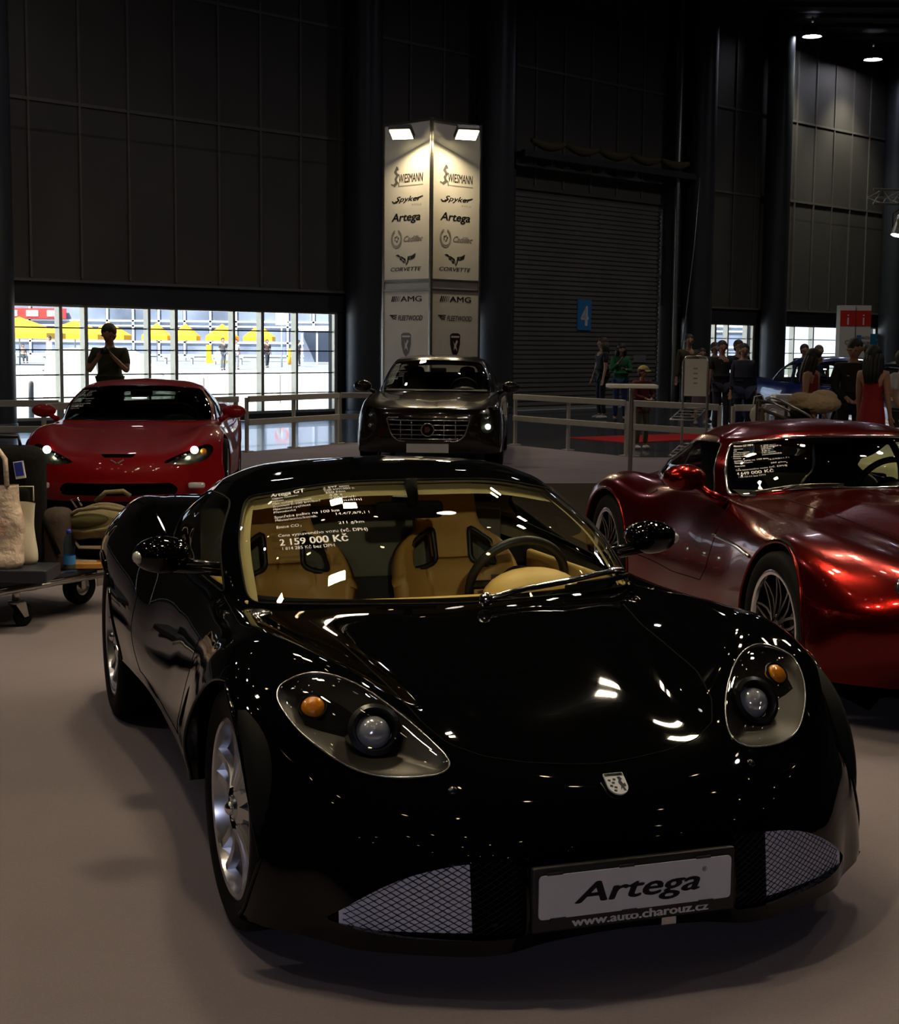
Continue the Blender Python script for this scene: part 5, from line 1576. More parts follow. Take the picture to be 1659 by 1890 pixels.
# covered concrete block
t = thing('concrete_block', 'rounded concrete block outside the glass behind the photographer', 'block', (lat(138, 38), 38, 0))
q = MB(); prof = smooth_closed([(-.62, 0), (-.62, .9), (-.5, 1.25), (-.1, 1.36), (.35, 1.34), (.62, 1.1), (.64, 0)], 3)
q.prism([tuple(p) for p in prof], -.5, .5, Matrix(((1, 0, 0, 0), (0, 0, 1, 0), (0, 1, 0, 0), (0, 0, 0, 1))))
q.build('block', M['concrete'], t)
t = MB(); 
t.ball((0, 0, .55), (1.35, .9, .85), 20); t.ball((.9, -.1, .45), (.7, .6, .5), 16)
o = t.build('tarpaulin', M['white_sheet'], None, True, loc=(lat(205, 44), 44, 0)); tag(o, 'white sheet draped in a heap outside behind the photographer', 'tarpaulin')
for px, y, nm in ((533, 106, 'left'), (545, 106, 'right')):
    t = MB(); t.tube([(0, 0, 0), (0, 0, 1.15)], .11, 10); o = t.build('bollard', M['yellow'], None, True, loc=(lat(px, y), y, 0)); tag(o, 'yellow traffic post outside by the white entrance, the %s one of two' % nm, 'bollard', 'yellow posts by the entrance')
t = MB(); t.box((0, 0, .7), (.35, .3, 1.3)); t.box((.6, 0, .12), (1.4, .5, .2)); o = t.build('hydrant_post', M['yellow'], loc=(lat(385, 110), 110, 0)); tag(o, 'yellow box post with low yellow base on the far road', 'post')
sp_ = thing('road_sign', 'white road sign with a red ring on a pole outside', 'sign', (lat(519, 95), 95, 0))
t = MB(); t.tube([(0, 0, 0), (0, 0, 4.4)], .05, 8); t.build('pole', M['facade_frame'], sp_, True)
t = MB(); t.box((0, -.08, 3.25), (.75, .05, 1.2)); t.build('panel', M['white_sheet'], sp_)
t = MB(); t.lathe([(.30, -.02), (.46, -.02), (.46, .02), (.30, .02)], 24, frame_to((0, -.1, 4.25), (0, -1, 0))); t.build('ring', M['sign_red'], sp_)
for px, y, ww in ((598, 110, 3.6), (690, 60, 1.1)):
    if y == 60:
        o = thing('parking_sign', 'white sign with a red P outside, left of the sign tower', 'sign', (lat(692, 60), 60, 0))
        t = MB(); t.box((0, 0, 2.5), (1.6, .1, 1.7)); t.tube([(0, .1, 0), (0, .1, 2)], .05, 6); t.build('panel', M['white_sheet'], o)
        t = MB(); text_into(t, 'P', lambda p: (p[0], -.08, 2.35 + p[1]), h=.55, bold=.03, anchor=(.5, 0)); t.build('letter', M['sign_red'], o)
    else:
        o = thing('entrance_porch', 'white flat roofed glass entrance porch far outside', 'porch', (lat(px, y), y, 0))
        t = MB(); t.box((0, 0, 2.6), (ww, 2, .35)); t.build('roof', M['white_sheet'], o)
        for dx in (-1.6, -.5, .5, 1.6): t = MB(); t.box((dx, -.8, 1.25), (.12, .12, 2.5)); t.build('post', M['facade_frame'], o)
        t = MB(); t.box((0, .6, 1.3), (ww - .4, .05, 2.3)); t.build('glass_door', M['facade_glass'], o)
# low bench planter row across the plaza
for i, px in enumerate((60, 150, 330, 420)):
    y = 104
    t = thing('bench', 'grey bench on the far plaza, %s from the left' % ['first', 'second', 'third', 'fourth'][i], 'bench', (lat(px, y), y, 0), 0, 'benches on the far plaza')
    q = MB(); q.box((0, 0, .5), (2.2, .5, .1)); q.build('seat', M['concrete'], t)
    for dx in (-.9, .9): q = MB(); q.box((dx, 0, .22), (.12, .4, .46)); q.build('leg', M['concrete'], t)

# ------------------------------------------------------------------ sign tower
TW = thing('sign_tower', 'tall white square sign tower printed with car maker names behind the sedan', 'sign tower', (-.30 * 1.098, 24.6, EYE * (1 - 1.098)), PI / 4)
TQ = 1.098; TB = EYE * (TQ - 1) / TQ      # tower scale about eye height, and its foot
TW.scale = (TQ, TQ, TQ)
# local: the near corner edge points at the camera; faces -Y (left face) and +X (right face) after the 45 degree turn
hw_, HT = .495, 4.71
def tower_face(side):
    """side 0: face towards -Y local (seen left), side 1: face towards -X..; returns mapping (a across left to right, z) -> point"""
    if side == 0: return lambda a, z, o=.0: (-hw_ - o, hw_ - a, z) if False else (-hw_ - 0, hw_ - a, z)
    return None
for side, nm in ((0, 'left'), (1, 'right')):
    n = (-1, 0) if side == 0 else (0, -1)
    for z0, z1 in ((TB, 2.33), (2.46, HT)):
        t = MB()
        if side == 0: t.box((-hw_ - .0, 0, (z0 + z1) / 2), (.02, hw_ * 2 - .03, z1 - z0))
        else: t.box((0, -hw_, (z0 + z1) / 2), (hw_ * 2 - .03, .02, z1 - z0))
        t.build('panel', M['white_board'], TW)
    t = MB()
    if side == 0: t.box((-hw_ + .01, 0, 2.395), (.02, hw_ * 2 - .03, .14))
    else: t.box((0, -hw_ + .01, 2.395), (hw_ * 2 - .03, .02, .14))
    t.build('joint_strip', M['white_board'], TW)
for x in (-1, 1):
    for y in (-1, 1):
        t = MB(); t.box((x * hw_, y * hw_, (HT + TB) / 2), (.045, .045, HT - TB + .04), bev=.008); t.build('corner_post', M['steel'], TW)
for z in (HT, 2.325, 2.465):
    for rot in range(4):
        t = MB(); R_ = Matrix.Rotation(rot * PI / 2, 3, 'Z'); t.box(tuple(R_ @ Vector((hw_, 0, z))), (.035, hw_ * 2, .03), R=R_); t.build('rail', M['steel'], TW)
for q in ((hw_, 0), (0, hw_)):
    t = MB(); t.box((q[0], q[1], (HT + TB) / 2), (.02 if q[0] else hw_ * 2, .02 if q[1] else hw_ * 2, HT - TB)); t.build('panel', M['white_board'], TW)
M['ink'] = mat('print_ink', (.015, .015, .016), .6, var=.1)
M['ink_grey'] = mat('print_ink_grey', (.20, .19, .18), .6, var=.1)
M['ink_pale'] = mat('print_ink_pale', (.38, .36, .32), .6, var=.1)
def face_fn(side, z0):
    e = .0125
    # across coordinate runs left to right as seen from the hall, 0 at the face centre
    if side == 0: return lambda p: (-hw_ - e, -p[0], z0 + p[1])
    return lambda p: (p[0], -hw_ - e, z0 + p[1])
def poly_on(mb, f, pts):
    mb.add([f(p) for p in pts], [tuple(range(len(pts)))])
def ringstrip(mb, f, c, r0, r1, a0=0, a1=2 * PI, n=24, sy=1.):
    V = []
    for i in range(n + 1):
        a = a0 + (a1 - a0) * i / n
        V += [f((c[0] + r0 * math.cos(a), c[1] + r0 * math.sin(a) * sy)), f((c[0] + r1 * math.cos(a), c[1] + r1 * math.sin(a) * sy))]
    mb.add(V, [(2 * i, 2 * i + 1, 2 * i + 3, 2 * i + 2) for i in range(n)])
def stroke(mb, f, pts, w):
    for a, b in zip(pts[:-1], pts[1:]):
        a = Vector(a); b = Vector(b); d = (b - a); 
        if d.length < 1e-6: continue
        d.normalize(); nn = Vector((-d.y, d.x)) * w / 2; ex = d * w * .3
        poly_on(mb, f, [a - ex + nn, a - ex - nn, b + ex - nn, b + ex + nn])
# heights from the photograph: pixel y -> z on the tower (about 21.8 m away)
def tz(y): return EYE + math.tan(math.atan((945 - y) / FPX) - PITCH) * 21.95
for side in (0, 1):
    K = MB(); Gy = MB(); Pl = MB()
    def flush():
        global K, Gy, Pl
        for mb_, mt_ in ((K, 'ink'), (Gy, 'ink_grey'), (Pl, 'ink_pale')):
            if mb_.v: mb_.build('logo_print', M[mt_], TW)
        K = MB(); Gy = MB(); Pl = MB()
    f = face_fn(side, tz(336))
    text_into(K, 'WIESMANN', lambda p: f((p[0] - .17, p[1])), w=.50, h=.125, bold=.03, shear=.12, spacing=1.0)
    # lizard standing beside the word
    stroke(Gy, f, [(-.27, -.03), (-.22, .0), (-.24, .06), (-.20, .11), (-.25, .16), (-.21, .22)], .045)
    stroke(Gy, f, [(-.21, .22), (-.19, .19)], .03); stroke(Gy, f, [(-.22, .10), (-.17, .12)], .022); stroke(Gy, f, [(-.23, .03), (-.18, .0), (-.17, -.05)], .022); stroke(Gy, f, [(-.27, -.03), (-.33, -.01)], .02)
    stroke(Pl, f, [(-.16, -.045), (.33, -.045)], .012)
    flush()
    f2 = face_fn(side, tz(371))
    text_into(K, 'Spyker', lambda p, f=f2: f((p[0] - .24, p[1])), w=.54, h=.075, bold=.018, shear=.35, spacing=1.0)
    stroke(K, f2, [(-.31, .01), (-.28, -.012), (-.22, -.008), (-.17, .03)], .022); stroke(K, f2, [(.18, .03), (.33, .06)], .014)
    text_into(Gy, 'WORLD', lambda p, f=f2: f((p[0] + .10, p[1] - .065)), w=.2, h=.024, spacing=1.6)
    flush()
    f3 = face_fn(side, tz(407))
    text_into(K, 'Artega', lambda p, f=f3: f((p[0] - .32, p[1])), w=.60, h=.115, bold=.035, shear=.22)
    flush()
    f4 = face_fn(side, tz(440))
    ringstrip(Pl, f4, (-.215, 0), .098, .118, .5 * PI + .3, 2.5 * PI - .3, 26, 1.15); ringstrip(Gy, f4, (-.215, 0), .085, .093, .5 * PI + .4, 2.5 * PI - .4, 20, 1.15)
    for k in range(5):
        a = k * 1.256; poly_on(Gy, f4, [(-.215 + .045 * math.cos(a + d) * (1 if d else .4), .045 * math.sin(a + d) * (1 if d else .4)) for d in (0, .5, -.0001, -.5)])
    for a_, b_ in ((-.03, .03), (.0, -.03), (.03, .02)): poly_on(K, f4, [(-.215 + a_, b_), (-.195 + a_, b_), (-.195 + a_, b_ - .02), (-.215 + a_, b_ - .02)])
    text_into(Pl, 'Cadillac', lambda p, f=f4: f((p[0] - .06, p[1] - .045)), w=.40, h=.085, bold=.012, shear=.5)
    flush()
    f5 = face_fn(side, tz(478))
    # crossed flags
    for (x0, y0) in ((-.20, .055), (-.12, .025), (-.15, .005), (-.07, -.005), (-.09, -.035)):
        poly_on(K, f5, [(x0, y0 + .02), (x0 + .05, y0), (x0 + .06, y0 - .03), (x0 + .012, y0 - .012)])
    stroke(K, f5, [(-.22, .06), (-.12, .03), (-.03, .0), (.0, -.085)], .014)
    poly_on(K, f5, [(.0, -.09), (.025, .035), (.11, .045), (.19, .08), (.17, .015), (.10, -.01), (.045, -.012), (.035, -.05)])
    ringstrip(Pl, f5, (.075, .015), .0, .02, 0, 2 * PI, 10)
    flush()
    text_into(K, 'CORVETTE', lambda p, f=face_fn(side, tz(500)): f((p[0] - .335, p[1])), w=.64, h=.055, bold=.012, shear=.25)
    flush()
    f6 = face_fn(side, tz(557))
    for k in range(5): poly_on(K, f6, [(-.325 + k * .04, 0), (-.325 + k * .04 + (.03 - .005 * k), 0), (-.295 + k * .04 + (.03 - .005 * k), .08), (-.295 + k * .04, .08)])
    text_into(K, 'AMG', lambda p, f=f6: f((p[0] - .12, p[1])), w=.44, h=.08, bold=.02)
    flush()
    f7 = face_fn(side, tz(592))
    stroke(K, f7, [(-.35, .075), (-.20, .075)], .014); stroke(K, f7, [(-.30, .06), (-.21, .045)], .016); stroke(K, f7, [(-.27, .03), (-.22, .02)], .016); poly_on(K, f7, [(-.35, .08), (-.29, .06), (-.265, .0), (-.31, .045)])
    text_into(K, 'FLEETWOOD', lambda p, f=f7: f((p[0] - .17, p[1])), w=.51, h=.075, bold=.02, shear=.2, spacing=.95)
    flush()
    f8 = face_fn(side, tz(636))
    sh_ = [(-.105, .14), (-.06, .165), (.06, .165), (.105, .14), (.10, .0), (.06, -.12), (0, -.19), (-.06, -.12), (-.10, .0)]
    mb_ = Gy if side == 0 else K
    poly_on(mb_, f8, [(x, y) for x, y in sh_])
    fo = face_fn(side, tz(636)); e_ = .0135
    fq = (lambda p: (-hw_ - e_, -p[0], tz(636) + p[1])) if side == 0 else (lambda p: (p[0], -hw_ - e_, tz(636) + p[1]))
    ins = MB()
    poly_on(ins, fq, [(-.085, .125), (.085, .125), (.083, .10), (-.083, .10)]); poly_on(ins, fq, [(-.045, .055), (-.01, .0), (.03, .07), (.055, .045), (.02, -.02), (.045, -.10), (.0, -.05), (-.03, -.085), (-.02, -.01)])
    ins.build('shield_relief', M['white_board'], TW)
    flush()
# two floodlights above its faces
for lx, sx, nm in ((-.735, -1, 'left'), (.20, 1, 'right')):
    ly = 21.72
    q_ = lambda x, y, z: (x * TQ, y * TQ, EYE + (z - EYE) * TQ)
    floodlight(q_(lx, ly, tz(253)), q_(lx + sx * .12, ly - .40, tz(253) - .66), 'lit floodlight on an arm over the %s face of the sign tower' % nm, 'floodlights on the sign tower', energy=26, m='tower_glow', arm_to=q_(-.30 + sx * .34, 22.10, HT - .02), size=(.33, .22))

# ------------------------------------------------------------------ barrier rails
def barrier(p0, p1, n, label, posts=None, top=.75, low=.42):
    p0 = Vector(p0); p1 = Vector(p1); d = p1 - p0; L = d.length; a = math.atan2(d.y, d.x)
    t = thing('barrier', label, 'barrier', (p0.x, p0.y, 0), a, 'white two-rail barrier around the stand')
    for z in (top, low):
        m_ = MB(); m_.box((L / 2, 0, z), (L, .04, .085), bev=.006); m_.build('rail', M['rail_white'], t)
    for i in range(n):
        m_ = MB(); x = L * i / (n - 1) if n > 1 else 0
        m_.box((x, .035, top / 2 + .01), (.045, .045, top + .02), bev=.005); m_.box((x, .035, .008), (.14, .14, .016)); m_.build('post', M['rail_white'], t)
    return t
barrier((-6.4, 18.9), (-5.0, 19.2), 2, 'short white rail section behind the luggage cart')
barrier((-4.9, 18.2), (-3.0, 21.25), 2, 'white rail section right behind the red sports car')
barrier((-2.86, 21.3), (-1.72, 23.15), 3, 'white rail section between the red sports car and the round column')
barrier((-1.70, 23.25), (.82, 23.8), 3, 'white rail section hidden mostly behind the dark sedan')
barrier((.98, 23.3), (2.46, 21.2), 3, 'white rail section in front of the big grey door')
barrier((2.55, 21.12), (3.55, 19.95), 2, 'white rail section in front of the boy in the cap')
barrier((3.75, 19.85), (4.75, 20.3), 3, 'wide pale rail section behind the candy red coupe roof')
barrier((6.1, 17.3), (8.6, 18.6), 3, 'pale rail section at the far side of the retro coupe')

# tall table with steel leg
t = thing('standing_table', 'tall narrow standing table on one steel post beside the barrier', 'table', (2.08, 17.3, 0))
m_ = MB(); m_.box((.0, 0, 1.09), (.56, .42, .045), bev=.012); m_.build('tabletop', M['white_board'], t)
m_ = MB(); m_.lathe([(.026, .02), (.026, 1.07)], 20); autosmooth(m_.build('leg', M['steel'], t, True), 30)
m_ = MB(); m_.lathe([(.0001, .02), (.24, .018), (.26, .0), (.0001, .0)], 32); autosmooth(m_.build('base', M['steel'], t, True), 30)

# brochure stand
t = thing('brochure_stand', 'metal brochure stand with a white header board and wire trays', 'stand', (3.02, 18.6, 0), -.25)
m_ = MB()
for s in (-1, 1): m_.tube([(s * .15, 0, .0), (s * .15, 0, 1.36), (s * .12, 0, 1.42), (0, 0, 1.43)], .016, 8)
m_.build('frame', M['steel'], t, True)
m_ = MB(); m_.box((0, -.01, 1.17), (.27, .015, .46), bev=.004); m_.build('header_board', M['white_board'], t)
m_ = MB(); 
for k in range(4): m_.box((.0, -.0195, 1.28 - k * .06), (.05, .003, .018))
m_.build('header_print', M['ink_pale'], t)
for z in (.70, .26):
    m_ = MB()
    for s in (-1, 1):
        m_.tube([(s * .15, 0, z + .09), (s * .15 - .12, -.34, z - .04)], .009, 6)
    m_.tube([(-.27, -.34, z - .04), (.03, -.34, z - .04)], .009, 6); m_.tube([(-.15, 0, z + .09), (.15, 0, z + .09)], .009, 6)
    for k in range(1, 4): m_.tube([(-.15 - .03 * k, -.085 * k, z + .09 - .032 * k), (.15 - .03 * k, -.085 * k, z + .09 - .032 * k)], .006, 5)
    m_.build('tray', M['steel'], t, True)

# information pillar and blue hall sign
t = thing('information_pillar', 'white information pillar with a red band and two letters i', 'sign', (9.43, 35.5, 0), .0)
wI = .72
m_ = MB(); m_.box((0, 0, 1.27), (wI, .35, 2.54)); m_.build('body', M['white_board'], t)
m_ = MB(); m_.box((0, -.18, 2.24), (wI, .012, .36)); m_.build('red_band', M['sign_red'], t)
m_ = MB(); m_.box((0, -.186, 1.27), (.012, .014, 2.5)); m_.build('centre_joint', M['steel'], t)
m_ = MB()
for s in (-1, 1): text_into(m_, 'i', lambda p, s=s: (s * .18 + p[0], -.20, 2.09 + p[1]), h=.27, bold=0, anchor=(.5, 0))
m_.build('letter', M['white_vinyl'], t)
m_ = MB(); m_.box((.09, -.183, 1.72), (.11, .006, .26)); m_.build('logo_block', M['sign_blue'], t)
m_ = MB(); text_into(m_, 'AUTO', lambda p: (.155 + p[0], -.186, 1.76 + p[1]), w=.19, h=.07, bold=.01); text_into(m_, 'SALON', lambda p: (.155 + p[0], -.186, 1.64 + p[1]), w=.19, h=.07, bold=.01); m_.build('logo_print', M['ink_grey'], t)
m_ = MB(); ringstrip(m_, lambda p: (p[0], -.183, p[1]), (-.18, 1.68), .03, .06); m_.build('round_logo', M['ink_pale'], t)
M['sign_teal'] = mat('sign_teal', (.02, .20, .36), .45, var=.05)
sg = MB(); wbox(sg, 19.2, 20.25, .7, 2.0, .12, .06)
s7 = sg.build('hall_sign', M['sign_teal']); tag(s7, 'teal blue sign with a white 7 right of the information pillar', 'sign')
tx = MB(); wall_text(tx, 20.0, '7', 1.55, .30, .13, w=.18); tx.build('numeral', M['white_vinyl'], s7)
sg = MB(); wbox(sg, 1.0, 1.0 + .18, 1.9, 2.5, .9, .03); tag(sg.build('notice_panel', M['white_board']), 'small white notice beside the right edge of the sign tower', 'sign')

# lighting truss with one spotlight
t = thing('lighting_truss', 'short piece of aluminium truss high at the right edge', 'truss', (6.35, 22.2, 3.64), .15)
m_ = MB()
for a, b in ((0, 0), (0, .2), (.2, .1)): m_.tube([(-.25, a, b), (3.2, a, b)], .02, 6)
for k in range(12):
    x = -.25 + k * .29
    m_.tube([(x, 0, 0), (x + .145, 0, .2), (x + .29, 0, 0)], .009, 5); m_.tube([(x, .2, .1), (x + .145, 0, .2), (x + .29, .2, .1)], .009, 5); m_.tube([(x, .2, .1), (x + .145, 0, .0), (x + .29, .2, .1)], .009, 5)
m_.build('frame', M['galv'], t)
t = thing('spotlight', 'silver can spotlight hanging under the truss', 'lamp', (6.50, 22.2, 3.30), 0)
F4 = frame_to((0, 0, 0), (-.25, -.15, -1))
m_ = MB(); m_.lathe([(.0001, -.19), (.055, -.18), (.08, -.12), (.085, .12)], 20, F4); m_.build('can', M['galv'], t, True)
m_ = MB(); m_.lathe([(.0001, .10), (.08, .10)], 20, F4); m_.build('lamp_face', M['led'], t)
m_ = MB(); m_.tube([(-.09, 0, 0), (-.09, 0, .2), (0, 0, .26), (.09, 0, .2), (.09, 0, 0)], .008, 5); m_.tube([(0, 0, .26), (0, 0, .36)], .012, 5); m_.build('yoke', M['plastic'], t, True)
# ------------------------------------------------------------------ people
_pm = {}
def cloth(col, rough=.85):
    k = tuple(col)
    if k not in _pm: _pm[k] = mat('cloth_%d' % len(_pm), col, rough, bump=.25, bscale=60, var=.12, vscale=8, bdist=.01)
    return _pm[k]
M['skin'] = mat('skin', (.42, .22, .14), .55, var=.06, vscale=20)
M['eye'] = mat('eye', (.03, .02, .015), .3, var=.05)
M['lips'] = mat('lips', (.35, .10, .08), .5, var=.05)

def skin_mesh(chains, levels=1, root=None):
    """chains: lists of (point, radius or (rx, ry)); shared points are merged; grown with a skin modifier"""
    pts = []; rad = []; ed = set()
    def vid(p, r):
        for i, q in enumerate(pts):
            if (Vector(q) - Vector(p)).length < 1e-4: return i
        pts.append(tuple(p)); rad.append(r if hasattr(r, '__len__') else (r, r)); return len(pts) - 1
    for ch in chains:
        ids = [vid(p, r) for p, r in ch]
        for a, b in zip(ids[:-1], ids[1:]):
            if a != b: ed.add((min(a, b), max(a, b)))
    me = bpy.data.meshes.new('body'); me.from_pydata(pts, list(ed), [])
    o = bpy.data.objects.new('body', me); COL.objects.link(o)
    md = o.modifiers.new('s', 'SKIN'); md.use_smooth_shade = True
    if not me.skin_vertices: 
        pass
    for i, sv in enumerate(me.skin_vertices[0].data): sv.radius = rad[i]; sv.use_root = (i == 0)
    sb = o.modifiers.new('d', 'SUBSURF'); sb.levels = levels; sb.render_levels = levels
    dg = bpy.context.evaluated_depsgraph_get(); dg.update()
    ev = o.evaluated_get(dg); m2 = ev.to_mesh()
    V = [tuple(v.co) for v in m2.vertices]; F = [tuple(p.vertices) for p in m2.polygons]
    ev.to_mesh_clear(); bpy.data.objects.remove(o); bpy.data.meshes.remove(me)
    return V, F

def person(label, loc, rz, h=1.75, arms=None, legs=(0, 0), shirt=(.02, .02, .02), trousers=(.02, .02, .03), hair=(.03, .02, .015), hair_len=.06, lean=0., turn=0., nod=0.,
           sleeve=.5, bottoms='trousers', shoes=(.02, .02, .02), cap=None, jacket=None, group=None, female=False, seat=False, low=False, cat='person', girth=1.):
    """faces -Y before rz. arms: two (upper pitch, upper spread, elbow bend, elbow inward) in radians; legs: stride of each leg"""
    t = thing('person', label, cat, loc, rz, group)
    k = h / 1.75
    R_l = Matrix.Rotation(lean, 3, 'X')      # leaning forward (towards -Y)
    def up(p):   # torso points lean about the pelvis
        q = Vector(p) - Vector((0, 0, .95)); q = R_l @ q; return (q + Vector((0, 0, .95 if not seat else .48))) * k
    def lo(p):
        q = Vector(p); 
        return q * k
    sw = .165 if female else .19
    hp = .095
    chest = [(up((0, 0, .95)), (.135 * k * girth, .10 * k * girth)), (up((0, 0, 1.08)), ((.115 if female else .13) * k * girth, .095 * k * girth)), (up((0, 0, 1.25)), (.135 * k * girth, .105 * k * girth)), (up((0, 0, 1.38)), (.13 * k, .09 * k)), (up((0, .005, 1.47)), .055 * k)]
    Rh = Matrix.Rotation(turn, 3, 'Z') @ Matrix.Rotation(nod, 3, 'X')
    nb = Vector((0, .0, 1.50))
    def hd(p): return up(tuple(nb + Rh @ Vector(p)))
    head = [(up((0, .005, 1.47)), .055 * k), (hd((0, -.005, .05)), .052 * k), (hd((0, -.022, .085)), (.072 * k, .082 * k)), (hd((0, -.012, .14)), (.094 * k, .112 * k)), (hd((0, -.004, .19)), (.100 * k, .118 * k)), (hd((0, .0, .228)), (.080 * k, .092 * k))]
    ch = [chest, head, [(hd((0, -.022, .085)), (.072 * k, .082 * k)), (hd((0, -.078, .058)), .030 * k)], [(hd((0, -.012, .14)), (.094 * k, .112 * k)), (hd((0, -.104, .125)), .017 * k), (hd((0, -.122, .105)), .013 * k)]]
    for s in (-1, 1): ch.append([(hd((0, -.012, .14)), (.094 * k, .112 * k)), (hd((s * .086, .0, .118)), .018 * k), (hd((s * .096, .008, .135)), .012 * k)])
    arms = arms or ((0, .12, .15, 0), (0, .12, .15, 0))
    sh = []; armpts = []
    for s, (pt, spd, eb, inw) in zip((-1, 1), arms):
        S_ = Vector((s * sw, 0, 1.41))
        d1 = Vector((s * math.sin(spd), -math.sin(pt), -math.cos(pt) * math.cos(spd))).normalized()
        E_ = S_ + d1 * .29
        # forearm bends forward/up and inwards
        fwd = Vector((-s * math.sin(inw), -math.cos(inw), 0))
        d2 = (d1 * math.cos(eb) + (fwd - d1 * fwd.dot(d1)).normalized() * math.sin(eb)).normalized()
        Wr = E_ + d2 * .25
        Hn = Wr + d2 * .075
        armpts.append((S_, E_, Wr, Hn, d2, s))
        ch.append([(up((0, 0, 1.38)), (.13 * k, .09 * k)), (up(S_), .062 * k), (up(E_), .043 * k), (up(Wr), .027 * k), (up(Hn), (.034 * k, .020 * k))])
        if not low:
            side = d2.cross(Vector((0, 0, 1)));
            if side.length < .1: side = Vector((0, 1, 0))
            side.normalize(); pal = d2.cross(side)
            for i, (o_, L) in enumerate(((-.026, .060), (-.009, .070), (.009, .066), (.026, .052))):
                b0 = Hn + side * o_ + d2 * .02; b1 = b0 + d2 * L * .55 - pal * .008; b2 = b1 + d2 * L * .4 - pal * .02
                ch.append([(up(Hn), (.034 * k, .020 * k)), (up(b0), .011 * k), (up(b1), .0095 * k), (up(b2), .008 * k)])
            th0 = Wr + d2 * .03 + side * .030; th1 = th0 + side * .024 + d2 * .03; ch.append([(up(Wr), .027 * k), (up(th0), .013 * k), (up(th1), .010 * k), (up(th1 + d2 * .025), .009 * k)])
    legp = []
    for s, st in zip((-1, 1), legs):
        if seat:
            H_ = Vector((s * hp, 0, .46)); K_ = Vector((s * .12, -.42, .48)); A_ = Vector((s * .12, -.44, .09)); T_ = A_ + Vector((0, -.13, -.05))
        else:
            H_ = Vector((s * hp, 0, .90)); K_ = Vector((s * .10, -.03 - st * .5, .50)); A_ = Vector((s * .11, .02 - st * (1 if st > 0 else 1.2), .085 + (0 if st > 0 else abs(st) * .12))); T_ = A_ + Vector((0, -.13, -.045))
        legp.append((H_, K_, A_, T_, s))
        ch.append([(up((0, 0, .95)), (.135 * k * girth, .10 * k * girth)), (lo(H_), .088 * k), (lo(K_), .056 * k), (lo(A_), .038 * k), (lo(T_), (.038 * k, .026 * k))])
    V, F = skin_mesh(ch, 1)
    obj('body', V, F, M['skin'], t)
    g = 1.16 if not low else 1.14
    # top
    sc_ = [[(p, tuple(np.array(r if hasattr(r, '__len__') else (r, r)) * g)) for p, r in chest[:4]] + [(up((0, .005, 1.455)), .078 * k)]]
    for (S_, E_, Wr, Hn, d2, s) in armpts:
        c_ = [(up((0, 0, 1.38)), (.13 * k * g, .09 * k * g)), (up(S_), .074 * k)]
        if sleeve > 0:
            if sleeve <= .5: c_.append((up(S_ + (E_ - S_) * sleeve * 1.5), .060 * k))
            else:
                c_.append((up(E_), .055 * k)); c_.append((up(E_ + (Wr - E_) * (sleeve - .5) * 1.9), .040 * k))
            sc_.append(c_)
    if not female or not bottoms == 'dress': sc_.append([(sc_[0][0][0], sc_[0][0][1]), (up((0, 0, .885)), (.128 * k * girth, .108 * k * girth))])
    V, F = skin_mesh(sc_, 1)
    top = obj('jacket' if jacket else 'shirt', V, F, cloth(shirt), t)
    # lower body
    if bottoms in ('trousers', 'shorts'):
        c_ = []
        for (H_, K_, A_, T_, s) in legp:
            q = [(up((0, 0, .97)), (.134 * k * girth, .116 * k * girth)), (lo(H_), .098 * k), (lo(K_), .070 * k)]
            if bottoms == 'trousers': q.append((lo(A_ + Vector((0, 0, .02))), .062 * k))
            c_.append(q)
        V, F = skin_mesh(c_, 1); obj(bottoms, V, F, cloth(trousers), t)
    else:
        mb = MB(); w0 = .150 * k * girth
        prof = [(w0 * .92, 1.08 if bottoms == 'dress' else .98), (w0 * 1.12, .86), (w0 * 1.15, .7), (w0 * 1.25, .5)]
        n = 24; Vv = []
        for r, z in prof:
            for i in range(n):
                a = 2 * PI * i / n; rr = r * (1 + .05 * math.sin(a * 6) * (.96 - z) * 2)
                Vv.append((rr * math.cos(a), rr * .82 * math.sin(a), z * k))
        mb.add(Vv, [(i * n + j, i * n + (j + 1) % n, (i + 1) * n + (j + 1) % n, (i + 1) * n + j) for i in range(3) for j in range(n)])
        mb.build('skirt', cloth(trousers), t, True)
    for (H_, K_, A_, T_, s) in legp:
        mb = MB(); c = lo(A_ + Vector((0, -.055, -.045))); c.z = max(c.z, .042 * k); mb.ball(c, (.048 * k, .135 * k, .042 * k), 12); mb.build('shoe', cloth(shoes), t, True)
    # face, hair
    if not low:
        for s in (-1, 1):
            mb = MB(); mb.ball(hd((s * .032, -.100, .142)), .010 * k, 8); mb.build('eye', M['eye'], t, True)
        mb = MB(); mb.ball(hd((0, -.100, .080)), (.024 * k, .008 * k, .007 * k), 8); mb.build('mouth', M['lips'], t, True)
    hm = MB()
    Rq = (R_l @ Rh)
    hm.ball(hd((0, .020, .176)), (.101 * k, .114 * k, .108 * k), 20, Rq)
    hm.ball(hd((0, .045, .120)), (.088 * k, .075 * k, .085 * k), 16, Rq)
    if hair_len > .12:
        for q in range(9):
            a = PI * (-.12 + 1.24 * q / 8)
            x = .092 * math.cos(a); y = .095 * math.sin(a)
            hm.tube([hd((x, y, .17)), hd((x * 1.06, y * 1.1 + .01, .08)), hd((x * 1.1, y * 1.15 + .03, .08 - hair_len * .5)), hd((x * .9, y + .05, .08 - hair_len))], [.03, .034, .032, .014], 6)
    ho = hm.build('hair', cloth(hair, .6), t, True)
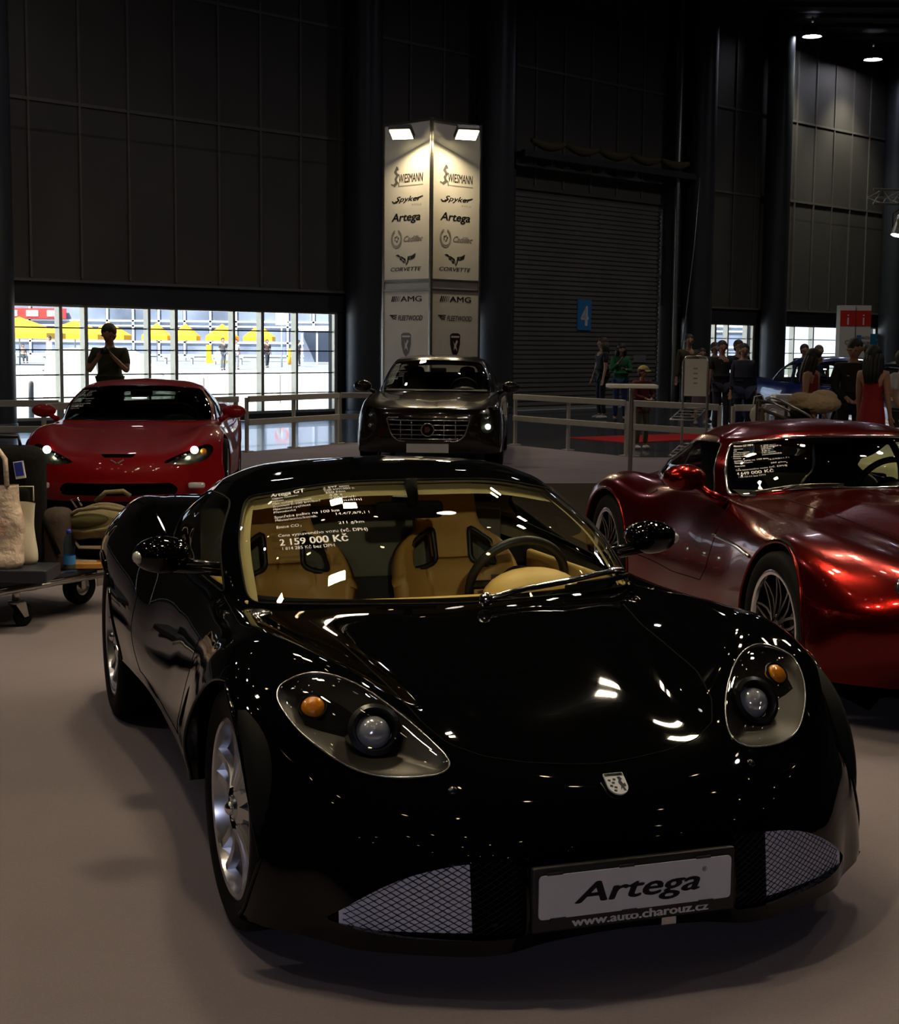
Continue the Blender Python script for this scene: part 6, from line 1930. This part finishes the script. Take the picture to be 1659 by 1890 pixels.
    if cap:
        cm = MB(); N = 18; Vv = []
        for i in range(6):
            for j in range(N):
                a = 2 * PI * j / N; th = 1.35 * i / 5; Vv.append(hd((.118 * math.sin(th) * math.cos(a), .130 * math.sin(th) * math.sin(a), .175 + .112 * math.cos(th))))
        cm.add(Vv, [(i * N + j, (i + 1) * N + j, (i + 1) * N + (j + 1) % N, i * N + (j + 1) % N) for i in range(5) for j in range(N)])
        cm.add([hd((x, -.11 - .09 * math.cos(x * 14), .19 - .02 * abs(x) * 10)) for x in np.linspace(-.1, .1, 9)] + [hd((x, -.09, .20)) for x in np.linspace(-.1, .1, 9)], [(i, i + 1, 10 + i, 9 + i) for i in range(8)])
        cm.build('cap', cloth(cap), t, True)
    t['_hands'] = 0
    del t['_hands']
    HANDS.append([t.matrix_basis.copy(), [tuple(up(a[3])) for a in armpts]])
    return t
HANDS = []
def hand_world(i):
    """world position of hand i (0: person's own +x side is index 1) of the last person built"""
    mw, hs = HANDS[-1]
    return mw @ Vector(hs[i])

def place(px, d): return (lat(px, d), d, 0)
# photographer behind the red sports car
person('man in an olive t-shirt taking a photo behind the red sports car', place(203, 19.6), .0, 1.75, arms=((.42, .22, 2.25, .55), (.42, .22, 2.25, .55)), shirt=(.045, .05, .012), trousers=(.03, .03, .03), hair=(.05, .035, .015), nod=.25, sleeve=.5, girth=1.08)
h0, h1 = hand_world(0), hand_world(1)
cm_ = thing('camera', 'small dark camera in the raised hands of the man in olive', 'camera', tuple((h0 + h1) / 2 + Vector((0, -.02, .03))))
q = MB(); q.box((0, 0, 0), (.12, .05, .075), bev=.01); q.build('body', M['plastic'], cm_)
q = MB(); q.lathe([(.0001, .05), (.026, .05), (.028, .0)], 16, frame_to((0, -.02, 0), (0, -1, 0))); q.build('lens', M['plastic'], cm_, True)
# couple at the door
person('man with long hair in dark clothes standing before the big grey door', place(1107, 32.0), -1.25, 1.70, arms=((.1, .1, .25, 0), (.05, .12, .2, 0)), shirt=(.018, .016, .016), trousers=(.012, .012, .018), hair=(.05, .035, .02), hair_len=.16, sleeve=.5, shoes=(.5, .5, .5))
person('woman in a green jacket and jeans looking down at her phone', place(1141, 31.0), .15, 1.59, arms=((.35, .25, 2.3, .5), (.35, .15, 1.55, .7)), shirt=(.01, .12, .03), trousers=(.02, .035, .11), hair=(.02, .015, .012), hair_len=.14, nod=.35, sleeve=1., jacket=True, female=True, girth=1.05)
p_ = thing('mobile_phone', 'small dark phone in the hand of the woman in green', 'phone', tuple(hand_world(1) + Vector((0, -.03, .03))))
q = MB(); q.box((0, 0, 0), (.05, .015, .1), bev=.004); q.build('body', M['plastic'], p_)
person('boy in a peaked cap, maroon jacket and camouflage trousers behind the barrier', place(1182, 22.7), .45, 1.24, arms=((.3, .12, 1.2, .8), (.3, .12, 1.2, .8)), shirt=(.14, .012, .02), trousers=(.12, .10, .06), hair=(.12, .07, .03), cap=(.42, .30, .09), sleeve=1., jacket=True, shoes=(.6, .6, .6), nod=.12, turn=.4, girth=1.05)
# group left of the blue car
person('man in a brown jacket standing in shade beside the dark pier', place(1266, 31.6), .1, 1.78, shirt=(.06, .045, .015), trousers=(.02, .02, .02), sleeve=1., jacket=True, girth=1.2)
fw = person('woman in a black and white striped top and flowered skirt', place(1290, 30.0), .1, 1.50, arms=((.2, .15, 1.4, .5), (.25, .15, 1.3, .5)), shirt=(.03, .03, .05), trousers=(.16, .09, .10), hair=(.012, .01, .01), hair_len=.1, bottoms='skirt', sleeve=.5, female=True, girth=1.2, shoes=(.4, .35, .3))
# stripes as bands round her top
st = MB()
for z in (.84, .94, 1.05, 1.15, 1.24):
    zz_ = z * 1.50 / 1.60
    st.lathe([(.168, zz_ - .018), (.174, zz_), (.168, zz_ + .018)], 24, Matrix.Diagonal((1, .80, 1, 1)))
st.build('shirt_stripes', cloth((.6, .6, .62)), fw, True)
person('man in a black printed t-shirt beside the striped woman', place(1327, 27.0), .1, 1.64, shirt=(.014, .014, .014), trousers=(.03, .035, .05), hair=(.03, .02, .01), girth=1.1)
person('person half hidden behind the man in the black printed t-shirt', place(1314, 30.6), .2, 1.62, shirt=(.05, .04, .03), low=True)
person('woman in navy with a dark printed top left of the blue car', place(1367, 25.6), .0, 1.59, shirt=(.02, .02, .035), trousers=(.02, .025, .06), hair=(.02, .015, .01), hair_len=.12, female=True, girth=1.45, sleeve=1.)
person('person standing right behind the woman in navy', place(1357, 28.4), .2, 1.66, shirt=(.02, .02, .02), low=True)
# at the cart and counters right
person('woman in a red sleeveless top with long dark hair, looking right', place(1486, 18.6), .95, 1.52, arms=((.1, .12, .5, .3), (.15, .12, .4, .3)), shirt=(.22, .01, .015), trousers=(.02, .02, .02), hair=(.015, .01, .008), hair_len=.30, sleeve=0, female=True, turn=.3, lean=.12)
person('man in a black shirt bending forward with clasped hands', place(1566, 18.5), -.1, 1.66, arms=((.3, .15, 1.1, .8), (.3, .15, 1.1, .8)), shirt=(.01, .01, .01), trousers=(.012, .012, .016), hair=(.02, .015, .012), lean=.22, sleeve=1., turn=-.3, girth=1.12)
person('woman in a red dress with dark hair seen from behind at right', place(1606, 17.1), 2.6, 1.56, arms=((.0, .10, .2, 0), (.25, .10, .2, 0)), shirt=(.28, .01, .012), trousers=(.28, .01, .012), hair=(.012, .01, .008), hair_len=.28, bottoms='dress', sleeve=0, female=True)
for i, (px, d, hh) in enumerate(((1478, 31, 1.60), (1505, 30.4, 1.58), (1597, 29.5, 1.60))):
    person(['dark haired person beyond the blue car roof, above the woman in red', 'fair haired person beyond the middle of the blue car roof', 'person beyond the cars between the man in black and the teal sign'][i], place(px, d), .3 * i, hh, shirt=((.02, .02, .03), (.05, .05, .05), (.03, .04, .03))[i], low=True, hair=((.02, .015, .01), (.12, .09, .05), (.02, .015, .01))[i])
person('person in a white t-shirt cut off by the right edge', place(1662, 17.6), .6, 1.52, shirt=(.6, .6, .6), trousers=(.03, .03, .04), arms=((.2, .2, .6, .2), (.2, .2, .6, .2)))
# outside
person('man in a white shirt and pale trousers walking outside the glass', place(92, 76), -.9, 1.76, shirt=(.75, .78, .8), trousers=(.5, .55, .6), legs=(.18, -.2), sleeve=1., low=True)
person('person in a beige top sitting on the far bench outside', place(44, 102), .6, 1.75, shirt=(.35, .26, .2), trousers=(.03, .05, .06), seat=True, low=True)
person('man carrying a white bag outside on the far road', place(411, 83), .5, 1.76, shirt=(.05, .05, .05), trousers=(.08, .10, .12), legs=(.1, -.1), low=True)
person('woman in a pale jacket walking beside the man with the white bag', place(435, 86), .5, 1.70, shirt=(.55, .55, .55), trousers=(.2, .2, .22), low=True, female=True)
person('person in dark clothes outside near the yellow posts, left', place(492, 93), .5, 1.72, shirt=(.06, .03, .03), trousers=(.03, .03, .04), legs=(.15, -.15), low=True)
person('person in dark blue outside beside the white entrance', place(549, 100), -.5, 1.72, shirt=(.02, .03, .05), low=True)
b_ = thing('carrier_bag', 'white bag carried by the man outside on the far road', 'bag', tuple(Vector(place(403, 83)) + Vector((0, -.1, .75))))
q = MB(); q.ball((0, 0, 0), (.2, .12, .35), 12); q.build('bag', M['white_sheet'], b_, True)
# ------------------------------------------------------------------ luggage cart at the left edge
def cw(px, py, z):
    """point on height z seen at a pixel of the photograph (used to lay the cart out in metres)"""
    a = (px - 829.5) / FPX; b = (py - 945) / FPX
    d = Vector((a, math.cos(PITCH) - b * math.sin(PITCH), -math.sin(PITCH) - b * math.cos(PITCH)))
    t = (z - EYE) / d.z
    return Vector((0, 0, EYE)) + d * t
M['wood_orange'] = mat('orange_board', (.55, .26, .05), .5, var=.15, vscale=6)
M['khaki'] = mat('khaki_cloth', (.19, .15, .075), .9, bump=.5, bscale=14, var=.2, vscale=5, bdist=.05)
M['khaki_dark'] = mat('khaki_dark', (.09, .075, .02), .85, bump=.3, bscale=30, var=.2)
M['black_cloth'] = mat('black_cloth', (.006, .005, .005), .9, 0, 0, .15, bump=.4, bscale=24, var=.2, bdist=.02)
M['brown_cloth'] = mat('brown_cloth', (.05, .028, .02), .85, bump=.4, bscale=20, var=.3, bdist=.02)
M['poly_bag'] = mat('plastic_bag', (.78, .62, .50), .35, bump=.7, bscale=9, bdist=.06, var=.04)
M['paper_bag'] = mat('paper_bag', (.80, .74, .60), .6, bump=.1, bscale=10, var=.03)
M['cart_blue'] = mat('cart_deck', (.035, .04, .055), .45, .3, var=.1)
M['water'] = glass('water_bottle', (.55, .75, .95), 1.35)
M['label_blue'] = mat('label_blue', (.03, .05, .45), .4, var=.2, vscale=30)

A = Vector((-2.325, 8.02, 0)); B = A + Vector((math.cos(1.03), math.sin(1.03), 0)) * .76            # caster foot, big wheel foot
def wpx(px, d, z): return ((px - 829.5) / FPX * (d - .18), d - .18, z)
ct = thing('hand_cart', 'low flat luggage cart with a swivel caster and a fat black tyre', 'cart', (A.x, A.y, 0), math.atan2(B.y - A.y, B.x - A.x))
L_ = (B - A).length
dk = MB(); dk.box((.15, .36, .247), (1.35, .74, .04), bev=.01); dk.build('deck', M['cart_blue'], ct)
fr = MB()
for y in (-.03, .74): fr.tube([(-.55, y, .215), (.85, y, .215)], .016, 8)
fr.build('side_rail', M['steel'], ct, True)
ub = MB(); ub.box((.15, .36, .21), (1.3, .06, .04)); ub.box((.1, .36, .21), (.06, .72, .04)); ub.build('under_frame', M['plastic'], ct)
cs = MB(); cs.tube([(0, .02, .24), (0, .02, .135)], .022, 10); cs.lathe([(.0001, .145), (.045, .145), (.045, .13), (.0001, .13)], 16, Matrix.Translation((0, .02, 0)))
cs.build('caster_stem', M['steel'], ct, True)
for s in (-1, 1):
    fk = MB(); fk.prism([(-.03, .135), (.045, .135), (.065, .055), (.035, .05)], s * .022 - .003, s * .022 + .003, Matrix(((1, 0, 0, 0), (0, 0, 1, .02), (0, 1, 0, 0), (0, 0, 0, 1)))); fk.build('caster_fork', M['steel'], ct)
cwh = MB(); cwh.lathe([(.02, -.014), (.05, -.016), (.062, -.010), (.0625, .010), (.05, .016), (.02, .014)], 28, Matrix.Translation((.045, .02, .0625)) @ Matrix.Rotation(PI / 2, 4, 'X'), closed=True)
autosmooth(cwh.build('caster_wheel', M['rubber'], ct, True), 50)
bw = MB(); Tm = Matrix.Translation((.72, .27, .11)) @ Matrix.Rotation(PI / 2, 4, 'X')
bw.lathe([(.055, -.035), (.09, -.045), (.105, -.03), (.11, 0), (.105, .03), (.09, .045), (.055, .035)], 36, Tm, closed=True)
w_ = bw.build('wheel', M['rubber'], ct, True); autosmooth(w_, 60)
hb = MB(); hb.lathe([(.0001, .03), (.03, .03), (.045, .02), (.065, .036), (.065, -.036), (.0001, -.03)], 24, Tm); autosmooth(hb.build('hub', M['steel'], w_, True), 40)
bk = MB(); bk.box((.62, -.03, .20), (.12, .006, .09)); bk.box((.70, .22, .16), (.03, .01, .12)); bk.build('axle_bracket', M['steel'], ct)
wd = thing('wooden_board', 'orange varnished board lying across the end of the cart', 'board', wpx(166, 8.74, .284), .15)
q = MB(); q.box((0, 0, 0), (.30, .34, .03), bev=.004); q.build('board', M['wood_orange'], wd)
T0 = ct.matrix_basis
def on(x, y, z): return tuple(T0 @ Vector((x, y, z)))
rz0 = ct.rotation_euler.z
# tall black suitcase
sc = thing('suitcase', 'tall black soft suitcase standing on the cart behind the white bags', 'suitcase', wpx(8, 8.50, .268), .05)
q = MB(); q.box((0, 0, .35), (.42, .26, .70), bev=.08); o = q.build('shell', M['black_cloth'], sc, True); autosmooth(o, 60)
q = MB(); q.box((.0, -.14, .28), (.32, .06, .40), bev=.03); autosmooth(q.build('front_pocket', M['black_cloth'], sc, True), 60)
q = MB(); q.tube([(-.08, 0, .70), (-.07, 0, .75), (.07, 0, .75), (.08, 0, .70)], .012, 6); q.build('handle', M['plastic'], sc, True)
q = MB(); q.box((.105, -.134, .575), (.055, .012, .095), R=Matrix.Rotation(-.15, 3, 'Y')); q.build('tag_backing', M['white_vinyl'], sc)
q = MB(); q.box((.103, -.141, .58), (.044, .004, .075), R=Matrix.Rotation(-.15, 3, 'Y')); q.build('tag_label', M['label_blue'], sc)
# second, brown bag leaning beside it
sb = thing('travel_bag', 'dark brown travel bag slumped beside the tall suitcase', 'bag', wpx(98, 8.60, .268), 0)
q = MB(); q.box((.0, .0, .17), (.17, .28, .34), bev=.06); o = q.build('body', M['brown_cloth'], sb, True); autosmooth(o, 60)
q = MB(); q.tube([(-.05, -.13, .32), (-.01, -.15, .26), (.05, -.15, .10)], .016, 6); q.build('strap', M['black_cloth'], sb, True)
# carrier bags
def soft_bag(name, label, loc, w, d, h, m, rz=0., seed=0, sag=.25):
    t = thing(name, label, 'bag', loc, rz)
    n = 28; K = 14; V = []
    for i in range(K + 1):
        z = h * i / K; kz = i / K
        for j in range(n):
            a = 2 * PI * j / n
            ca, sa = math.cos(a), math.sin(a)
            rr = (abs(ca) ** 3 + abs(sa) ** 3) ** (-1 / 3)
            x = w / 2 * ca * rr * (1 - sag * kz ** 2); y = d / 2 * sa * rr * (1 - (sag + .25) * kz ** 2)
            nn = noise.noise(Vector((x * 7 + seed, y * 7, z * 7))) * .022
            if i == 0: x *= .85; y *= .85
            V.append((x + nn * ca, y + nn * sa, z + (nn * .5 if i == K else 0)))
    F = [(i * n + j, i * n + (j + 1) % n, (i + 1) * n + (j + 1) % n, (i + 1) * n + j) for i in range(K) for j in range(n)] + [tuple(range(n))[::-1]]
    obj('bag', V, F, m, t)
    return t
ld = MB(); ld.box((-.06, -.12, .04), (.62, .30, .072), bev=.01); tag(ld.build('flat_case', M['cart_blue'], None, loc=wpx(18, 8.28, .268)), 'flat dark blue case under the two carrier bags on the cart', 'case')
pb = soft_bag('plastic_carrier_bag', 'crumpled pinkish white plastic carrier bag at the left edge', wpx(-8, 8.10, .345), .27, .14, .44, M['poly_bag'], 0, 3)
q = MB()
for s in (-1,): q.tube([(-.06, s * .04, .44), (-.05, s * .03, .58), (.0, s * .03, .66), (.05, s * .03, .58), (.06, s * .04, .44)], .014, 6)
q.build('handle', M['poly_bag'], pb, True)
q = MB()
for k in range(3): text_into(q, ('auto', 'charouz', 'service')[k], lambda p, k=k: (.0 + p[0], -.074, .25 - .028 * k + p[1]), w=.06, h=.012)
q.build('print', M['sign_red'], pb)
pw = soft_bag('paper_carrier_bag', 'cream paper bag half hidden behind the plastic carrier bag', wpx(40, 8.24, .345), .13, .08, .33, M['paper_bag'], .1, 9, .05)
q = MB(); q.tube([(-.05, 0, .34), (-.05, 0, .42), (.05, 0, .42), (.05, 0, .34)], .004, 5); q.build('handle', M['paper_bag'], pw, True)
# khaki rucksack
rk = thing('rucksack', 'khaki green rucksack lying on top of the black bag on the cart', 'rucksack', wpx(177, 8.80, .432), -.05)
n = 30; K = 18; V = []
for i in range(K + 1):
    x = -.23 + .46 * i / K; kx = i / K
    hh = .115 * math.sin(PI * min(1, max(.02, kx * .98 + .01))) ** .45 * (.62 + .55 * kx)
    for j in range(n):
        a = 2 * PI * j / n; ca, sa = math.cos(a), math.sin(a); rr = (abs(ca) ** 2.6 + abs(sa) ** 2.6) ** (-1 / 2.6)
        y = .19 * ca * rr * math.sin(PI * min(1, max(.02, kx * .94 + .03))) ** .3; z = hh * sa * rr
        nn = noise.noise(Vector((x * 6, y * 6, z * 9))) * .03
        V.append((x, y * (1 + nn), z + hh * .8 + nn))
o = obj('pack', V, [(i * n + j, i * n + (j + 1) % n, (i + 1) * n + (j + 1) % n, (i + 1) * n + j) for i in range(K) for j in range(n)] + [tuple(range(n))[::-1], tuple(K * n + j for j in range(n))], M['khaki'], rk)
q = MB(); q.ball((-.02, -.165, .10), (.13, .045, .045), 18, Matrix.Rotation(-.10, 3, 'Y')); q.build('front_pocket', M['khaki_dark'], rk, True)
q = MB()
q.tube([(-.20, -.16, .08), (-.06, -.19, .165), (.08, -.19, .185), (.20, -.15, .16)], .012, 6); q.tube([(-.20, -.16, .05), (-.02, -.195, .04), (.10, -.19, .06), (.20, -.15, .13)], .012, 6)
q.build('piping', M['khaki'], rk, True)
q = MB(); q.tube([(.0, -.05, .20), (.06, -.05, .255), (.16, -.04, .262), (.2, -.04, .235)], .014, 6); q.build('strap', M['khaki'], rk, True)
q = MB(); q.tube([(-.12, -.02, .16), (-.15, -.03, .21), (-.11, -.03, .22), (-.09, -.02, .17)], .006, 6); q.build('ring', M['chrome'], rk, True)
bb = thing('holdall', 'black holdall under the khaki rucksack', 'bag', wpx(180, 8.84, .30), 0)
q = MB(); q.box((0, .02, .07), (.31, .32, .125), bev=.05); o = q.build('body', M['black_cloth'], bb, True); autosmooth(o, 60)
q = MB(); q.tube([(-.12, -.15, .13), (-.08, -.18, .08), (.08, -.18, .08), (.12, -.15, .13)], .010, 6); q.build('handle', M['paper_bag'], bb, True)
bt = thing('water_bottle', 'clear plastic water bottle with a blue cap standing on the cart', 'bottle', wpx(122, 8.42, .268))
q = MB(); q.lathe([(.0001, .0), (.030, .002), (.033, .02), (.033, .08), (.031, .11), (.033, .14), (.033, .17), (.024, .20), (.013, .215), (.013, .225)], 20); q.build('bottle', M['water'], bt, True)
q = MB(); q.lathe([(.0001, .245), (.014, .243), (.015, .222), (.0001, .222)], 16); q.build('cap', M['label_blue'], bt, True)
q = MB(); q.lathe([(.0335, .05), (.0335, .10)], 20); q.build('label', M['sign_blue'], bt, True)
# cardboard wedges on the board
tg = MB(); tg.prism([(-.07, 0), (.07, 0), (.05, .02), (-.03, .05), (-.06, .05)], -.01, .01); tag(tg.build('paper_scrap', M['paper_bag'], loc=wpx(150, 8.62, .30)), 'folded paper scrap on the orange board', 'paper')

# ------------------------------------------------------------------ clutter behind the retro coupe
pc = thing('cool_box', 'white lidded box standing in front of the blue car', 'box', (lat(1449, 21.2), 21.2, 0))
q = MB(); q.box((0, 0, .72), (.36, .3, .26), bev=.02); q.build('box', M['white_sheet'], pc)
q = MB(); q.box((0, 0, .87), (.39, .33, .05), bev=.015); q.build('lid', M['white_sheet'], pc)
q = MB(); q.box((0, 0, .29), (.4, .3, .58)); q.build('stand', M['cart_blue'], pc)
st = thing('pushchair', 'pushchair piled with a beige fleece and bags beside the woman in red', 'pushchair', (lat(1502, 16.7), 16.7, 0), .2)
q = MB()
for s in (-.2, .2): q.tube([(-.5, s, .98), (-.15, s, .80), (.25, s, .30), (.35, s, .12)], .014, 6); q.tube([(.05, s, .55), (-.3, s, .12)], .014, 6)
q.tube([(-.5, -.2, .98), (-.52, 0, 1.0), (-.5, .2, .98)], .018, 6)
q.build('frame', M['steel'], st, True)
q = MB(); q.box((.05, 0, .48), (.5, .36, .10), bev=.04); q.box((-.14, 0, .68), (.12, .36, .42), bev=.05, R=Matrix.Rotation(-.3, 3, 'Y')); q.build('seat', M['black_cloth'], st, True)
for x, s in ((.35, -.22), (.35, .22), (-.3, -.22), (-.3, .22)):
    q = MB(); q.lathe([(.05, -.02), (.09, -.02), (.10, 0), (.09, .02), (.05, .02)], 18, Matrix.Translation((x, s, .10)) @ Matrix.Rotation(PI / 2, 4, 'X'), closed=True); q.build('wheel', M['rubber'], st, True)
M['fleece'] = mat('beige_fleece', (.42, .30, .17), .95, bump=.8, bscale=20, var=.2, bdist=.05)
q = MB(); q.ball((0, 0, 0), (.30, .19, .12), 18); q.ball((.10, .02, .06), (.16, .14, .10), 14); q.ball((-.16, -.02, .04), (.14, .14, .09), 14)
tag(q.build('fleece_blanket', M['fleece'], None, True, loc=(lat(1500, 16.7) , 16.7, .93)), 'rumpled beige fleece heaped on the pushchair', 'blanket')
for i, (px, d, w, zt) in enumerate(((1446, 15.9, .5, .90), (1420, 18.2, .3, .9))):
    t = thing('display_stand', ['slanted brown display stand in front of the pushchair', 'short upright brown display stand left of the slanted one'][i], 'stand', (lat(px, d), d, 0), -.1)
    q = MB()
    for s in (-.5, .5): q.tube([(-w * .5, s * .3, .0), (-w * .5, s * .3, zt)], .02, 6); q.tube([(-w * .5, s * .3, zt), (w * .6, s * .3, zt - (.22 if i == 0 else .03))], .018, 6)
    q.tube([(-w * .5, -.15, zt), (-w * .5, .15, zt)], .02, 6); q.tube([(w * .6, -.15, zt - (.22 if i == 0 else .03)), (w * .6, .15, zt - (.22 if i == 0 else .03))], .02, 6); q.tube([(w * .6, 0, zt - (.22 if i == 0 else .03)), (w * .6, 0, 0)], .02, 6)
    q.build('frame', M['brown_wood'] if 'brown_wood' in M else M['brown_cloth'], t, True)
bs = thing('bag_with_strap', 'pale bag with a looped white strap hung on the end of the rail', 'bag', (4.05, 19.86, .66))
q = MB(); q.ball((0, 0, 0), (.10, .06, .12), 14); q.build('bag', M['paper_bag'], bs, True)
q = MB(); q.tube([(-.06, 0, .10), (-.04, 0, .24), (.06, 0, .26), (.12, 0, .12), (.04, 0, .04)], .010, 6); q.tube([(.08, 0, .0), (.20, 0, .08), (.30, 0, .05)], .009, 6); q.build('strap', M['white_sheet'], bs, True)
# ------------------------------------------------------------------ the hall's own lamps, then added fill lamps
for px, py, s_ in ((1490, 58, 14.19), (1603, 102, 17.51)):
    p = wp_(s_, 1.0, 10.12 if px == 1490 else 9.95)
    ceiling_lamp(tuple(p), 'lit lamp near the ceiling, %s' % ('the left one of the two at upper right' if px == 1490 else 'the right one of the two at upper right'), .27, 'led')
    lamp('high_lamp_beam', 'SPOT', (p.x, p.y, p.z - .06), 500, (.95, .95, .75), .15, target=tuple(wp_(s_ + .3, .2, 0)), spot=1.6, blend=.9)
random.seed(11)
# rows of warm spots over the stands, all behind or above the picture
n_ = 0
for ix in range(-4, 7):
    for iy in range(-4, 6):
        x = ix * 1.75 + .4 + random.uniform(-.35, .35); y = iy * 2.5 + .6 + random.uniform(-.5, .5); z = 6.6 + random.uniform(-.4, .6)
        if y > 12 or random.random() < .38: continue
        ceiling_lamp((x, y, z), 'small warm spot hanging over the stand, outside the picture', .062, 'warm_glow', 'warm spots over the stand')
for (x, y) in ((-3.8, 6.6), (1.2, 9.0), (5.5, 7.2), (-5, 10.5), (.0, 14.0), (6.0, 12.5)):
    lamp('stand_spot', 'SPOT', (x, y, 7.2), 62, (1, .86, .74), .12, target=(x * .9, y + .6, 0), spot=1.6, blend=.9)
# floodlights over the stand, above the picture
for (x, y, z, nm, w_) in ((1.62, 9.75, 5.1, 'first', .22), (1.53, 9.35, 5.1, 'second', .16), (2.2, 8.5, 5.05, 'third', .28), (2.2, 7.6, 5.0, 'fourth', .28), (-.62, 4.35, 5.0, 'fifth', .32), (-.94, 7.6, 5.0, 'sixth', .32), (5.0, 10.0, 5.0, 'seventh', .36), (-.65, 8.08, 6.0, 'eighth', .42), (-2.1, 4.3, 5.2, 'ninth', .28)):
    floodlight((x, y, z), (x * .8 + .1, y - 1.2, 0), 'the %s of the floodlights hung over the stand above the picture' % nm, 'floodlights over the stand', energy=11, size=(w_, w_ * .6), col=(1, .86, .70))
# unseen fill spots, added: warm into the cabin, cool onto nose and plate
lamp('cabin_fill', 'SPOT', (.6, -3.6, 3.0), 420, (1, .90, .74), .05, target=(-.12, 5.6, .86), spot=.18, blend=.4)
lamp('nose_fill', 'SPOT', (-1.0, -5.5, 3.4), 260, (.74, .76, 1.0), .12, target=(.5, 3.5, .3), spot=.42, blend=1.)
for i, (x, y) in enumerate(((-9, 14), (-5, 22), (1.5, 24), (6, 30), (12, 36), (13, 20), (8, 8), (-8, 3))):  # unseen lamps added as general fill to lift the dark walls
    ceiling_lamp((x, y, 10.1), 'added fill lamp under the roof, outside the picture', .24, 'led', 'added fill lamps under the roof')
    lamp('roof_fill_beam', 'SPOT', (x, y, 10.0), (170, 170, 240, 300, 340, 300, 200, 170)[i], (1., .88, .74), .25, target=(x, y, 0), spot=2.6, blend=1.)
build_artega()
build_wiesmann()
build_corvette()
build_sedan('dark_sedan', 'dark brown sedan with a chrome grille in front of the white sign tower', -.23, 19.4, -.055, 'brown_paint', lit=True,
            sheet=('Cadillac CTS', '1 250 000 Kč', '1 050 420 Kč bez DPH', ['3 564 ccm', '229 kW/311 k', '374 Nm', '6,3 s', '241 km/h', 'automatická', '16,2/8,1/11,1 l', '261 g/km'], ((1.3, -2.4), (1.3, -1.3), (2.8, -2.4), (2.8, -1.3))))
build_sedan('blue_car', 'blue hatchback parked among the visitors beyond the barrier', 7.0, 24.4, .2, 'blue_paint', grille=False, simple=True)
build_sedan('dark_car', 'dark car with bright grille bars cut off by the right edge', 6.75, 18.9, .08, 'night_paint', grille=True, simple=True)
build_sedan('pale_car', 'pale champagne car glimpsed through the windows of the candy red coupe', 3.75, 11.7, -1.2, 'pale_paint', grille=False, simple=True, tall=.8)
